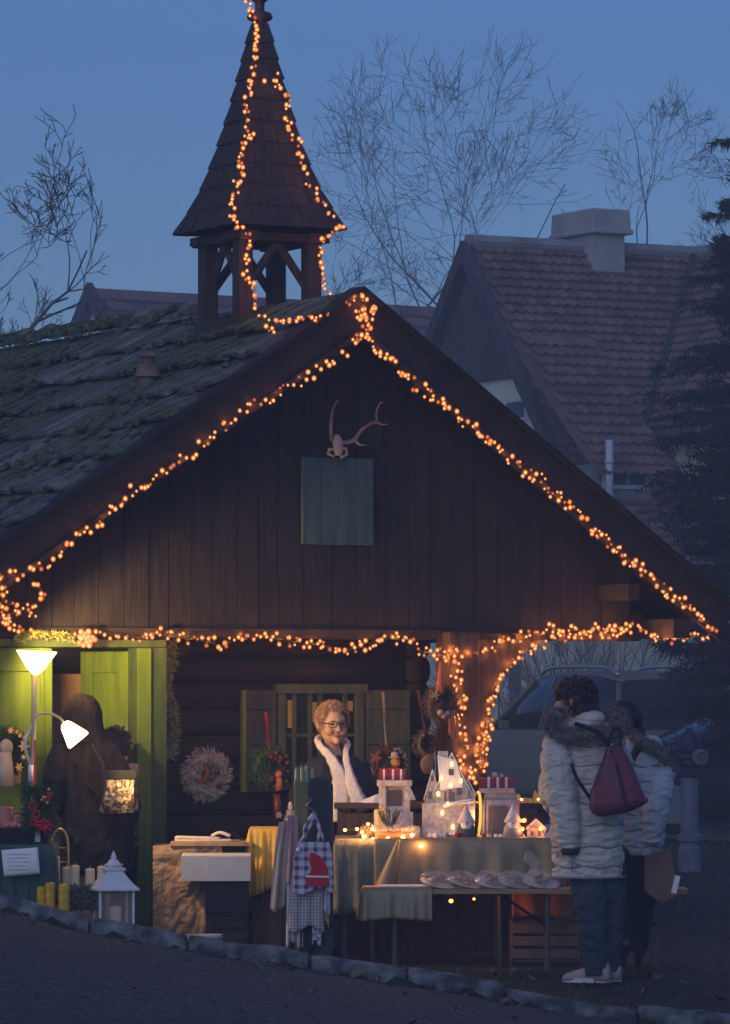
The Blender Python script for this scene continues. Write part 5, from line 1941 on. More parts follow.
# ------------------------------------------------------------------ main tables and their cloths
sage_cloth = M('grey green linen', (0.17, 0.17, 0.125), 0.9, (0.24, 0.235, 0.18), 14, (1, 1, 1), 0.35, 90)
gold_cloth = M('olive gold satin cloth', (0.19, 0.155, 0.085), 0.45, (0.25, 0.205, 0.115), 5, (1, 1, 1), 0.3, 18, spec=0.5)
yellow_cloth = M('mustard yellow cloth', (0.60, 0.36, 0.045), 0.8, (0.68, 0.43, 0.07), 8, (1, 1, 1), 0.35, 40)
orange_lit_cloth = M('orange lit cloth', (0.36, 0.13, 0.025), 0.85, (0.44, 0.18, 0.04), 8, (1, 1, 1), 0.3, 40)  # orange of the light on the cloth is put into its colour
YT = 26.25
table('long market table under the grey green and olive cloths', 336, 560, 841, YT, YT + 0.72, leg_px=(345, 372, 500, 548), name='market_table')
draped('tablecloth', 'grey green linen cloth hanging at the left end of the market table', 335, 386, 839.5, lambda px: 914 if px < 348 else 912 - (px - 348) * 0.05, YT - 0.012, YT + 0.70, sage_cloth, folds=2.2, amp=0.022, right_side=False)
draped('tablecloth', 'olive gold cloth draped along the front of the market table', 374, 561, 838.4, lambda px: interp(px, (374, 385, 400, 470, 560), (905, 905, 898, 892, 890)), YT - 0.035, YT + 0.69, gold_cloth, folds=3.3, amp=0.028, left_side=False)
# diagonal overlapping flap at the left of the olive cloth
p0, p1, p2, p3 = W(398, 839.5, YT - 0.085), W(372, 891, YT - 0.10), W(374, 840.5, YT - 0.075), W(389, 891, YT - 0.13)
mb = MB()
def flap(i, j):
    a = p0.lerp(p2, i)
    b = p1.lerp(p3, 1 - i) if False else p1.lerp(p3, i)
    q = a.lerp(b, j)
    return q - p0 + Vector((0, -0.035 * sin(pi * i) * (0.3 + j), 0))
p2 = W(400, 839.5, YT - 0.07)
p3 = W(396, 892, YT - 0.09)
mb.grid(8, 14, flap)
tag(mb.build('cloth_corner', gold_cloth, None, smooth=True, loc=p0, solid=0.004), 'gathered corner of the olive gold cloth hanging in a slanting fold', 'cloth')
# cloth under the table, its orange light painted in (box of stock behind)
P = W(545, 905, YT + 0.3)
O = Vector((P.x, YT + 0.3, ground_z(P.x, YT + 0.3)))
mb = MB()
a_, b_ = W(512, 876, YT + 0.18), W(573, 922, YT + 0.18)
def of(i, j):
    x = lerp(a_.x, b_.x, i)
    z = lerp(a_.z, b_.z + 0.05 * (1 - i) * 0.4, j) + 0.03 * sin(i * 3.1) * j
    return Vector((x, YT + 0.18 + 0.02 * sin(i * 14) * j, z)) - O
mb.grid(20, 8, of)
tag(mb.build('stock_cloth', orange_lit_cloth, None, smooth=True, loc=O, solid=0.004), 'orange lit cloth over a stock box under the market table', 'cloth')
crate_o = Vector((P.x, YT + 0.42, ground_z(P.x, YT + 0.42)))
cr = thing('slatted_crate', 'pale slatted crate on the grass under the right end of the market table', 'crate', crate_o)
mb = MB()
ca_, cb_ = W(511, 941, YT + 0.25), W(578, 910, YT + 0.25)
w2_ = (cb_.x - ca_.x) / 2
for k in range(6):
    z = 0.03 + 0.075 * (k % 3)
    s_ = -1 if k < 3 else 1
    mb = MB()
    mb.b2((-w2_, s_ * 0.1625 - 0.0075, z), (w2_, s_ * 0.1625 + 0.0075, z + 0.055))
    mb.build('slat', M('crate wood', (0.15, 0.11, 0.085), 0.8, (0.2, 0.155, 0.12), 10), cr)
mb = MB()
for sx in (-1, 1):
    mb.b2((sx * w2_ - 0.01, -0.154, 0.0), (sx * w2_ + 0.01, 0.154, 0.25))
mb.b2((-w2_, -0.154, 0.005), (w2_, 0.154, 0.02))
mb.build('ends', M('crate wood', (0.15, 0.11, 0.085), 0.8), cr)

# beer bench in front
YBn = 25.75
bench = table('low folding bench in front of the market table carrying wrapped plates', 364, 688, 889, YBn, YBn + 0.27, M('tan varnished bench board', (0.24, 0.15, 0.08), 0.5, (0.33, 0.22, 0.12), 5, (1, 5, 5)), leg_px=(395, 548, 659), name='folding_bench', cat='bench')
draped('bench_cloth', 'short olive gold cloth over the left end of the folding bench', 363, 432, 887.6, lambda px: interp(px, (363, 390, 432), (921, 918, 921)), YBn - 0.015, YBn + 0.26, gold_cloth, cat='cloth', folds=2.6, amp=0.016, right_side=False)
P = W(402, 887.5, YBn + 0.13)
mb = MB()
mb.box((0, 0, 0), (0.26, 0.17, 0.012), (0, 0, 0.12))
tag(mb.build('paper_pad', paper_white, None, loc=P + Vector((0, 0, 0.008)), bevel=0.003), 'white paper pad lying on the left end of the folding bench', 'paper')
cellophane = M('clear wrapping film', (0.75, 0.75, 0.78), 0.12, alpha=0.14, spec=0.8)
plate_m = M('glazed white plate', (0.66, 0.62, 0.60), 0.3)
cookie_m = M('brown biscuits', (0.26, 0.14, 0.08), 0.85, (0.42, 0.26, 0.17), 30)
plate_lab = ['leftmost wrapped plate of biscuits on the bench next to the paper pad', 'second wrapped plate of biscuits from the paper pad', 'middle wrapped plate of biscuits on the bench', 'fourth wrapped plate of biscuits from the paper pad', 'wrapped plate of biscuits nearest the woman with the backpack']
for i, px in enumerate((438, 466, 492, 516, 541)):
    P = W(px, 887, YBn + 0.11 + 0.02 * (i % 2))
    pr_ = thing('wrapped_plate', plate_lab[i], 'plate', P + Vector((0, 0, 0.002)), rnd(0, 1), 'wrapped plates of biscuits on the bench')
    mb = MB()
    mb.lathe([(0.05, 0.0), (0.06, 0.002), (0.105, 0.022), (0.108, 0.026), (0.06, 0.008), (0.0, 0.006)], (0, 0, 0), 26, rot=(0.28, 0, 0))
    mb.build('plate', plate_m, pr_, smooth=True)
    mb = MB()
    for k in range(16):
        a = rnd(0, 6.28)
        rr = rnd(0, 0.07)
        mb.box((rr * cos(a), rr * sin(a), 0.028 + rnd(0, 0.02) + rr * sin(a) * .28), (rnd(.02, .04), rnd(.02, .035), 0.012), (rnd(-.5, .9), rnd(-.5, .5), rnd(0, 3)))
    mb.build('biscuits', [cookie_m], pr_)
    mb = MB()
    rs_ = random.Random(i)
    rings = []
    for (r_, z_) in ((0.106, 0.026), (0.095, 0.055), (0.06, 0.075), (0.02, 0.08)):
        rings.append([Vector((r_ * cos(a * pi / 12) * (1 + rs_.uniform(-.08, .08)), r_ * sin(a * pi / 12), z_ + r_ * sin(a * pi / 12) * .28 + rs_.uniform(-.008, .008))) for a in range(24)])
    mb.loft(rings)
    mb.build('film', cellophane, pr_, smooth=False)
P = W(533, 876, YBn + 0.2)
mb = MB()
rings = []
for k in range(9):
    t_ = k / 8
    r_ = 0.015 + 0.03 * abs(sin(t_ * 7)) + (0.02 if k > 5 else 0)
    rings.append([Vector((0.08 * t_ - 0.05 + r_ * cos(a * pi / 5) * rnd(.7, 1.3), r_ * sin(a * pi / 5), 0.11 - 0.19 * t_ + rnd(-.01, .01))) for a in range(10)])
mb.loft(rings)
tag(mb.build('film_bundle', cellophane, None, loc=P + Vector((0.02, 0, 0.03))), 'crumpled clear film bundle standing between the last plates on the bench', 'plastic film')

# ------------------------------------------------------------------ goods on the market table
def front_of(px, py, Y):
    return W(px, py, Y)
TZ = W(450, 839, YT + 0.3).z
def tabletop_at(px, Y):
    p = W(px, 800, Y)
    p.z = W(450, 841, YT).z + 0.008
    return p
warm_bulb = EM('small warm tea light', (1.0, 0.36, 0.09), 16.0)
warm_win = EM('lit tiny window', (1.0, 0.62, 0.28), 3.0)
amber_glow = EM('amber lit strip', (1.0, 0.45, 0.07), 1.7)
cer_white = M('painted white model house', (0.34, 0.32, 0.33), 0.75, (0.60, 0.57, 0.58), 34, bump=0.6, bscale=60)
cer_dark = M('small grey window', (0.10, 0.095, 0.11), 0.6)
gift_red = M('red gift wrap', (0.32, 0.02, 0.03), 0.5)

def tea(mb_list, root, pts, r=0.012):
    for p in pts:
        mb = MB()
        mb.add([v * r for v in IV], IF)
        o = mb.build('bulb', warm_bulb, root, loc=p)

# tall village house
YV = YT + 0.28
P = tabletop_at(450, YV)
vh = thing('model_house', 'tall white wooden model house with many lit windows on the market table', 'model house', P)
sc = YV / F
def lx(px):
    return (px - 450) * sc
def lz(py):
    return W(450, py, YV).z - P.z
def house_block(mb, x0, x1, y0, y1, z0, ze, zr, over=0.006, roofmb=None, gable_front=True):
    xm = (x0 + x1) / 2
    mb.prism([(x0, z0), (x1, z0), (x1, ze), (xm, zr), (x0, ze)], y0, y1)
    if roofmb:
        for s_ in (-1, 1):
            xe = x0 if s_ < 0 else x1
            roofmb.prism([(xm, zr + 0.002), (xe + s_ * over, ze - over + 0.002), (xe + s_ * over, ze - over + 0.014), (xm, zr + 0.016)], y0 - over, y1 + over)
mb, rf_ = MB(), MB()
house_block(mb, lx(436), lx(468), -0.05, 0.11, 0.0, lz(790), lz(755), 0.008, rf_)
house_block(mb, lx(425), lx(440), -0.03, 0.09, 0.0, lz(800), lz(772), 0.007, rf_)
house_block(mb, lx(461), lx(475), -0.02, 0.09, 0.0, lz(796), lz(781), 0.006, rf_)
mb.b2((lx(438), -0.06, lz(758)), (lx(448), 0.0, lz(751)))
mb.b2((lx(422), -0.085, 0), (lx(474), -0.0505, lz(803)))
mb.build('walls', cer_white, vh, bevel=0.002)
rf_.build('roof', snow_white, vh)
mb = MB()
mb.prism([(lx(440), lz(790)), (lx(463), lz(787)), (lx(456), lz(760)), (lx(437), lz(755))], -0.062, -0.052)
mb.build('roof_front', snow_white, vh)
mb = MB()
for (x, y, w, h) in ((451, 772, 5, 6), (459, 791, 5, 7), (450, 795, 3, 11), (430, 795, 4, 8), (432, 778, 3, 6), (445, 796, 2.5, 10), (453, 796, 2.5, 9)):
    mb = MB()
    mb.b2((lx(x - w / 2), -0.066 - (0.02 if y > 790 else 0), lz(y + h / 2)), (lx(x + w / 2), -0.06 - (0.02 if y > 790 else 0), lz(y - h / 2)))
    mb.build('window', cer_dark, vh)
house_glow = []
for (x, y) in ((451.5, 764), (441, 778), (460.5, 780.5), (450.5, 785), (438, 793.5), (442, 812.5), (452.5, 826.5), (447.5, 804)):
    mb = MB()
    mb.ell((lx(x), -0.09, lz(y)), (0.012, 0.006, 0.017), 8)
    mb.build('lit_window', EM('bright tiny windows', (1.0, 0.55, 0.22), 3.0), vh, smooth=True)
    house_glow.append(Vector((lx(x), -0.125, lz(y))))
mb = MB()
for k in range(9):
    mb.ell((lx(430 + k * 5), -0.10 + rnd(-.01, .01), 0.016), rnd(0.014, 0.022), 8)
mb.build('snow_mounds', snow_white, vh, smooth=True)
mb = MB()
mb.tube(spl([(lx(443), -0.1, lz(806)), (lx(455), -0.105, lz(803)), (lx(473), -0.1, lz(800))], 5), 0.012, 7)
mb.build('snow_ledge', snow_white, vh, smooth=True)

def gnome(label, px, Y, h, hatm, bodym, beardm, base=None, lean=0.0, py=None):
    P = tabletop_at(px, Y) if py is None else W(px, py, Y)
    g_ = thing('gnome_figure', label, 'figurine', P)
    mb = MB()
    mb.lathe([(0.26 * h, 0), (0.30 * h, 0.08 * h), (0.27 * h, 0.3 * h), (0.17 * h, 0.5 * h), (0.05 * h, 0.58 * h)], (0, 0, 0), 16, sy=0.8)
    mb.build('body', bodym, g_, smooth=True)
    mb = MB()
    mb.lathe([(0.25 * h, 0.46 * h), (0.26 * h, 0.52 * h), (0.17 * h, 0.68 * h), (0.09 * h, 0.84 * h), (0.02 * h, 1.0 * h)], (0, 0, 0), 16, sy=0.85)
    mb.build('hat', hatm, g_, smooth=True)
    mb = MB()
    mb.lathe([(0.02 * h, 0.12 * h), (0.13 * h, 0.3 * h), (0.17 * h, 0.46 * h), (0.1 * h, 0.5 * h)], (0, -0.15 * h, 0), 12, sy=0.5)
    mb.build('beard', beardm, g_, smooth=True)
    mb = MB()
    mb.ell((0, -0.25 * h, 0.47 * h), 0.05 * h, 8)
    mb.build('nose', skin, g_, smooth=True)
    return g_
gnome('plump white hatted gnome before the right side of the tall model house', 466, YT + 0.12, 0.20, M('pale pink knitted hat', (0.55, 0.46, 0.46), 0.95, (0.66, 0.58, 0.58), 40), M('dark grey felt', (0.10, 0.09, 0.10), 0.95), snow_white)
gnome('white knitted gnome leaning on the right side of the grey model lantern house', 513, YT + 0.2, 0.20, M('off white knit', (0.5, 0.5, 0.54), 0.95, (0.62, 0.62, 0.66), 60, bump=0.6, bscale=90), M('light grey felt', (0.34, 0.33, 0.36), 0.95), snow_white)
gnome('small gnome with a pale hat at the foot of the gift topped left house', 402, YT + 0.2, 0.155, M('white fleece hat', (0.55, 0.52, 0.52), 0.95), M('brown felt', (0.12, 0.08, 0.07), 0.95), snow_white)
# small snowballs and red trinkets
lab_sn = ['white snowball bead with a red bead left below the tall model house', 'grey snowball bead below the middle of the tall model house', 'red bead at the foot of the tall model house']
for i, (px, mt) in enumerate(((436, snow_white), (446, felt_grey), (457, felt_red))):
    P = tabletop_at(px, YT + 0.08)
    mb = MB()
    mb.ell((0, 0, 0.02), 0.02, 10)
    mb.ell((0.03, 0.01, 0.015), 0.015, 8)
    tag(mb.build('snowball_ornament', mt, None, loc=P, smooth=True), lab_sn[i], 'ornament')

# left house with gifts on top
YA = YT + 0.35
P = tabletop_at(395, YA)
lh = thing('gift_house', 'narrow white lantern house topped with red presents on the left of the market table', 'lantern', P)
lx2 = lambda px: (px - 395) * YA / F
lz2 = lambda py: W(395, py, YA).z - P.z
mb = MB()
mb.b2((lx2(379), -0.06, 0), (lx2(413), 0.07, lz2(812)))
mb.b2((lx2(379), -0.06, lz2(812)), (lx2(386), 0.07, lz2(785)))
mb.b2((lx2(404), -0.06, lz2(812)), (lx2(410), 0.07, lz2(785)))
mb.b2((lx2(377), -0.07, lz2(786)), (lx2(412), 0.08, lz2(780)))
mb.prism([(lx2(405), lz2(800)), (lx2(416), lz2(800)), (lx2(410), lz2(786))], -0.07, 0.02)
mb.build('frame', cer_white, lh, bevel=0.003)
mb = MB()
mb.b2((lx2(386), -0.02, 0), (lx2(404), -0.01, lz2(786)))
mb.build('back_panel', cer_white, lh)
mb = MB()
mb.b2((lx2(379), -0.066, 0.01), (lx2(384), -0.0605, lz2(808)))
mb.build('glow_panel', EM('amber inner glow', (1.0, 0.42, 0.08), 0.8), lh)
mb = MB()
mb.b2((lx2(388), -0.0235, lz2(806)), (lx2(402), -0.0205, lz2(790)))
mb.build('dark_niche', cer_dark, lh)
mb = MB()
for (x, w, h) in ((384, 9, 11), (393, 8, 12), (401, 9, 10)):
    mb.b2((lx2(x - w / 2), -0.04, lz2(779.5)), (lx2(x + w / 2), 0.03, lz2(779.5 - h)))
gb = mb.build('present', gift_red, lh, bevel=0.003)
for x in (384, 393, 401):
    mb = MB()
    mb.b2((lx2(x - 1), -0.043, lz2(779.5)), (lx2(x + 1), 0.033, lz2(769)))
    mb.build('present_ribbon', white_paint, gb)
mb = MB()
mb.ell((lx2(397), -0.01, lz2(763)), (0.018, 0.016, 0.022), 10)
mb.build('hatted_head', M('orange red felt', (0.55, 0.12, 0.03), 0.9), lh, smooth=True)
# fir sprig
P = tabletop_at(389, YT + 0.16)
mb = MB()
for k in range(9):
    a = k * 0.75
    d = Vector((cos(a) * 0.45, sin(a) * 0.3, 1)).normalized()
    pts = [Vector((0, 0, 0.02)) + d * 0.03 * i for i in range(6)]
    mb.tube(pts, [0.004] * 6, 4)
    for i in range(60):
        p = pts[0].lerp(pts[-1], random.random())
        e = (d + Vector((rnd(-1, 1), rnd(-1, 1), rnd(-.5, 1)))).normalized() * 0.03
        sd = e.orthogonal().normalized() * 0.002
        mb.add([p - sd, p + sd, p + e], [(0, 1, 2)])
tag(mb.build('fir_sprig', M('snow dusted fir', (0.035, 0.055, 0.045), 0.85, (0.11, 0.13, 0.12), 40), None, loc=P), 'small snow dusted fir sprig before the gift topped house', 'sprig')
# log tray with silver moss garland
P = tabletop_at(393, YT + 0.07)
tray = thing('bark_tray', 'birch bark tray heaped with silvery moss at the front of the market table', 'tray', P)
mb = MB()
mb.tube([(-0.105, 0, 0.026), (0.105, 0, 0.026)], 0.026, 12)
mb.build('log', M('birch bark', (0.13, 0.06, 0.035), 0.85, (0.26, 0.14, 0.09), 18), tray, smooth=True)
mb = MB()
for k in range(900):
    p = Vector((rnd(-0.115, 0.115), rnd(-0.03, 0.03), 0.045 + rnd(0, 0.02)))
    e = Vector((rnd(-1, 1), rnd(-1, 1), rnd(0, 1.3))).normalized() * rnd(0.015, 0.04)
    sd = e.orthogonal().normalized() * 0.003
    mb.add([p - sd, p + sd, p + e], [(0, 1, 2)])
mb.build('silver_moss', M('silver moss', (0.36, 0.34, 0.42), 0.7, (0.55, 0.53, 0.62), 30), tray)
# fairy lights along the table front
tl = thing('fairy_lights', 'warm fairy lights trailing along the front left of the market table', 'fairy lights', tabletop_at(385, YT - 0.02), 0, 'battery fairy lights on the tables')
TP_ = [(364, 836.5, 0), (373, 839.5, 0), (388, 838.5, 0), (403, 837, 0), (412, 835, 0), (421, 846, 1), (362, 832, 0), (368, 824, 0), (372, 829, 0), (345, 830, 2), (357, 829, 0)]
loc_ = []
for (x, y, k) in TP_:
    p = W(x, y, YT - 0.05 if k == 1 else (YT + 0.02))
    loc_.append(p - tl.location)
    mb = MB()
    mb.add([v * (0.0135 if y > 834 else 0.010) for v in IV], IF)
    mb.build('bulb', warm_bulb, tl, loc=p - tl.location)
mb = MB()
ord_ = sorted(loc_, key=lambda p: p.x)
mb.tube(ord_, 0.0018, 4)
mb.build('wire', wire_mat, tl)
def glow(parent, loc, e_, col=(1.0, 0.42, 0.10)):
    ld_ = bpy.data.lights.new('bulb_light', 'POINT')
    ld_.energy = e_
    ld_.color = col
    ld_.shadow_soft_size = 0.02
    lo = bpy.data.objects.new('bulb_light', ld_)
    COL.objects.link(lo)
    lo.parent = parent
    lo.location = loc
for p in loc_:
    glow(tl, p + Vector((0, -0.025, 0.01)), 0.75)
# straw ball cluster at the left end
P = tabletop_at(367, YT + 0.12)
mb = MB()
for k in range(420):
    d = Vector((rnd(-1, 1), rnd(-1, 1), rnd(-.3, 1))).normalized()
    p = Vector((0, 0, 0.03)) + d * rnd(0.01, 0.05)
    e = Vector((rnd(-1, 1), rnd(-1, 1), rnd(-1, 1))).normalized() * 0.03
    sd = e.orthogonal().normalized() * 0.002
    mb.add([p - sd, p + sd, p + e], [(0, 1, 2)])
tag(mb.build('straw_ball', straw, None, loc=P), 'loose straw ball tangled with lights at the left end of the market table', 'ornament')
# cream pillar with glow behind (left of gift house)
P = tabletop_at(379, YT + 0.45)
mb = MB()
mb.lathe([(0.03, 0), (0.03, 0.16), (0.02, 0.165), (0.0, 0.162)], (0, 0, 0), 14)
tag(mb.build('candle', wax_cream, None, loc=P), 'cream pillar candle half hidden behind the gift topped house', 'candle')
# clear glass jar between
P = tabletop_at(416, YT + 0.12)
mb = MB()
mb.lathe([(0.022, 0), (0.026, 0.006), (0.027, 0.06), (0.02, 0.068), (0.02, 0.075)], (0, 0, 0), 14, cap=False)
tag(mb.build('glass_jar', M('thin clear glass', (0.7, 0.65, 0.62), 0.08, alpha=0.35, spec=0.8), None, loc=P, smooth=True, solid=0.002), 'small clear glass jar left of the tall model house', 'jar')

# right house: grey with red gifts on top
YR = YT + 0.33
P = tabletop_at(500, YR)
rh = thing('lantern_house', 'grey model lantern house with red presents on its roof at the table right', 'lantern', P)
lx3 = lambda px: (px - 500) * YR / F
lz3 = lambda py: W(500, py, YR).z - P.z
mb = MB()
mb.b2((lx3(482), -0.07, 0), (lx3(519), 0.08, lz3(800)))
mb.b2((lx3(484), -0.055, lz3(800)), (lx3(516), 0.07, lz3(792)))
mb.b2((lx3(479), -0.085, lz3(792.5)), (lx3(514), 0.09, lz3(788)))
for x in (482.5, 516.5):
    mb.b2((lx3(x - 1.7), -0.082, 0.0), (lx3(x + 1.7), -0.0705, lz3(803)))
mb.build('walls', M('grey blue painted wood', (0.26, 0.26, 0.30), 0.8, (0.40, 0.39, 0.43), 14, bump=0.4, bscale=50), rh)
mb = MB()
mb.b2((lx3(488), -0.078, 0.03), (lx3(507), -0.0705, lz3(806)))
mb.build('door', cer_dark, rh)
mb = MB()
for (x, w) in ((484, 9), (493, 8), (502, 8), (510, 7)):
    mb.b2((lx3(x - w / 2), -0.05, lz3(787.5)), (lx3(x + w / 2), 0.05, lz3(778)))
g2_ = mb.build('present', gift_red, rh, bevel=0.003)
for x in (488.5, 497.5, 506):
    mb = MB()
    mb.b2((lx3(x - 1.2), -0.053, lz3(787.5)), (lx3(x + 1.2), 0.053, lz3(777)))
    mb.build('present_ribbon', white_paint, g2_)
mb = MB()
mb.ell((lx3(495), 0, lz3(775)), (0.02, 0.02, 0.018), 10)
mb.ell((lx3(502), 0, lz3(776)), (0.014, 0.02, 0.014), 10)
mb.build('snow_lump', M('peach snow', (0.6, 0.42, 0.36), 0.8), rh, smooth=True)
mb = MB()
mb.tube(spl([(lx3(477), -0.09, lz3(791)), (lx3(479.5), -0.092, lz3(796)), (lx3(480), -0.092, lz3(815)), (lx3(479), -0.092, lz3(828)), (lx3(477), -0.09, lz3(838))], 5), 0.008, 8)
mb.build('glowing_edge', amber_glow, rh, smooth=True)
mb = MB()
for k in range(10):
    mb.ell((lx3(482 + k * 4.5), -0.1 + rnd(-.01, .01), 0.010), rnd(0.010, 0.018), 8)
mb.build('snow_mounds', snow_white, rh, smooth=True)

# little white house at the right end
YS = YT + 0.25
P = tabletop_at(536, YS)
sh_ = thing('cottage_ornament', 'tiny white cottage with lit sides at the right end of the market table', 'model house', P)
mb, rf_ = MB(), MB()
sx = YS / F
house_block(mb, -9 * sx, 9 * sx, -0.03, 0.04, 0, 9 * sx, 17 * sx, 0.005, rf_)
mb.build('walls', cer_white, sh_)
rf_.build('roof', snow_white, sh_)
mb = MB()
for x in (-4, 3):
    mb.b2(((x - 1.2) * sx, -0.034, 3 * sx), ((x + 1.2) * sx, -0.0305, 7 * sx))
mb.build('windows', cer_dark, sh_)
st = thing('fairy_lights', 'three orange bulbs beside the tiny white cottage', 'fairy lights', P, 0, 'battery fairy lights on the tables')
for (x, y) in ((524, 820.5), (522, 829), (541, 828.5)):
    mb = MB()
    mb.add([v * 0.0135 for v in IV], IF)
    mb.build('bulb', EM('orange bulb', (1.0, 0.25, 0.04), 12.0), st, loc=W(x, y, YS - 0.05) - P)
mb = MB()
mb.tube([W(x, y, YS - 0.045) - P for (x, y) in ((516, 838), (522, 829), (524, 820), (530, 826), (541, 828), (547, 838))], 0.0018, 4)
mb.build('wire', wire_mat, st)

for p in house_glow:
    glow(vh, p, 0.06, (1.0, 0.5, 0.2))
for (x, y) in ((524, 819), (521, 830), (542, 829)):
    glow(st, W(x, y, YS - 0.09) - P, 0.25, (1.0, 0.3, 0.06))
ub = thing('fairy_lights', 'two orange bulbs hanging low under the market table', 'fairy lights', W(451, 901, YT + 0.1), 0, 'battery fairy lights on the tables')
for (x, y) in ((451, 901), (474, 899)):
    p = W(x, y, YT + 0.1) - ub.location
    mb = MB()
    mb.add([v * (0.013 if x < 460 else 0.008) for v in IV], IF)
    mb.build('bulb', EM('orange bulb', (1.0, 0.25, 0.04), 12.0), ub, loc=p)
    glow(ub, p + Vector((0.02, -0.03, 0)), 0.8, (1.0, 0.3, 0.06))
mb = MB()
mb.tube([W(x, y, YT + 0.1) - ub.location for (x, y) in ((440, 872), (451, 900), (463, 890), (474, 898), (490, 872))], 0.0018, 4)
mb.build('wire', wire_mat, ub)
glow(rh, Vector((lx3(475), -0.14, lz3(815))), 1.0)
def small_tree(label, px, Y, h, mat_, n=150):
    P = tabletop_at(px, Y)
    ft_ = thing('frosted_tree', label, 'ornament', P, 0, 'small trees and stars on the market table')
    mb = MB()
    mb.lathe([(0.16 * h, 0), (0.18 * h, 0.1 * h), (0.05 * h, 0.16 * h)], (0, 0, 0), 10)
    mb.build('pot', brown_twig, ft_)
    mb = MB()
    for k in range(n):
        z_ = rnd(0.14, 0.98) * h
        r_ = 0.30 * h * (1 - z_ / h) + 0.003
        a = rnd(0, 6.3)
        p = Vector((0, 0, z_))
        e = Vector((cos(a) * r_, sin(a) * r_, rnd(-.01, 0.01)))
        sd = Vector((-sin(a), cos(a), 0)) * 0.0035
        mb.add([p - sd, p + sd, p + e + sd, p + e - sd], [(0, 1, 2, 3)])
    mb.build('twigs', mat_, ft_)
small_tree('little frosted tree squeezed between the tall model house and the glass jar', 424, YT + 0.3, 0.11, snow_white)
small_tree('dark green little tree right of the plump gnome', 476, YT + 0.12, 0.09, fir)
small_tree('tiny silver tree in front of the grey lantern house door', 492, YT + 0.1, 0.075, M('silver tinsel', (0.4, 0.4, 0.45), 0.4))
small_tree('little gold tree between the knitted gnome and the tiny cottage', 526, YT + 0.38, 0.13, gold)
for (px, r_, lb, mt) in ((410, 0.028, 'pale wooden star leaning at the foot of the gift topped house', straw), (484, 0.024, 'red wooden star leaning on the lantern house corner', felt_red), (548, 0.026, 'white wooden star beside the padded coat', white_paint)):
    P = tabletop_at(px, YT + 0.06)
    mb = MB()
    starm(mb, (0, 0, r_ * 0.85), r_, r_ * 0.42, 5, 0.01)
    tag(mb.build('wooden_star', mt, None, loc=P), lb, 'ornament', 'small trees and stars on the market table')
# golden lit village silhouette on the counter
P = W(525, 803, cz - 0.05)
vs_ = thing('village_silhouette', 'row of tiny golden lit house fronts on the counter beside the padded coat', 'ornament', P)
mb = MB()
x = -22
sx = cz / F
while x < 24:
    w = rnd(4, 8)
    h = rnd(5, 13)
    mb.prism([(x * sx, 0), ((x + w) * sx, 0), ((x + w) * sx, h * .7 * sx), ((x + w / 2) * sx, h * sx), (x * sx, h * .7 * sx)], -0.01, 0.01)
    x += w * 0.9
mb.build('fronts', gold, vs_)
for k in range(12):
    mb = MB()
    mb.add([v * 0.006 for v in IV], IF)
    mb.build('bulb', EM('gold bulb', (1.0, 0.5, 0.12), 12.0), vs_, loc=(rnd(-20, 20) * sx, -0.02, rnd(1, 6) * sx))

# ------------------------------------------------------------------ yellow cloth table, stone-print stand, white tray
YY = 26.4
table('small side table under the mustard cloth', 250, 292, 830, YY, YY + 0.5, name='side_table')
draped('tablecloth', 'mustard yellow cloth on the small table beside the hanging bags', 249, 293, 829, lambda px: interp(px, (249, 262, 270, 293), (898, 893, 888, 885)), YY - 0.012, YY + 0.48, yellow_cloth, folds=3, amp=0.03)
# plain brown box under the mustard cloth
P = W(270, 905, YY + 0.04)
mb = MB()
O = Vector((P.x, YY + 0.08, ground_z(P.x, YY + 0.08)))
a_, b_ = W(252, 836, YY + 0.08), W(291, 950, YY + 0.08)
mb.b2((a_.x - O.x, 0.0, 0.0), (b_.x - O.x, 0.35, a_.z - 0.06 - O.z))
tag(mb.build('brown_box', M('brown cardboard', (0.14, 0.075, 0.04), 0.85, (0.19, 0.105, 0.06), 5), None, loc=O, bevel=0.01), 'tall brown carton standing under the mustard cloth', 'box')

YK = 26.35
O = on_ground(188, YK)
st_ = thing('stone_print_stand', 'boxy stand wrapped in brown stone patterned paper right of the green door', 'stand', O)
rockm = M('crumpled stone pattern paper', (0.11, 0.07, 0.04), 0.85, (0.36, 0.25, 0.15), 7, (1, 1, 1), 1.0, 12, bdist=0.03, lo=0.3, hi=0.72, detail=9)
x0, x1 = W(153, 845, YK).x - O.x, W(222, 845, YK).x - O.x
zt_ = W(188, 846, YK).z - O.z
mb = MB()
def shell(i, j):
    x = lerp(x0, x1, i)
    return Vector((x, -0.008 * abs(mnoise.noise(Vector((i * 6, j * 7, 0)))) * 3 - 0.004, lerp(0, zt_, j)))
mb.grid(26, 30, shell)
mb.b2((x0, 0.004, 0), (x1, 0.5, zt_))
mb.build('body', rockm, st_, smooth=False)
mb = MB()
mb.b2((x0 + 0.1, -0.02, zt_ + 0.001), (W(252, 845, YK).x - O.x, 0.5, zt_ + 0.022))
mb.build('top_board', wood_tan, st_)
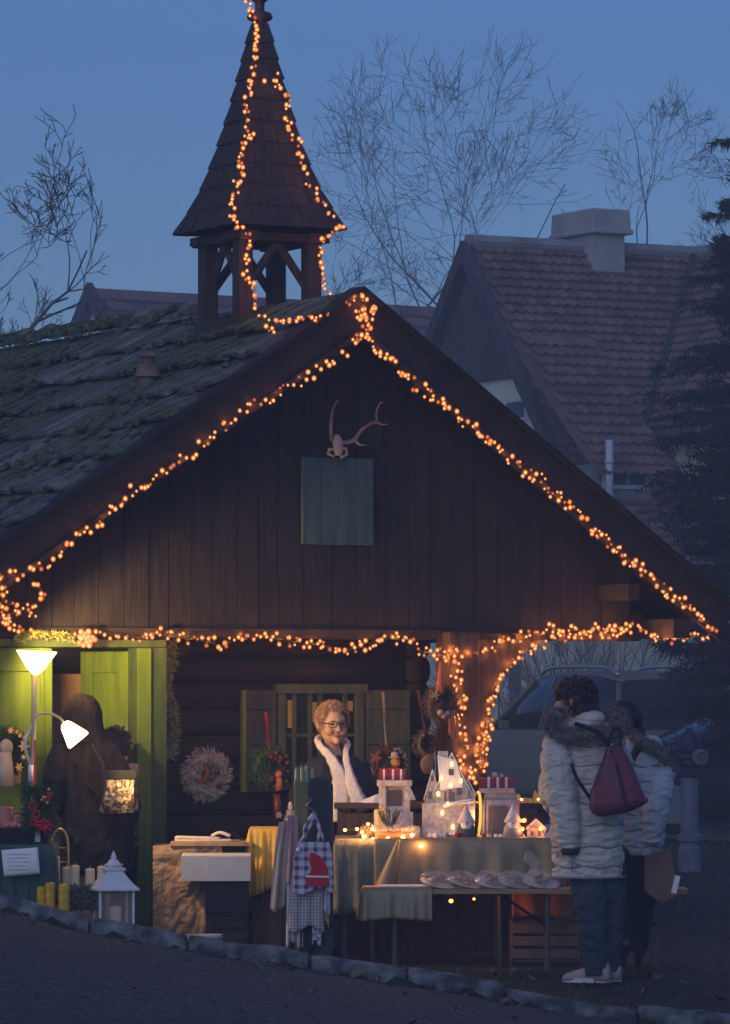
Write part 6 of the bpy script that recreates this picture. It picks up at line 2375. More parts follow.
# folded white gloves/cloth on it
P = W(203, 838, YK + 0.15)
mb = MB()
mb.box((0, 0, -0.012), (0.33, 0.16, 0.014), (0, 0, 0.05))
mb.box((-0.03, 0, 0.003), (0.26, 0.14, 0.012), (0, 0.02, -0.05))
for k in range(5):
    mb.tube(spl([(0.05, -0.03 + 0.015 * k, 0.012), (0.10, -0.035 + 0.018 * k, 0.032), (0.16, -0.04 + 0.02 * k, 0.012)], 4), [0.010] * 9, 6)
tag(mb.build('folded_linen', M('off white linen', (0.55, 0.48, 0.40), 0.9, (0.66, 0.6, 0.52), 12), None, loc=P, bevel=0.003), 'folded off white linen and gloves on top of the stone patterned stand', 'linen')
# white shallow tray/box
YW = YK - 0.25
P = W(216, 881, YW)
wb_ = thing('white_tray', 'white open cardboard tray on the dark block beside the stone patterned stand', 'tray', P)
x0, x1 = W(181, 880, YW).x - P.x, W(250, 880, YW).x - P.x
hgt = W(216, 856, YW).z - P.z
mb = MB()
xm = x0 + 0.375 * (x1 - x0)
mb.b2((x0, 0.0, 0.0), (x1, 0.22, 0.008))
mb.b2((x0, 0, 0.0085), (x1, 0.008, hgt))
mb.b2((x0, 0.212, 0.0085), (x1, 0.22, hgt + 0.01))
mb.b2((x0, 0.0085, 0.0085), (x0 + 0.008, 0.2115, hgt))
mb.b2((x1 - 0.008, 0.0085, 0.0085), (x1, 0.2115, hgt))
mb.b2((xm - 0.001, -0.0025, 0.0), (x1, -0.0005, hgt * 0.98))
mb.build('tray_body', M('white cardboard', (0.62, 0.56, 0.50), 0.7, (0.7, 0.64, 0.58), 6), wb_)
mb = MB()
for k in range(7):
    mb.box((lerp(x0, x1, 0.2 + 0.1 * k), 0.11, hgt * 0.5), (0.035, 0.14, hgt * 0.7), (0, rnd(-.2, .2), rnd(-.2, .2)))
mb.build('contents', felt_beige, wb_)
O = on_ground(232, YW + 0.12)
x0, x1 = W(205, 880, YW).x - O.x, W(248, 880, YW).x - O.x
mb = MB()
mb.b2((x0, -0.08, 0), (x1, 0.16, P.z - O.z - 0.001))
for k in range(4):
    mb.b2((x0 + 0.02, -0.09, 0.04 + 0.09 * k), (x1 - 0.02, -0.0805, 0.1 + 0.09 * k))
tag(mb.build('dark_block', wood_log, None, loc=O, bevel=0.006), 'dark wooden chest carrying the white tray', 'chest')
# white basket at the foot
P = on_ground(205, 25.55)
mb = MB()
mb.lathe([(0.07, 0), (0.085, 0.09), (0.092, 0.10), (0.08, 0.095), (0.065, 0.01)], P * 0, 18, sx=1.15)
for k in range(5):
    mb.lathe([(0.075 + 0.003 * k, 0.012 + k * 0.017), (0.081 + 0.003 * k, 0.018 + k * 0.017), (0.075 + 0.003 * k, 0.024 + k * 0.017)], (0, 0, 0), 18, sx=1.15, cap=False)
tag(mb.build('white_basket', M('white woven basket', (0.5, 0.48, 0.44), 0.8), None, loc=P, smooth=True), 'low white woven basket at the foot of the stone patterned stand', 'basket')

# ------------------------------------------------------------------ dark post with hanging textiles
YP = 25.55
O = on_ground(313, YP)
post = thing('display_post', 'thick round topped dark board post with an olive edge holding the hanging bags', 'post', O)
x0, xm, x1 = (W(x, 800, YP).x - O.x for x in (295, 308, 333))
zl, zr_ = W(300, 780, YP).z - O.z, W(320, 777, YP).z - O.z
mb = MB()
poly = [(xm, 0), (x1, 0), (x1, zr_ - 0.05), (x1 - 0.02, zr_ - 0.015), ((xm + x1) / 2, zr_), (xm + 0.015, zr_ - 0.008), (xm, zr_ - 0.03)]
mb.prism(poly, 0.0, 0.14)
mb.build('board', M('charcoal painted board', (0.028, 0.028, 0.032), 0.85, (0.05, 0.05, 0.055), 8, bump=0.3), post, bevel=0.006)
mb = MB()
mb.prism([(x0, 0), (xm - 0.001, 0), (xm - 0.001, zr_ - 0.035), (x0, zl)], 0.01, 0.16)
mb.build('edge_face', M('olive painted edge', (0.16, 0.13, 0.045), 0.75, (0.22, 0.18, 0.07), 7, (3, 3, .8)), post)
mb = MB()
zz_ = lambda py: W(313, py, YP).z - O.z
xx_ = lambda px: W(px, 800, YP).x - O.x
mb.tube(spl([(xx_(307), -0.02, zz_(797)), (xx_(311), -0.02, zz_(800)), (xx_(307), -0.02, zz_(805)), (xx_(311), -0.02, zz_(809)), (xx_(316), -0.02, zz_(813)), (xx_(316), -0.02, zz_(820))], 6), 0.004, 6)
mb.build('hook', grey_metal, post, smooth=True)
# taper candles behind it
lab_c = ['leftmost tall pale green taper candle behind the dark post', 'second pale green taper candle behind the dark post', 'third pale green taper candle behind the dark post', 'rightmost pale green taper candle behind the dark post']
for i, (x, yt) in enumerate(((296.5, 768), (302, 767), (306.5, 766), (312, 768))):
    P = W(x, 830, YP + 0.24 + 0.03 * (i % 2))
    mb = MB()
    z1 = W(x, yt, YP + 0.24).z
    gz = 0.42
    mb.lathe([(0.011, 0.0), (0.011, z1 - P.z - 0.01), (0.006, z1 - P.z), (0.0012, z1 - P.z + 0.002), (0.0012, z1 - P.z + 0.012)], (0, 0, 0), 10)
    tag(mb.build('taper_candle', M('pale green wax', (0.20, 0.27, 0.19), 0.45, (0.25, 0.33, 0.24), 6), None, loc=P, smooth=True), lab_c[i], 'candle', 'taper candles behind the post')
# a low shelf that carries them
P = W(304, 831, YP + 0.26)
O2 = Vector((P.x, YP + 0.26, ground_z(P.x, YP + 0.26)))
mb = MB()
mb.b2((-0.09, -0.05, 0.0), (0.09, 0.07, P.z - O2.z - 0.004))
tag(mb.build('candle_pedestal', wood_log, None, loc=O2, bevel=0.004), 'dark pedestal behind the post carrying green taper candles', 'pedestal')
# small frosted tree on the yellow table
P = W(290, 828.5, YY + 0.1)
ft = thing('frosted_tree', 'small frosted twig tree ornament on the mustard cloth', 'ornament', P)
mb = MB()
mb.lathe([(0.03, 0), (0.032, 0.02), (0.02, 0.03)], (0, 0, 0), 12)
mb.build('pot', cer_white, ft)
mb = MB()
for k in range(260):
    z_ = rnd(0.02, 0.14)
    r_ = 0.045 * (1 - (z_ - 0.02) / 0.13) + 0.004
    a = rnd(0, 6.3)
    p = Vector((0, 0, z_))
    e = Vector((cos(a) * r_, sin(a) * r_, rnd(-.005, 0.02)))
    sd = Vector((-sin(a), cos(a), 0)) * 0.003
    mb.add([p - sd, p + sd, p + e + sd, p + e - sd], [(0, 1, 2, 3)])
mb.build('twigs', snow_white, ft)

def hangcloth(name, label, cat, x_l, x_r, y_t, y_b, Y, mat_, folds=3, amp=0.015, flare=0.0, tl=0.0, group=None, parts=None, bot=None):
    P = W((x_l + x_r) / 2, y_t, Y)
    mb = MB()
    w = (x_r - x_l) * Y / F
    h = (y_b - y_t) * Y / F
    sd = rnd(0, 9)
    def fn(i, j):
        ww = w * (1 + flare * j) * (0.8 + 0.2 * min(1, j * 3))
        x = (i - 0.5) * ww + tl * j * w
        y = amp * sin(i * folds * 2 * pi + sd + j * 1.2) * (0.35 + 0.65 * j) + 0.006 * mnoise.noise(Vector((i * 5, j * 5, sd)))
        z = -h * j - (0.02 * sin(i * 7 + sd) * j if bot is None else bot(i) * j)
        return Vector((x, y, z))
    mb.grid(22, 22, fn)
    root = mb.build(name, mat_, None, smooth=True, loc=P, solid=0.003)
    tag(root, label, cat, group)
    return root, w, h, P

def check_mat(name, base, line, n, lw):
    m = bpy.data.materials.new(name)
    m.use_nodes = True
    t = m.node_tree
    b = t.nodes['Principled BSDF']
    b.inputs['Roughness'].default_value = 0.9
    tc = t.nodes.new('ShaderNodeTexCoord')
    sp_ = t.nodes.new('ShaderNodeSeparateXYZ')
    t.links.new(tc.outputs['Object'], sp_.inputs[0])
    def stripes(sock, freq, thr):
        a = t.nodes.new('ShaderNodeMath'); a.operation = 'MULTIPLY'; a.inputs[1].default_value = freq
        t.links.new(sock, a.inputs[0])
        f = t.nodes.new('ShaderNodeMath'); f.operation = 'FRACT'
        t.links.new(a.outputs[0], f.inputs[0])
        l = t.nodes.new('ShaderNodeMath'); l.operation = 'LESS_THAN'; l.inputs[1].default_value = thr
        t.links.new(f.outputs[0], l.inputs[0])
        return l.outputs[0]
    a, c = stripes(sp_.outputs[0], n, lw), stripes(sp_.outputs[2], n, lw)
    s_ = t.nodes.new('ShaderNodeMath'); s_.operation = 'ADD'
    t.links.new(a, s_.inputs[0]); t.links.new(c, s_.inputs[1])
    h_ = t.nodes.new('ShaderNodeMath'); h_.operation = 'MULTIPLY'; h_.inputs[1].default_value = 0.5
    t.links.new(s_.outputs[0], h_.inputs[0])
    mx = t.nodes.new('ShaderNodeMix'); mx.data_type = 'RGBA'
    mx.inputs[6].default_value = (*base, 1); mx.inputs[7].default_value = (*line, 1)
    t.links.new(h_.outputs[0], mx.inputs[0])
    t.links.new(mx.outputs[2], b.inputs['Base Color'])
    return m
plaid = check_mat('red white blue plaid', (0.52, 0.50, 0.56), (0.10, 0.03, 0.10), 19, 0.42)
grey_check = check_mat('grey small check', (0.46, 0.42, 0.42), (0.13, 0.12, 0.15), 55, 0.4)
GRP = 'textiles hanging on the dark post'
hangcloth('white_towel', 'long off white towel hanging lowest at the left of the dark post', 'towel', 287, 302, 838, 945, YP - 0.05, M('off white cotton', (0.52, 0.48, 0.47), 0.9, (0.6, 0.56, 0.55), 8), 3, 0.02, 0.1, group=GRP)
hangcloth('beige_shawl', 'beige and grey cloth slanting left behind the plaid tote', 'cloth', 277, 300, 822, 908, YP - 0.02, M('beige grey cotton', (0.30, 0.25, 0.22), 0.9, (0.38, 0.32, 0.29), 6), 3, 0.025, 0.1, -0.25, group=GRP)
hangcloth('mauve_cloth', 'dusty mauve cloth beside the left strap of the plaid tote', 'cloth', 287, 299, 815, 880, YP - 0.07, M('dusty mauve cotton', (0.34, 0.22, 0.24), 0.9), 2, 0.015, 0.1, -0.1, group=GRP)
hangcloth('checked_apron', 'grey finely checked apron hanging below the plaid tote', 'apron', 290, 323, 868, 929, YP - 0.10, grey_check, 3, 0.012, 0.08, group=GRP)
hangcloth('black_cloth', 'black cloth lowest below the grey checked apron', 'cloth', 297, 313, 915, 950, YP - 0.04, dark_cloth, 2, 0.01, group=GRP)
hangcloth('pale_towel', 'small pale blue white towel at the right edge of the grey checked apron', 'towel', 318, 330, 884, 912, YP - 0.09, M('pale blue cotton', (0.42, 0.42, 0.52), 0.9), 2, 0.01, group=GRP)
hangcloth('mustard_cloth', 'scrap of mustard cloth peeking out below the pale blue towel', 'cloth', 320, 329, 905, 924, YP - 0.05, yellow_cloth, 1, 0.006, group=GRP)
hangcloth('patterned_towel', 'white towel corner with dark prints beneath the checked apron', 'towel', 312, 321, 925, 943, YP - 0.07, M('printed white cotton', (0.5, 0.5, 0.56), 0.9, (0.12, 0.12, 0.2), 60, lo=0.5, hi=0.56), 1, 0.006, group=GRP)
tote, w, h, P = hangcloth('plaid_tote', 'plaid tote bag with a red pointed hat motif hanging on the dark post', 'bag', 294, 333, 842, 891, YP - 0.15, plaid, 1, 0.006, 0.04, group=GRP)
mb = MB()
k = YP / F
pts = [(-4, 10), (0, 11), (6, 14), (10, 19), (14, 27), (15, 38), (15, 43), (-8, 43), (-8, 36), (-7, 34), (-2, 27), (-5, 18)]
mb.prism([((x + 0.5) * k - 0.0, -z * k) for x, z in pts], -0.016, -0.010)
mo = mb.build('hat_motif', felt_red, tote)
mb = MB()
mb.prism([(-8 * k, -33 * k), (15.6 * k, -33.5 * k), (15.6 * k, -35.2 * k), (-8 * k, -34.7 * k)], -0.0185, -0.0165)
mb.ell((-15 * k, -0.018, -7.5 * k), 0.013, 8)
mb.build('white_trim', paper_white, mo)
mb = MB()
for (xa, xb) in ((-13, -7), (4, 11)):
    mb.tube(spl([(xa * k, -0.004, 0), ((xa + 6) * k * .6, -0.008, 14 * k), (0.0, 0.02, 28 * k), ((xb - 4) * k * .8, -0.008, 14 * k), (xb * k, -0.004, 0)], 6), 0.009, 5)
mb.build('handle', plaid, tote)

# ------------------------------------------------------------------ left stall table with candles
YG = 25.6
O = on_ground(22, YG)
cz0 = W(20, 846, YG).z
table('low stall table under the dark green cloth', -40, 50, 847, YG, YG + 0.5, name='stall_table')
draped('tablecloth', 'dark green cloth over the stall table at the left edge', -42, 52, 845, lambda px: 905, YG - 0.012, YG + 0.48, M('dark green cloth', (0.035, 0.07, 0.06), 0.9, (0.05, 0.09, 0.075), 8, bump=0.3), folds=6, amp=0.015)
P = W(20, 862, YG - 0.09)
mb = MB()
def pf(i, j):
    return Vector((lerp(-0.105, 0.1, i) + 0.015 * j, -0.015 * sin(j * 3) - 0.006 * sin(i * 4), 0.075 - 0.15 * j + lerp(-0.008, 0.008, i)))
mb.grid(10, 8, pf)
pa = mb.build('paper_notice', paper_white, None, smooth=True, loc=P, solid=0.001)
tag(pa, 'tilted white paper notice pinned to the dark green cloth', 'paper')
mb = MB()
for j in range(5):
    z = 0.045 - 0.022 * j
    mb.b2((-0.07, -0.024, z), (0.06 - 0.02 * (j % 2), -0.0225, z + 0.003))
mb.build('faint_writing', M('pale pencil grey', (0.45, 0.44, 0.45), 0.8), pa)
# black tray with pink candles
YC = YG + 0.15
P = W(15, 845, YC)
tr_ = thing('black_crate', 'black twig tray full of pink tinsel on the dark green cloth', 'tray', P)
mb = MB()
for k in range(1400):
    x, z = rnd(-0.30, 0.19), rnd(0, 0.095)
    p = Vector((x, rnd(-0.07, -0.05), z))
    e = Vector((rnd(-1, 1), rnd(-.3, 0), rnd(-.5, .5))).normalized() * 0.04
    mb.add([p, p + Vector((0, 0, 0.004)), p + e], [(0, 1, 2)])
mb.b2((-0.3, -0.05, 0), (0.19, 0.1, 0.1))
mb.build('tray_body', M('black twigs', (0.02, 0.016, 0.015), 0.85, (0.05, 0.035, 0.03), 20), tr_)
mb = MB()
for k in range(130):
    x = rnd(-0.3, 0.2)
    mb.ell((x, rnd(-0.05, 0.05), 0.10 + rnd(0, 0.03)), rnd(0.008, 0.015), 6)
mb.build('pink_tinsel', M('rose tinsel', (0.5, 0.15, 0.14), 0.35, (0.65, 0.3, 0.27), 30), tr_, smooth=True)
mb = MB()
mb.b2((0.12, -0.085, 0.02), (0.15, -0.08, 0.085))
mb.build('price_tag', M('pale violet tag', (0.5, 0.48, 0.6), 0.7), tr_)
pink = M('pink wax', (0.50, 0.16, 0.12), 0.4, (0.58, 0.21, 0.16), 8)
for (x, yt, r, lb) in ((6, 807, 0.042, 'tallest pink pillar candle in the black tray'), (16, 815, 0.022, 'slim pink candle beside the tallest pillar'), (27, 818, 0.032, 'short wide pink candle at the right of the black tray')):
    P = W(x, 826, YC + 0.02)
    mb = MB()
    z1 = W(x, yt, YC).z - P.z
    z0 = -0.03
    mb.lathe([(r, z0), (r, z1 - 0.006), (r - 0.006, z1), (0.01, z1 - 0.004), (0.0015, z1 - 0.004), (0.0015, z1 + 0.012)], (0, 0, 0), 18)
    tag(mb.build('candle', pink, None, loc=P, smooth=False), lb, 'candle', 'pink candles in the black tray')
# fir arrangement with red baubles
P = W(40, 830, YG + 0.05)
fa_ = thing('fir_arrangement', 'fir bouquet with shiny red rings and ribbons under the floor lamp pole', 'arrangement', P)
mb = MB()
for k in range(2200):
    a = rnd(0, 6.3)
    c_ = Vector((rnd(-0.10, 0.09), rnd(-.04, .05), rnd(-0.02, 0.25)))
    if abs(c_.x) > 0.11 - 0.12 * abs(c_.z - 0.12):
        continue
    e = Vector((rnd(-1, 1), rnd(-1, .4), rnd(-.4, 1))).normalized() * rnd(0.02, 0.05)
    sd = e.orthogonal().normalized() * 0.003
    mb.add([c_ - sd, c_ + sd, c_ + e], [(0, 1, 2)])
mb.build('fir_twigs', fir, fa_)
for (x, z, r) in ((-0.035, 0.14, 0.022), (-0.015, 0.09, 0.02), (-0.03, 0.045, 0.017), (0.0, 0.03, 0.017), (0.045, 0.17, 0.014), (0.06, 0.2, 0.012)):
    mb = MB()
    mb.tube([Vector((x + r * cos(a * pi / 8), -0.07, z + r * sin(a * pi / 8))) for a in range(17)], 0.006, 6, cap=False)
    mb.build('red_ring', red_gloss, fa_, smooth=True)
mb = MB()
for k in range(8):
    a = k * 0.8
    mb.tube(spl([(0.03, -0.07, 0.03), (0.03 + 0.03 * cos(a), -0.08, 0.03 + 0.03 * sin(a)), (0.03 + 0.055 * cos(a), -0.07, 0.02 + 0.045 * sin(a))], 4), [0.008, .009, .01, .01, .01, .009, .008, .005, .002], 5)
mb.build('red_bow', red_gloss, fa_, smooth=True)
mb = MB()
for k in range(5):
    mb.ell((0.03 + rnd(-.02, .03), -0.07, 0.2 + rnd(-.05, .04)), 0.01, 7)
mb.build('gold_beads', gold, fa_, smooth=True)

# gold arched chair-like frame
P = W(60, 868, 26.1)
O = on_ground(60, 26.1)
mb = MB()
f_ = lambda x, y: W(x, y, 26.1) - O
mb.tube(spl([f_(52, 905), f_(52, 850), f_(54, 835), f_(60, 829), f_(66, 835), f_(68, 850), f_(68, 905)], 6), 0.008, 7)
mb.tube([f_(52, 848), f_(68, 848)], 0.006, 6)
mb.tube([f_(52, 862), f_(68, 862)], 0.006, 6)
tag(mb.build('wire_arch', gold, None, loc=O, smooth=True), 'gold wire arch stand behind the cream candles', 'stand')
# wooden shelf bar behind candles
O = on_ground(76, 25.85)
top = W(76, 889, 25.85).z
mb = MB()
for (dx) in (-0.15, 0.15):
    mb.b2((dx - 0.02, -0.05, 0), (dx + 0.02, 0.1, top - O.z - 0.021))
mb.b2((-0.2, -0.06, top - O.z - 0.02), (0.2, 0.12, top - O.z))
tag(mb.build('low_shelf', wood_log, None, loc=O), 'low dark shelf under the cream candles', 'shelf')
cr_lab = ['tall slim cream candle at the left end of the low shelf', 'first of the two joined cream pillar candles beside the slim one', 'slightly taller cream pillar candle in the middle of the low shelf', 'cream pillar candle just left of the white lantern roof', 'cream pillar candle touching the lantern top']
for i, (x, yt, r) in enumerate(((57, 856, 0.017), (66.5, 867, 0.025), (75, 865, 0.026), (90, 868.5, 0.028), (101.5, 866, 0.025))):
    Yc = 25.8 + 0.03 * (i % 2)
    P = W(x, 889, Yc)
    P.z = top + 0.001
    z1 = W(x, yt, Yc).z - P.z
    mb = MB()
    mb.lathe([(r, 0), (r, z1 - 0.008), (r - 0.008, z1), (0.008, z1 - 0.004), (0.0015, z1 - 0.004), (0.0015, z1 + 0.014)], (0, 0, 0), 18)
    tag(mb.build('candle', wax_cream, None, loc=P, smooth=False), cr_lab[i], 'candle', 'cream candles behind the lantern')
yl = M('yellow wax', (0.58, 0.36, 0.012), 0.4, (0.66, 0.43, 0.02), 8)
yl_lab = ['leftmost yellow honeycomb candle by the kerb', 'middle and tallest yellow honeycomb candle by the kerb', 'yellow honeycomb candle nearest the white lantern']
for i, (x, yt, r) in enumerate(((41, 887, 0.026), (50, 883, 0.03), (64, 884.5, 0.034))):
    P = W(x, 902, 25.55)
    P.z = ground_z(P.x, P.y)
    z1 = W(x, yt, 25.55).z - P.z
    mb = MB()
    pr_f = []
    nn = 8
    for k in range(nn + 1):
        pr_f.append((r * (1.0 if k % 2 else 0.92), z1 * k / nn))
    mb.lathe(pr_f + [(r * 0.5, z1 + 0.004), (0.0, z1)], (0, 0, 0), 8)
    tag(mb.build('yellow_candle', yl, None, loc=P), yl_lab[i], 'candle', 'yellow candles by the kerb')
P = W(83, 893, 25.62)
mb = MB()
for k in range(1500):
    c_ = Vector((rnd(-0.12, 0.10), rnd(-.03, .08), rnd(-0.10, 0.04)))
    e = Vector((rnd(-1, 1), rnd(-1, .4), rnd(-.4, 1))).normalized() * rnd(0.02, 0.045)
    sd = e.orthogonal().normalized() * 0.0035
    mb.add([c_ - sd, c_ + sd, c_ + e], [(0, 1, 2)], 0 if random.random() < 0.75 else 1)
tag(mb.build('dried_flowers', [fir, M('dusty lilac flowers', (0.26, 0.2, 0.24), 0.9)], None, loc=P), 'dusty green and lilac sprigs between yellow candles and lantern', 'plants')

# ------------------------------------------------------------------ white lantern
YN = 25.6
O = on_ground(114, YN)
lan = thing('white_lantern', 'white metal lantern with pagoda roof standing by the kerb', 'lantern', O)
zl_ = lambda py: W(114, py, YN).z - O.z
hw_ = 21.5 * YN / F * 0.78
ra = radians(14)
Rm = Matrix.Rotation(ra, 3, 'Z')
lanm = M('white enamel metal', (0.58, 0.59, 0.63), 0.45, (0.66, 0.67, 0.71), 12)
for sx_ in (-1, 1):
    for sy_ in (-1, 1):
        mb = MB()
        mb.box(Rm @ Vector((sx_ * hw_, sy_ * hw_, zl_(889) / 2)), (0.014, 0.014, zl_(889)), Rm)
        mb.build('post', lanm, lan)
mb = MB()
mb.box((0, 0, 0.012), (hw_ * 2 + 0.04, hw_ * 2 + 0.04, 0.024), Rm)
mb.build('base', lanm, lan, bevel=0.003)
mb = MB()
rings = []
for (py, f) in ((890, 1.32), (888, 1.32), (884, 1.05), (878, 0.76), (873, 0.56), (871, 0.52), (870, 0.62), (868, 0.62), (867, 0.4), (866, 0.4)):
    h_ = hw_ * f
    rings.append([Rm @ Vector((x * h_, y * h_, zl_(py))) for x, y in ((-1, -1), (1, -1), (1, 1), (-1, 1))])
mb.loft(rings)
mb.build('roof', lanm, lan)
mb = MB()
mb.lathe([(0.05, zl_(866)), (0.055, zl_(864.5)), (0.035, zl_(863)), (0.028, zl_(860.5)), (0.014, zl_(859)), (0.018, zl_(857)), (0.010, zl_(854)), (0.003, zl_(851))], (0, 0, 0), 14)
mb.build('finial', lanm, lan, smooth=True)
lg = M('lantern glass', (0.6, 0.5, 0.42), 0.05, alpha=0.14, spec=0.7)
mb = MB()
for a in range(4):
    R4 = Rm @ Matrix.Rotation(a * pi / 2, 3, 'Z')
    mb.box(R4 @ Vector((0, -hw_, zl_(889) / 2 + 0.01)), (hw_ * 2 - 0.015, 0.003, zl_(889) - 0.03), R4)
mb.build('glass', lg, lan)
mb = MB()
mb.lathe([(0.034, 0.025), (0.034, 0.16), (0.028, 0.166), (0.0, 0.162)], (0.01, 0, 0), 16)
mb.build('candle', wax_cream, lan)
# ------------------------------------------------------------------ people
def hand(mb, w, d, side, r=0.011, curl=0.6, L=0.085):
    """palm and five fingers: w wrist point, d direction of the hand, side the way the thumb points"""
    d = d.normalized()
    side = (side - d * side.dot(d)).normalized()
    pn = d.cross(side)
    p = w
    mb.tube([p - d * 0.02, p + d * 0.03, p + d * L], [0.024, 0.03, 0.026], 8)
    mb.ell(p + d * 0.055, (0.034, 0.034, 0.034), 8)
    for k, (o, l) in enumerate(((0.028, 0.066), (0.010, 0.075), (-0.009, 0.071), (-0.027, 0.056))):
        a = p + d * L + side * o
        b = a + d * l * 0.45 + pn * curl * 0.012
        c = b + d * l * 0.35 + pn * curl * 0.024
        e = c + d * l * 0.2 + pn * curl * 0.024
        mb.tube([a - d * 0.03, a, b, c, e], [r, r, r * 0.95, r * 0.85, r * 0.6], 6)
    a = p + d * 0.03 + side * 0.026
    mb.tube([a, a + side * 0.024 + d * 0.025, a + side * 0.034 + d * 0.055 + pn * 0.006, a + side * 0.03 + d * 0.075 + pn * 0.014], [r * 1.15, r * 1.05, r * 0.95, r * 0.7], 6)

def head(mb, c, f, up, s=1.0):
    """skull, jaw, nose, ears, brow and chin on one surface; f = where the face looks"""
    f, up = f.normalized(), up.normalized()
    up = (up - f * up.dot(f)).normalized()
    r = f.cross(up)
    def P(a, b, z):
        return c + r * a * s + f * b * s + up * z * s
    R = Matrix((r, f, up)).transposed()
    mb.add([c + R @ (Vector(v)) for v in [Vector((x * 0.075 * s, y * 0.095 * s, z * 0.105 * s)) for x, y, z in SPH[0]]], SPH[1])
    mb.add([P(0, 0.018, -0.055) + R @ Vector((x * 0.057 * s, y * 0.070 * s, z * 0.062 * s)) for x, y, z in SPH[0]], SPH[1])
    mb.tube([P(0, 0.088, 0.012), P(0, 0.106, -0.012), P(0, 0.114, -0.030), P(0, 0.10, -0.036)], [0.010 * s, 0.012 * s, 0.016 * s, 0.010 * s], 7)
    mb.tube([P(-0.04, 0.083, 0.024), P(0, 0.096, 0.028), P(0.04, 0.083, 0.024)], 0.010 * s, 6)
    mb.ell(P(0, 0.083, -0.092), 0.022 * s, 8)
    for q in (-1, 1):
        mb.ell(P(0.04 * q, 0.068, -0.035), 0.027 * s, 8)
        mb.tube([P(0.074 * q, -0.002, 0.020), P(0.083 * q, -0.010, 0.002), P(0.076 * q, -0.002, -0.028)], [0.011 * s, 0.015 * s, 0.009 * s], 7)
    return P

def unit_sphere(n=16):
    m = MB()
    m.ell((0, 0, 0), 1.0, n)
    return m.v, m.f
SPH = unit_sphere()

def limb(mb, pts, rr, n=10):
    mb.tube(pts, rr, n)
    for p, r in zip(pts, rr):
        mb.ell(p, r * 0.98, 8)

def human(root, J, f, face_f=None, mat_=skin, hscale=1.0, hands=(True, True)):
    """J: joints in local metres; f torso facing; one continuous remeshed body"""
    mb = MB()
    f = f.normalized()
    right = f.cross(Vector((0, 0, 1)))
    limb(mb, [J['pelvis'], J['belly'], J['chest']], [0.10, 0.09, 0.095], 12)
    mb.tube([J['chest'] - right * 0.12 + Vector((0, 0, 0.05)), J['chest'] + right * 0.12 + Vector((0, 0, 0.05))], 0.05, 8)
    limb(mb, [J['chest'] + Vector((0, 0, 0.05)), J['neck'], J['head'] - Vector((0, 0, 0.05))], [0.06, 0.050, 0.05], 10)
    P = head(mb, J['head'], face_f or f, Vector((0, 0, 1)), hscale)
    for s_, q in (('l', -1), ('r', 1)):
        limb(mb, [J['sh' + s_], J['el' + s_], J['wr' + s_]], [0.042, 0.036, 0.026])
        d = (J['wr' + s_] - J['el' + s_]).normalized()
        hand(mb, J['wr' + s_], J.get('hd' + s_, d), J.get('th' + s_, f))
        limb(mb, [J['hip' + s_], J['kn' + s_], J['an' + s_]], [0.075, 0.052, 0.036])
        mb.tube([J['an' + s_], J['an' + s_] + Vector((0, 0, -0.04)), J['an' + s_] + J.get('toe' + s_, f) * 0.11 + Vector((0, 0, -0.058))], [0.034, 0.032, 0.02], 8)
    o = mb.build('body', mat_, root, smooth=True)
    remesh(o, 0.0075, 2)
    return P

def puffs(z, zs, amt):
    """quilted swelling between the stitched seams zs"""
    for a, b in zip(zs[:-1], zs[1:]):
        if a <= z <= b:
            t = (z - a) / (b - a)
            return amt * (sin(pi * t) ** 0.4 - 0.85)
    return 0

def coat_torso(mb, rings, seams=None, amt=0.022, n=32, step=0.012, f=None, wr=0.006, mi=0):
    """rings (z, cx, cy, rx, ry)"""
    zs = [r[0] for r in rings]
    out_ = []
    z = zs[0]
    k = 0
    while z <= zs[-1] + 1e-6:
        v = [interp(z, zs, [r[j] for r in rings]) for j in range(1, 5)]
        p = puffs(z, seams, amt) if seams else 0
        ring = []
        for i in range(n):
            a = 2 * pi * i / n
            w = wr * mnoise.noise(Vector((cos(a) * 3, sin(a) * 3, z * 9))) + wr * 1.2 * mnoise.noise(Vector((cos(a) * 7, sin(a) * 7, z * 22)))
            ring.append(Vector((v[0] + (v[2] + p + w) * cos(a), v[1] + (v[3] + p + w) * sin(a), z)))
        out_.append(ring)
        z += step
    mb.loft(out_, mi)

def sleeve(mb, pts, rr, seam=0.11, amt=0.014, n=16, mi=0, wr=0.006):
    path = spl(pts, 16)
    m = len(path)
    L = [0]
    for a, b in zip(path[:-1], path[1:]):
        L.append(L[-1] + (b - a).length)
    R = []
    for i, s_ in enumerate(L):
        t = s_ / L[-1] * (len(rr) - 1)
        k = min(int(t), len(rr) - 2)
        r = lerp(rr[k], rr[k + 1], t - k)
        if seam:
            r += amt * (abs(sin(pi * s_ / seam)) ** 0.55 - 0.7)
        r += wr * mnoise.noise(Vector((s_ * 30, k, 3)))
        R.append(r)
    mb.tube(path, R, n, mi)

def fur(mb, path, r, n, l=0.04, w=0.0025):
    for k in range(n):
        i = random.randrange(len(path) - 1)
        p = path[i].lerp(path[i + 1], random.random())
        d = Vector((rnd(-1, 1), rnd(-1, 1), rnd(-1, 1))).normalized()
        p = p + d * r * rnd(0.5, 0.9)
        e = (d + Vector((rnd(-.6, .6), rnd(-.6, .6), rnd(-.6, .4)))).normalized() * l * rnd(0.5, 1.2)
        sd = e.orthogonal().normalized() * w
        sd = Matrix.Rotation(rnd(0, 6), 3, e.normalized()) @ sd
        mb.add([p - sd, p + sd, p + e], [(0, 1, 2)])

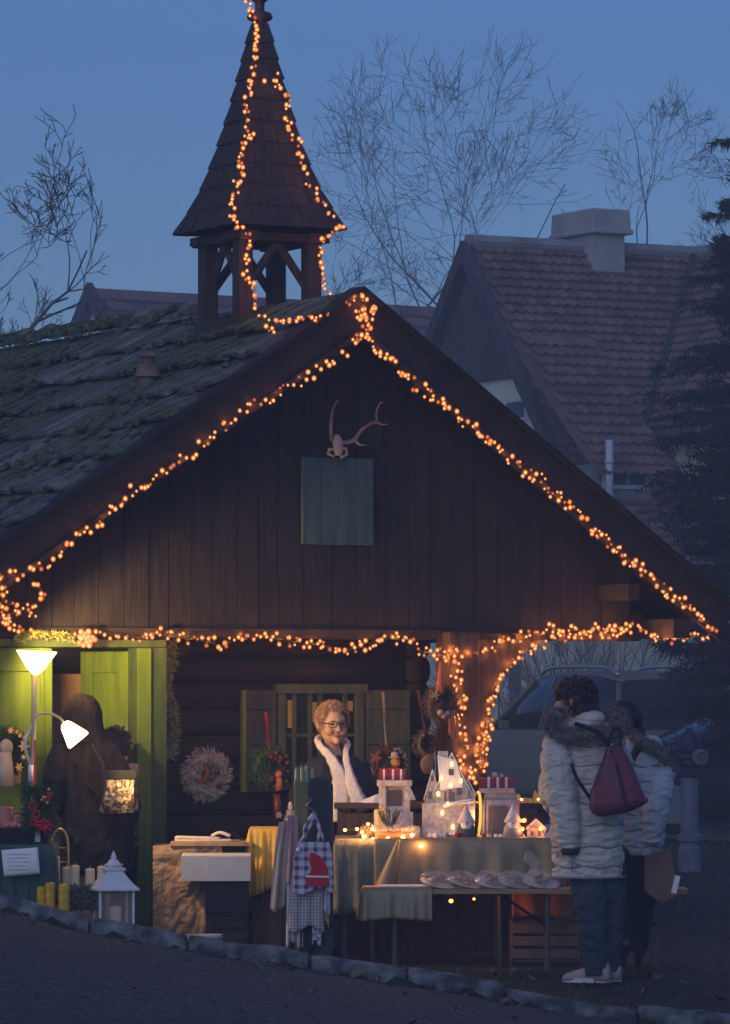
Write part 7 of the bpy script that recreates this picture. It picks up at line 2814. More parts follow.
def curls(mb, c, rx, ry, rz, n, l=0.03, r=0.006, test=None):
    for k in range(n):
        d = Vector((rnd(-1, 1), rnd(-1, 1), rnd(-0.9, 1))).normalized()
        if test and not test(d):
            continue
        p = c + Vector((d.x * rx, d.y * ry, d.z * rz)) * rnd(0.9, 1.02)
        t1 = d.orthogonal().normalized()
        t1 = Matrix.Rotation(rnd(0, 6.3), 3, d) @ t1
        q = [p, p + t1 * l * 0.5 + d * l * 0.35, p + t1 * l * 0.2 + d * l * 0.75, p - t1 * l * 0.3 + d * l * 0.6 - Vector((0, 0, l * 0.2))]
        mb.tube(spl(q, 2), [r, r, r * .9, r * .8, r * .7, r * .6, r * .4], 4)

def shoe(mb, an, toe, L=0.25, w=0.045, h=0.10):
    t = toe.normalized()
    s_ = Vector((-t.y, t.x, 0))
    rings = []
    for (u, hh, ww) in ((-0.30, 0.07, 0.6), (-0.26, 0.11, 0.85), (-0.05, 0.115, 0.95), (0.15, 0.085, 0.98), (0.45, 0.062, 1.05), (0.62, 0.045, 0.85), (0.70, 0.026, 0.45)):
        c = an + t * u * L
        z0 = an.z - h
        hh *= h / 0.10
        rings.append([Vector((c.x, c.y, 0)) + s_ * (w * ww * cos(a)) + Vector((0, 0, z0 + hh * (0.5 + 0.5 * sin(a)) if sin(a) > -0.3 else z0 + 0.006)) for a in [2 * pi * i / 14 for i in range(14)]])
    mb.loft(rings)
def sole(mb, an, toe, L=0.25, w=0.047, h=0.10):
    t = toe.normalized()
    s_ = Vector((-t.y, t.x, 0))
    r0, r1 = [], []
    for i in range(20):
        a = 2 * pi * i / 20
        u = cos(a) * 0.5 + 0.2
        ww = w * (1.05 if u > 0.2 else 0.9) * sin(a)
        c = an + t * u * L + s_ * ww
        r0.append(Vector((c.x, c.y, an.z - h - 0.004)))
        r1.append(Vector((c.x, c.y, an.z - h + 0.02)))
    mb.loft([r0, r1])

coat_pale = M('pale stone quilted nylon', (0.43, 0.39, 0.34), 0.5, (0.54, 0.50, 0.44), 9, (1, 1, 2.2), 0.9, 13, spec=0.4, sheen=0.2, bdist=0.02)
coat_pale2 = M('pale grey quilted nylon', (0.38, 0.42, 0.46), 0.5, (0.45, 0.48, 0.51), 9, (1, 1, 2.2), 0.9, 13, spec=0.4, sheen=0.2, bdist=0.02)
fur_m = M('grey brown faux fur', (0.13, 0.105, 0.10), 0.95, (0.26, 0.22, 0.21), 30)
jeans_m = M('dark blue denim', (0.020, 0.030, 0.048), 0.9, (0.038, 0.052, 0.078), 10, (1, 1, 1), 0.5, 30)
black_m = M('black trousers', (0.010, 0.010, 0.012), 0.9)
curl_m = M('dark reddish brown curls', (0.028, 0.010, 0.010), 0.5, (0.06, 0.022, 0.02), 30)
hair_b = M('black hair', (0.010, 0.008, 0.009), 0.45, (0.02, 0.016, 0.016), 30)

# ---- woman with the burgundy backpack
Y1 = 25.0
O = on_ground(592, Y1)
w1 = thing('person', 'curly haired woman in a long pale quilted coat with a burgundy backpack', 'person', O)
def lp1(px, py, dy=0.0, Yb=Y1):
    return W(px, py, Yb + dy) - O
fdir = Vector((-0.80, 0.60, 0))
tdir = Vector((-0.95, 0.25, 0)).normalized()
J = dict(pelvis=lp1(590, 838, 0), belly=lp1(588, 800), chest=lp1(586, 757), neck=lp1(580, 722, 0.0), head=lp1(575, 701, 0.0),
         shl=lp1(558, 740, -0.02), ell=lp1(552, 790, -0.03), wrl=lp1(566, 838, -0.06), hdl=Vector((0.1, -0.05, -1)), thl=Vector((-1, 0, 0)),
         shr=lp1(612, 740, 0.05), elr=lp1(622, 785, 0.12), wrr=lp1(600, 795, 0.26), 
         hipl=lp1(584, 850, -0.02), knl=lp1(591, 903, -0.03), anl=lp1(596, 955, 0.0),
         hipr=lp1(606, 850, 0.05), knr=lp1(611, 903, 0.05), anr=lp1(607, 953, 0.08), toel=tdir, toer=tdir)
for q_ in 'lr':
    J['an' + q_].z = ground_z(J['an' + q_].x + O.x, J['an' + q_].y + O.y) - O.z + 0.13
human(w1, J, fdir, Vector((-0.93, 0.36, 0.0)), hscale=0.98)
mb = MB()
g = O.z
zq = lambda py: (lp1(590, py)).z
xq = lambda px: (lp1(px, 800)).x
rings = []
for (py, xl, xr, ry) in ((878, 552, 622, 0.155), (862, 552, 624, 0.165), (845, 551, 624, 0.165), (820, 550, 624, 0.16), (795, 549, 625, 0.155), (775, 548, 625, 0.155), (755, 548, 625, 0.155), (742, 550, 624, 0.15), (732, 556, 619, 0.125), (724, 567, 604, 0.085)):
    rings.append((zq(py), (xq(xl) + xq(xr)) / 2, 0.02, (xq(xr) - xq(xl)) / 2, ry))
seams = [zq(p) for p in (885, 866, 846, 824, 803, 784, 765, 746, 728, 710)]
coat_torso(mb, rings, seams, 0.012)
mb.ell((xq(549), -0.02, zq(788)), (0.06, 0.12, 0.14), 12)
sleeve(mb, [J['shl'] + Vector((0.02, -0.03, 0.03)), J['shl'] + Vector((-0.012, -0.07, -0.06)), lp1(561, 790, -0.12), lp1(567, 825, -0.14), lp1(569, 848, -0.14)], [0.070, 0.092, 0.092, 0.080, 0.064], 0.105, 0.009)
sleeve(mb, [J['shr'] + Vector((-0.02, 0, 0.03)), J['shr'] + Vector((0.02, 0.0, -0.08)), J['elr'], J['wrr']], [0.07, 0.08, 0.075, 0.06], 0.11, 0.014)
co = mb.build('coat', coat_pale, w1, smooth=True)
remesh(co, 0.0075, 1)
crumple(co, 0.012, (7, 7, 20))
# stitched seams of the quilting
mb = MB()
for zs_ in seams[1:-1]:
    v4 = [interp(zs_, [r_[0] for r_ in rings], [r_[j] for r_ in rings]) for j in range(1, 5)]
    mb.tube([Vector((v4[0] + (v4[2] - 0.001) * cos(a * pi / 24), v4[1] + (v4[3] - 0.001) * sin(a * pi / 24), zs_ + 0.006 * sin(a * 0.9 + zs_ * 40))) for a in range(49)], 0.0045, 5, cap=False)
mb.tube(spl([lp1(566, 742, -0.15), lp1(572, 775, -0.155), lp1(573, 815, -0.16), lp1(572, 870, -0.16)], 8), 0.004, 5)
mb.build('seams', M('coat seam grey', (0.2, 0.2, 0.21), 0.7), co, smooth=True)
# hem band
mb = MB()
hem = [Vector((rings[0][1] + (rings[0][3] + 0.012) * cos(a * pi / 18), 0.02 + 0.168 * sin(a * pi / 18), rings[0][0] + 0.006)) for a in range(37)]
mb.tube(hem, 0.008, 6, cap=False)
mb.build('hem', M('coat seam grey', (0.2, 0.2, 0.21), 0.7), co, smooth=True)
mb = MB()
cp = lp1(570, 851, -0.14)
mb.tube([cp + Vector((0, 0, 0.01)), cp + Vector((0.002, 0, -0.02))], [0.056, 0.045], 12)
mb.build('cuff', dark_cloth, co, smooth=True)
# hood with fur ruff
mb = MB()
mb.ell(lp1(590, 718, -0.05), (0.088, 0.07, 0.046), 14)
mb.ell(lp1(582, 725, -0.03), (0.13, 0.10, 0.05), 14)
hd = mb.build('hood', coat_pale, w1, smooth=True)
path = spl([lp1(562, 712, -0.13), lp1(551, 722, -0.10), lp1(558, 734, -0.14), lp1(575, 735, -0.18), lp1(595, 733, -0.19), lp1(612, 733, -0.16), lp1(623, 726, -0.10), lp1(616, 716, -0.03), lp1(600, 712, 0.04)], 6)
mb = MB()
mb.tube(path, 0.034, 8)
fur(mb, path, 0.042, 9000, 0.042)
mb.build('fur_trim', fur_m, hd)
# curly hair
mb = MB()
hc = lp1(577, 698, 0.0)
mb.ell(hc, (0.100, 0.098, 0.100), 14)
curls(mb, hc, 0.103, 0.098, 0.105, 520, 0.034, 0.0065, lambda d: not (d.x < -0.45 and d.z < -0.05 and d.y > -0.9))
mb.ell(lp1(584, 708, -0.02), (0.075, 0.08, 0.07), 10)
mb.build('hair', curl_m, w1, smooth=True)
mb = MB()
fpt = J['head']
mb.tube([lp1(559, 698, -0.05), lp1(567, 698, -0.085)], 0.004, 5)
mb.build('glasses', black_metal, w1)
# jeans
mb = MB()
sleeve(mb, [lp1(584, 848, -0.02), lp1(588, 880, -0.03), lp1(592, 910, -0.04), lp1(596, 974, 0.0)], [0.115, 0.105, 0.088, 0.070, 0.066], None, 0, 18, wr=0.0)
sleeve(mb, [lp1(605, 848, 0.05), lp1(608, 880, 0.05), lp1(611, 910, 0.05), lp1(609, 970, 0.08)], [0.110, 0.100, 0.085, 0.068, 0.064], None, 0, 18, wr=0.0)
mb.ell(lp1(594, 846, 0.02), (0.155, 0.12, 0.12), 14)
jn = mb.build('jeans', jeans_m, w1, smooth=True)
remesh(jn, 0.008, 1)
crumple(jn, 0.018, (8, 8, 11))
shoe_m = M('pale pink grey leather', (0.30, 0.24, 0.23), 0.6, (0.36, 0.3, 0.29), 12)
for a_, nm in ((J['anl'], 'shoe'), (J['anr'], 'shoe')):
    base = Vector((a_.x, a_.y, ground_z(a_.x + O.x, a_.y + O.y) - O.z + 0.128))
    mb = MB()
    shoe(mb, base, tdir, 0.27, 0.047, 0.10)
    mb.tube([base + Vector((0.005, 0, -0.03)), base + Vector((0.005, 0, 0.015))], [0.045, 0.042], 12)
    shx = mb.build(nm, shoe_m, w1, smooth=True)
    mb = MB()
    sole(mb, base, tdir, 0.275, 0.050, 0.10)
    mb.build('sole', M('white rubber sole', (0.55, 0.53, 0.52), 0.7), shx)

# burgundy backpack
Yk = Y1 - 0.26
Pb = W(614, 790, Yk)
bp_ = thing('backpack', 'burgundy drawstring backpack hanging by one strap on the back of the curly haired woman', 'backpack', Pb)
k = Yk / F
burg = M('burgundy nylon', (0.11, 0.014, 0.032), 0.55, (0.16, 0.022, 0.05), 6, (1, 1, 1), 0.5, 16, bdist=0.015, spec=0.4)
mb = MB()
sec = [(-46, -6, 6, 0.018), (-40, -8, 9, 0.035), (-30, -11, 15, 0.055), (-15, -17, 22, 0.075), (0, -23, 28, 0.085), (12, -25, 34, 0.088), (18, -22, 33, 0.08), (24, -14, 18, 0.05)]
rings = []
m = 40
for i in range(m + 1):
    t = -46 + 70 * i / m
    xl = interp(t, [s_[0] for s_ in sec], [s_[1] for s_ in sec])
    xr = interp(t, [s_[0] for s_ in sec], [s_[2] for s_ in sec])
    ry = interp(t, [s_[0] for s_ in sec], [s_[3] for s_ in sec])
    cx_, rx_ = (xl + xr) / 2 * k, (xr - xl) / 2 * k
    ring = []
    for a in range(30):
        an_ = 2 * pi * a / 30
        fold = 1 + 0.10 * sin(an_ * 7 + 1) * max(0, min(1, (-t + 5) / 45)) + 0.03 * mnoise.noise(Vector((an_ * 2, t * 0.1, 0)))
        c_, s__ = cos(an_), sin(an_)
        e = 0.75
        ring.append(Vector((cx_ + rx_ * fold * abs(c_) ** e * (1 if c_ > 0 else -1), ry * fold * abs(s__) ** e * (1 if s__ > 0 else -1), -t * k + (rx_ * c_) * (0.32 if t > 12 else 0.0) * 0.6)))
    rings.append(ring)
mb.loft(rings)
mb.build('bag_body', burg, bp_, smooth=True)
mb = MB()
mb.tube(spl([(-3 * k, -0.03, 40 * k), (3 * k, -0.066, 20 * k), (8 * k, -0.092, 0), (12 * k, -0.09, -16 * k)], 6), 0.010, 6)
mb.build('seam_band', M('dark wine webbing', (0.03, 0.012, 0.02), 0.7), bp_, smooth=True)
mb = MB()
mb.tube(spl([(-6 * k, -0.02, 44 * k), (-3 * k, -0.03, 56 * k), (2 * k, -0.03, 62 * k), (6 * k, -0.03, 58 * k), (6 * k, -0.02, 44 * k)], 6), 0.008, 6)
mb.build('top_loop', black_m, bp_, smooth=True)
mb = MB()
mb.tube(spl([(-5 * k, 0.0, 44 * k), (-14 * k, 0.015, 56 * k), (-26 * k, 0.04, 62 * k), (-38 * k, 0.08, 66 * k)], 6), 0.013, 5)
mb.tube(spl([(-22 * k, 0.02, -10 * k), (-32 * k, 0.0, 4 * k), (-38 * k, -0.01, 14 * k), (-42 * k, 0.03, 26 * k)], 6), 0.011, 5)
mb.build('strap', black_m, bp_, smooth=True)
mb = MB()
mb.ell((-2 * k, -0.035, 45 * k), 0.010, 8)
mb.build('clasp', grey_metal, bp_, smooth=True)

# ---- second woman with pony tail and paper bag
Y2 = 25.5
O = on_ground(634, Y2)
w2_ = thing('person', 'woman with black ponytail in a pale quilted jacket and black trousers holding a paper bag', 'person', O)
def lp2(px, py, dy=0.0):
    return W(px, py, Y2 + dy) - O
f2 = Vector((-0.75, 0.66, 0))
J = dict(pelvis=lp2(636, 842), belly=lp2(640, 805), chest=lp2(642, 768), neck=lp2(634, 738), head=lp2(622, 720, 0.02),
         shl=lp2(622, 758, -0.02), ell=lp2(612, 800, 0.05), wrl=lp2(604, 815, 0.22),
         shr=lp2(660, 762, 0.03), elr=lp2(662, 808, 0.05), wrr=lp2(655, 843, 0.0), hdr=Vector((0.1, -0.3, -1)), thr=Vector((-1, 0, 0)),
         hipl=lp2(628, 850), knl=lp2(626, 900), anl=lp2(622, 948, -0.02), hipr=lp2(643, 850, 0.04), knr=lp2(641, 900, 0.04), anr=lp2(636, 946, 0.06), toel=tdir, toer=tdir)
for q_ in 'lr':
    J['an' + q_].z = ground_z(J['an' + q_].x + O.x, J['an' + q_].y + O.y) - O.z + 0.13
human(w2_, J, f2, Vector((-0.95, 0.3, -0.06)), hscale=0.98)
zq2 = lambda py: lp2(640, py).z
xq2 = lambda px: lp2(px, 800).x
mb = MB()
rings = []
for (py, xl, xr, ry) in ((856, 619, 660, 0.13), (845, 616, 664, 0.145), (820, 614, 666, 0.15), (795, 614, 667, 0.15), (770, 614, 668, 0.145), (755, 616, 667, 0.135), (745, 620, 662, 0.11), (737, 628, 652, 0.07)):
    rings.append((zq2(py), (xq2(xl) + xq2(xr)) / 2, 0.02, (xq2(xr) - xq2(xl)) / 2, ry))
coat_torso(mb, rings, [zq2(p) for p in (862, 846, 830, 814, 798, 782, 766, 750, 732)], 0.012)
sleeve(mb, [J['shr'] + Vector((-0.02, -0.02, 0.03)), J['shr'] + Vector((0.0, -0.06, -0.08)), lp2(655, 808, -0.1), lp2(650, 842, -0.09)], [0.065, 0.082, 0.078, 0.058], 0.09, 0.009)
sleeve(mb, [J['shl'] + Vector((0.02, 0, 0.02)), J['ell'], J['wrl']], [0.07, 0.075, 0.055], 0.1, 0.014)
co = mb.build('coat', coat_pale2, w2_, smooth=True)
remesh(co, 0.0075, 1)
crumple(co, 0.012, (7, 7, 20))
mb = MB()
for py_ in (846, 830, 814, 798, 782, 766, 752):
    zs_ = zq2(py_)
    v4 = [interp(zs_, [r_[0] for r_ in rings], [r_[j] for r_ in rings]) for j in range(1, 5)]
    mb.tube([Vector((v4[0] + (v4[2] - 0.001) * cos(a * pi / 24), v4[1] + (v4[3] - 0.001) * sin(a * pi / 24), zs_ + 0.006 * sin(a * 0.9 + zs_ * 40))) for a in range(49)], 0.0045, 5, cap=False)
mb.build('seams', M('coat seam grey', (0.2, 0.2, 0.21), 0.7), co, smooth=True)
mb = MB()
mb.ell(lp2(650, 743, -0.02), (0.070, 0.08, 0.045), 12)
hd = mb.build('hood', coat_pale2, w2_, smooth=True)
path = spl([lp2(633, 735, -0.10), lp2(640, 741, -0.14), lp2(652, 746, -0.14), lp2(663, 756, -0.10), lp2(669, 768, -0.02), lp2(667, 774, 0.04)], 6)
mb = MB()
mb.tube(path, 0.024, 8)
fur(mb, path, 0.028, 2600, 0.032)
mb.build('fur_trim', fur_m, hd)
mb = MB()
hc = lp2(625, 716, 0.02)
mb.ell(hc, (0.096, 0.098, 0.098), 16)
mb.ell(lp2(630, 728, 0.02), (0.07, 0.08, 0.075), 12)
mb.ell(lp2(641, 731, -0.03), (0.028, 0.028, 0.03), 10)
mb.tube(spl([lp2(642, 731, -0.04), lp2(640, 742, -0.08), lp2(634, 755, -0.11), lp2(630, 766, -0.12)], 5), [0.02 + 0.012 * sin(pi * i / 15) * (1 if i < 15 else 0) - 0.0008 * i for i in range(16)], 8)
for kk in range(260):
    d = Vector((rnd(-1, 1), rnd(-1, 1), rnd(-0.3, 1))).normalized()
    p = hc + d * 0.096
    q_ = lp2(641, 731, -0.03)
    mid_ = (p + q_) / 2
    out2 = (mid_ - hc).normalized() * 0.102
    if (p - q_).length < 0.17:
        mb.tube([p, hc + out2, q_], 0.0028, 3)
mb.build('hair', hair_b, w2_, smooth=True)
mb = MB()
sleeve(mb, [lp2(629, 848), lp2(627, 880), lp2(626, 910), lp2(622, 966, -0.02)], [0.10, 0.09, 0.075, 0.058, 0.052], None, 0, 16, wr=0.0)
sleeve(mb, [lp2(643, 848, 0.04), lp2(642, 880, 0.04), lp2(641, 910, 0.04), lp2(636, 964, 0.06)], [0.10, 0.09, 0.075, 0.058, 0.052], None, 0, 16, wr=0.0)
mb.ell(lp2(637, 846, 0.02), (0.13, 0.11, 0.1), 12)
tr2 = mb.build('trousers', black_m, w2_, smooth=True)
remesh(tr2, 0.009, 1)
crumple(tr2, 0.014, (8, 8, 11))
boot_m = M('brown leather boots', (0.09, 0.05, 0.04), 0.6, (0.13, 0.08, 0.065), 12)
for a_ in (J['anl'], J['anr']):
    base = Vector((a_.x, a_.y, ground_z(a_.x + O.x, a_.y + O.y) - O.z + 0.128))
    mb = MB()
    shoe(mb, base, tdir, 0.26, 0.046, 0.10)
    mb.tube([base + Vector((0, 0, -0.03)), base + Vector((0, 0, 0.08))], [0.046, 0.05], 12)
    mb.build('boot', boot_m, w2_, smooth=True)
# paper bag held by her
kr = (Y2 - 0.14) / F
Pg = W(658, 880, Y2 - 0.14)
pb = thing('paper_bag', 'crumpled brown paper bag with a white receipt hanging from the ponytailed woman\'s hand', 'bag', Pg)
mb = MB()
mb.prism([(-13 * kr, 25 * kr), (11 * kr, 31 * kr), (21 * kr, -14 * kr), (4 * kr, -24 * kr), (-13 * kr, -12 * kr)], -0.05, 0.05)
o = mb.build('bag_body', M('kraft paper', (0.13, 0.075, 0.05), 0.85, (0.19, 0.12, 0.085), 7, bump=0.6, bscale=14, bdist=0.02), pb, bevel=0.008)
mb = MB()
mb.tube(spl([(-6 * kr, -0.04, 26 * kr), (-5 * kr, -0.03, 36 * kr), (2 * kr, -0.03, 36 * kr), (4 * kr, -0.04, 28 * kr)], 6), 0.004, 5)
mb.build('handle', M('twisted paper cord', (0.2, 0.13, 0.08), 0.8), pb)
mb = MB()
mb.box((17 * kr, -0.053, -4 * kr), (0.03, 0.004, 0.10), (0, radians(14), 0))
mb.build('receipt', paper_white, pb)

# ---- vendor behind the counter
Yv = 27.55
O = Vector((W(335, 700, Yv).x, Yv, 0.035))
ven = thing('person', 'smiling vendor with fair hair and glasses in a dark coat and long white scarf', 'person', O)
def lv(px, py, dy=0.0):
    return W(px, py, Yv + dy) - O
fv = Vector((0.35, -0.93, -0.05))
gz = 0.0
J = dict(pelvis=lv(340, 845), belly=lv(340, 815), chest=lv(338, 778), neck=lv(332, 748, 0.0), head=lv(332, 724, -0.02),
         shl=lv(366, 770), ell=lv(378, 808, -0.02), wrl=lv(384, 795, -0.24), hdl=Vector((0.3, -1, -0.15)), thl=Vector((-1, 0, 0)),
         shr=lv(305, 770), elr=lv(300, 815, 0.02), wrr=lv(318, 822, -0.22), hdr=Vector((0.4, -1, -0.1)), thr=Vector((1, 0, 0)),
         hipl=lv(352, 850), knl=lv(352, 900), anl=Vector((lv(352, 900).x, 0, 0.09)), hipr=lv(328, 850), knr=lv(328, 900), anr=Vector((lv(328, 900).x, 0, 0.09)),
         toel=Vector((0.2, -1, 0)), toer=Vector((-0.1, -1, 0)))
P = human(ven, J, Vector((0.1, -1, 0)), fv, hscale=1.08)
mb = MB()
zv = lambda py: lv(335, py).z
xv = lambda px: lv(px, 800).x
rings = []
for (py, xl, xr, ry) in ((900, 298, 382, 0.17), (850, 298, 382, 0.165), (820, 298, 381, 0.16), (795, 299, 378, 0.155), (775, 301, 372, 0.14), (764, 304, 366, 0.12), (756, 312, 352, 0.09)):
    rings.append((zv(py), (xv(xl) + xv(xr)) / 2, 0.0, (xv(xr) - xv(xl)) / 2, ry))
coat_torso(mb, rings, None, wr=0.012)
sleeve(mb, [J['shr'] + Vector((0.03, 0, 0.02)), J['shr'] + Vector((-0.01, 0, -0.08)), J['elr'], J['wrr']], [0.06, 0.07, 0.065, 0.045], None)
sleeve(mb, [J['shl'] + Vector((-0.04, 0, 0.03)), J['shl'] + Vector((0.01, 0, -0.08)), J['ell'], J['wrl']], [0.06, 0.07, 0.065, 0.045], None)
navy = M('dark navy wool', (0.010, 0.012, 0.020), 0.95, (0.02, 0.022, 0.034), 12, bump=0.4, bscale=50)
o = mb.build('coat', navy, ven, smooth=True)
remesh(o, 0.009, 2)
crumple(o, 0.02, (9, 9, 4))
# white scarf: two strands, crossing the chest
scarf_m = M('white knitted scarf', (0.62, 0.56, 0.58), 0.95, (0.74, 0.68, 0.70), 30, (1, 1, 1), 0.7, 70)
mb = MB()
def ribbon(pts, ws, th=0.016):
    path = spl(pts, 8)
    rings = []
    for i, p in enumerate(path):
        t = i / (len(path) - 1) * (len(ws) - 1)
        k_ = min(int(t), len(ws) - 2)
        w = lerp(ws[k_], ws[k_ + 1], t - k_) * (1 + 0.06 * sin(i * 1.3))
        a = path[min(i + 1, len(path) - 1)] - path[max(0, i - 1)]
        sd = Vector((a.z, 0, -a.x)).normalized() if abs(a.z) + abs(a.x) > 1e-5 else Vector((1, 0, 0))
        rings.append([p - sd * w + Vector((0, 0.0, 0)), p - sd * w * .5 + Vector((0, -th, 0)), p + Vector((0, -th * .5, 0)), p + sd * w * .5 + Vector((0, -th, 0)), p + sd * w, p + sd * w * .5 + Vector((0, th * .6, 0)), p - sd * w * .5 + Vector((0, th * .6, 0))])
    mb.loft(rings)
ribbon([lv(334, 740, 0.10), lv(319, 738, 0.02), lv(320, 746, -0.09), lv(330, 757, -0.14), lv(339, 775, -0.17), lv(341, 800, -0.18), lv(341, 822, -0.19)], [0.016, 0.021, 0.022, 0.030, 0.046, 0.062, 0.068], 0.010)
ribbon([lv(334, 740, 0.10), lv(347, 742, 0.02), lv(346, 752, -0.10), lv(347, 765, -0.15), lv(352, 785, -0.19), lv(358, 800, -0.20), lv(363, 812, -0.20)], [0.016, 0.018, 0.018, 0.024, 0.040, 0.05, 0.05], 0.010)
mb.build('scarf', scarf_m, ven, smooth=True)
# hair, glasses, eyes and mouth
hairv = M('short greying blond hair', (0.30, 0.17, 0.09), 0.6, (0.42, 0.26, 0.15), 25)
mb = MB()
hc = J['head'] + Vector((0, 0.018, 0.028))
def vt(d):
    ff = fv.normalized()
    return d.dot(ff) < 0.42 or d.z > 0.62
for kk in range(2400):
    d = Vector((rnd(-1, 1), rnd(-1, 1), rnd(-0.35, 1))).normalized()
    if not vt(d):
        continue
    p = hc + Vector((d.x * 0.092, d.y * 0.10, d.z * 0.105))
    t1 = Vector((0.5 + rnd(-.5, .5), rnd(-.4, .2), -0.5 + rnd(-.3, .5)))
    t1 = (t1 - d * t1.dot(d)).normalized()
    mb.tube([p - d * 0.006, p + d * 0.008 + t1 * 0.014, p + t1 * 0.046 + d * rnd(0.002, 0.014)], [0.0026, 0.0028, 0.0008], 4)
mb.ell(hc + Vector((0, 0.015, 0.006)), (0.088, 0.092, 0.10), 14)
mb.build('hair', hairv, ven, smooth=True)
def eye_ring(c, r):
    rr_ = (fv.cross(Vector((0, 0, 1)))).normalized()
    return [c + rr_ * r * 1.15 * cos(a * pi / 8) + Vector((0, 0, r * 0.85 * sin(a * pi / 8))) for a in range(17)]
mb = MB()
cL, cR = P(-0.034, 0.108, 0.004), P(0.034, 0.108, 0.004)
for c in (cL, cR):
    mb.tube(eye_ring(c, 0.024), 0.0028, 5, cap=False)
mb.tube([P(-0.008, 0.112, 0.008), P(0.008, 0.112, 0.008)], 0.0028, 5)
for q_ in (-1, 1):
    mb.tube([P(0.062 * q_, 0.106, 0.008), P(0.084 * q_, 0.02, 0.01)], 0.0028, 5)
mb.build('glasses', black_metal, ven)
mb = MB()
for q_ in (-1, 1):
    mb.ell(P(0.033 * q_, 0.088, 0.004), (0.012, 0.008, 0.007), 8)
mb.build('eyes', M('dark eyes', (0.02, 0.014, 0.012), 0.2), ven, smooth=True)
mb = MB()
mb.tube(spl([P(-0.030, 0.083, -0.054), P(-0.015, 0.092, -0.062), P(0, 0.095, -0.064), P(0.015, 0.092, -0.062), P(0.030, 0.083, -0.054)], 4), [0.002] * 3 + [0.005] * 11 + [0.002] * 3, 6)
mb.build('mouth', M('smiling lips', (0.42, 0.10, 0.09), 0.5), ven, smooth=True)
# paper cone / white wrapping she holds
Pp = W(376, 797, Yv - 0.35)
mb = MB()
mb.add([(-0.11, 0.0, -0.03), (0.0, -0.02, 0.015), (0.07, 0.0, 0.035), (0.10, 0.01, 0.01), (0.09, 0.0, -0.045), (-0.02, -0.02, -0.04)], [(0, 5, 1), (1, 5, 4, 2), (2, 4, 3)])
tag(mb.build('wrapping_paper', paper_white, None, loc=Pp, solid=0.003), 'sheet of white wrapping paper in front of the vendor', 'paper')

# ---- dark person at the green door
Yd = 26.62
O = Vector((W(92, 700, Yd).x, Yd, 0.0))
O.z = ground_z(O.x, O.y)
per = thing('person', 'person in a long dark hooded coat standing at the green door, back turned', 'person', O)
def ld(px, py, dy=0.0):
    return W(px, py, Yd + dy) - O
J = dict(pelvis=ld(92, 815), belly=ld(90, 790), chest=ld(86, 757), neck=ld(84, 728), head=ld(82, 716),
         shl=ld(64, 748), ell=ld(57, 788, 0.05), wrl=ld(66, 812, 0.20), shr=ld(110, 752), elr=ld(120, 790, 0), wrr=ld(112, 800, 0.15),
         hipl=ld(85, 830), knl=ld(85, 880), anl=Vector((ld(85, 880).x, 0, 0.10)), hipr=ld(103, 830), knr=ld(103, 880), anr=Vector((ld(103, 880).x, 0, 0.10)))
human(per, J, Vector((-0.3, 1, 0)), Vector((-0.3, 1, -0.1)))
mb = MB()
rings = []
xd = lambda px: ld(px, 800).x
zd = lambda py: ld(90, py).z
for (py, xl, xr, ry) in ((872, 58, 134, 0.19), (850, 61, 132, 0.19), (825, 64, 127, 0.18), (800, 64, 122, 0.17), (775, 63, 119, 0.165), (755, 64, 116, 0.15), (742, 68, 108, 0.12), (732, 74, 98, 0.09)):
    rings.append((zd(py), (xd(xl) + xd(xr)) / 2, 0.0, (xd(xr) - xd(xl)) / 2, ry))
coat_torso(mb, rings, None, wr=0.008)
sleeve(mb, [J['shl'] + Vector((0.03, 0, 0.02)), J['shl'] + Vector((-0.02, 0, -0.1)), J['ell'], J['wrl']], [0.07, 0.085, 0.075, 0.05], None)
sleeve(mb, [J['shr'] + Vector((-0.03, 0, 0.02)), J['shr'] + Vector((0.02, 0, -0.1)), J['elr'], J['wrr']], [0.07, 0.08, 0.07, 0.05], None)
mb.lathe([(0.15, zd(742)), (0.115, zd(726)), (0.108, zd(712)), (0.085, zd(702)), (0.045, zd(696)), (0.01, zd(694))], (xd(82), 0.0, 0), 18)
coat_br = M('dark brown loden', (0.014, 0.010, 0.007), 0.9, (0.026, 0.018, 0.012), 10, (1.4, 1.4, 0.5), 1.0, 7, bdist=0.05)
o = mb.build('coat', coat_br, per, smooth=True)
remesh(o, 0.010, 2)
crumple(o, 0.035, (8, 8, 2.5))
for a_ in (J['anl'], J['anr']):
    mb = MB()
    base = Vector((a_.x, a_.y, 0.10))
    shoe(mb, base, Vector((-0.3, 1, 0)), 0.26, 0.047, 0.10)
    mb.build('shoe', black_m, per, smooth=True)
# second dark figure
Yd2 = 26.98
O = Vector((W(118, 700, Yd2).x, Yd2, 0.035))
p2 = thing('person', 'shorter person with round dark hair behind the hooded coat in the doorway', 'person', O)
def le(px, py, dy=0.0):
    return W(px, py, Yd2 + dy) - O
J = dict(pelvis=le(120, 835), belly=le(119, 805), chest=le(118, 780), neck=le(116, 760), head=le(115, 745),
         shl=le(103, 772), ell=le(101, 805), wrl=le(105, 830, 0.1), shr=le(127, 776), elr=le(130, 805), wrr=le(127, 830, 0.1),
         hipl=le(112, 845), knl=le(112, 890), anl=Vector((le(112, 880).x, 0, 0.09)), hipr=le(125, 845), knr=le(125, 890), anr=Vector((le(125, 880).x, 0, 0.09)))
human(p2, J, Vector((-0.1, 1, 0)), Vector((-0.2, 1, 0)), hscale=0.92)
mb = MB()
mb.ell(le(115, 743), (0.096, 0.10, 0.10), 16)
curls(mb, le(115, 743), 0.094, 0.096, 0.098, 160, 0.022, 0.005)
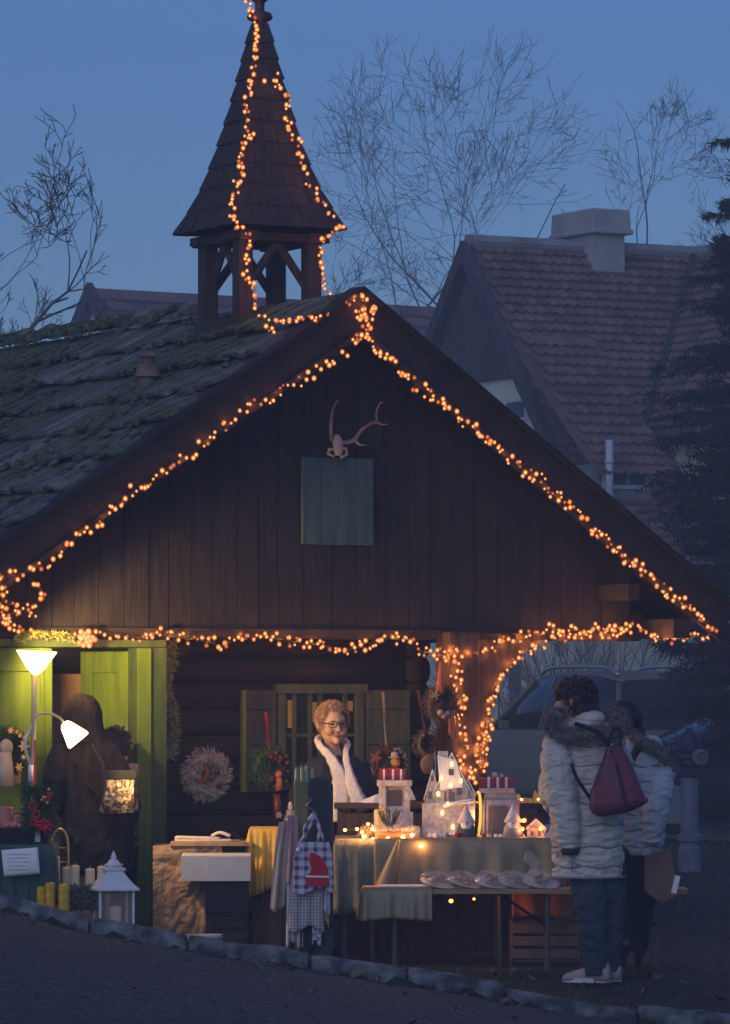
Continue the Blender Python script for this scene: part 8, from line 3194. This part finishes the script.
mb.build('hair', hair_b, p2, smooth=True)
mb = MB()
rings = []
for (py, xl, xr, ry) in ((868, 100, 136, 0.14), (820, 101, 136, 0.14), (790, 101, 135, 0.13), (772, 102, 134, 0.12), (760, 107, 126, 0.09)):
    rings.append((le(118, py).z, (le(xl, 800).x + le(xr, 800).x) / 2, 0.0, (le(xr, 800).x - le(xl, 800).x) / 2, ry))
coat_torso(mb, rings, None, wr=0.012)
sleeve(mb, [J['shl'] + Vector((0.03, 0, 0)), J['ell'], J['wrl']], [0.06, 0.065, 0.05], None)
sleeve(mb, [J['shr'] + Vector((-0.03, 0, 0)), J['elr'], J['wrr']], [0.06, 0.065, 0.05], None)
mb.build('coat', dark_cloth, p2, smooth=True)
mb = MB()
for a_ in (J['hipl'], J['hipr']):
    sleeve(mb, [a_, Vector((a_.x, 0, a_.z * 0.5)), Vector((a_.x, 0, 0.06))], [0.085, 0.065, 0.05], None)
mb.build('trousers', black_m, p2, smooth=True)
# sequinned shoulder bag
P = W(119, 792, Yd - 0.22)
k = (Yd - 0.2) / F
sb = thing('shoulder_bag', 'sparkling silver and gold shoulder bag on the hooded person\'s back', 'bag', P)
seq = M('silver gold sequins', (0.07, 0.05, 0.03), 0.4, (0.36, 0.29, 0.2), 34, (1, 1, 1), 1.0, 60, metal=0.4, lo=0.46, hi=0.58, bdist=0.01)
mb = MB()
mb.loft([[Vector((x * k, y, z * k)) for x, y, z in r_] for r_ in (
    [(-20, 0, -19), (-14, -0.045, -22), (14, -0.045, -20), (19, 0, -18), (14, 0.04, -20), (-14, 0.04, -22)],
    [(-17, 0, -8), (-14, -0.06, -8), (15, -0.06, -8), (19, 0, -8), (15, 0.04, -8), (-14, 0.04, -8)],
    [(-14, 0, 6), (-12, -0.05, 6), (15, -0.05, 6), (18, 0, 6), (15, 0.04, 6), (-12, 0.04, 6)],
    [(-15, 0, 21), (-13, -0.03, 21), (16, -0.03, 22), (18, 0, 22), (16, 0.03, 22), (-13, 0.03, 21)])])
mb.build('bag_body', seq, sb)
mb = MB()
mb.b2((-15 * k, -0.052, 13 * k), (18 * k, -0.031, 22 * k))
mb.b2((-17 * k, -0.05, 18 * k), (-13 * k, 0.02, 26 * k))
mb.build('flap', black_m, sb, bevel=0.004)
mb = MB()
mb.tube(spl([(-13 * k, -0.02, 22 * k), (-22 * k, 0.05, 38 * k), (-30 * k, 0.10, 50 * k), (-28 * k, 0.2, 58 * k)], 6), 0.009, 5)
mb.tube([(-20 * k, -0.02, -3 * k), (-31 * k, 0.03, 8 * k)], 0.006, 5)
mb.build('strap', coat_br, sb)

# ------------------------------------------------------------------ evening haze
mb = MB()
mb.b2((-110, -3.0, -1.4), (110, 175, 27))
hm = bpy.data.materials.new('evening haze')
hm.use_nodes = True
t = hm.node_tree
t.nodes.remove(t.nodes['Principled BSDF'])
v_ = t.nodes.new('ShaderNodeVolumePrincipled')
v_.inputs['Color'].default_value = (0.80, 0.86, 1.0, 1)
v_.inputs['Density'].default_value = 0.0040
v_.inputs['Anisotropy'].default_value = 0.0
t.links.new(v_.outputs[0], t.nodes['Material Output'].inputs['Volume'])
tag(mb.build('haze', hm), 'thin blue evening haze in the air', 'haze', kind='stuff')
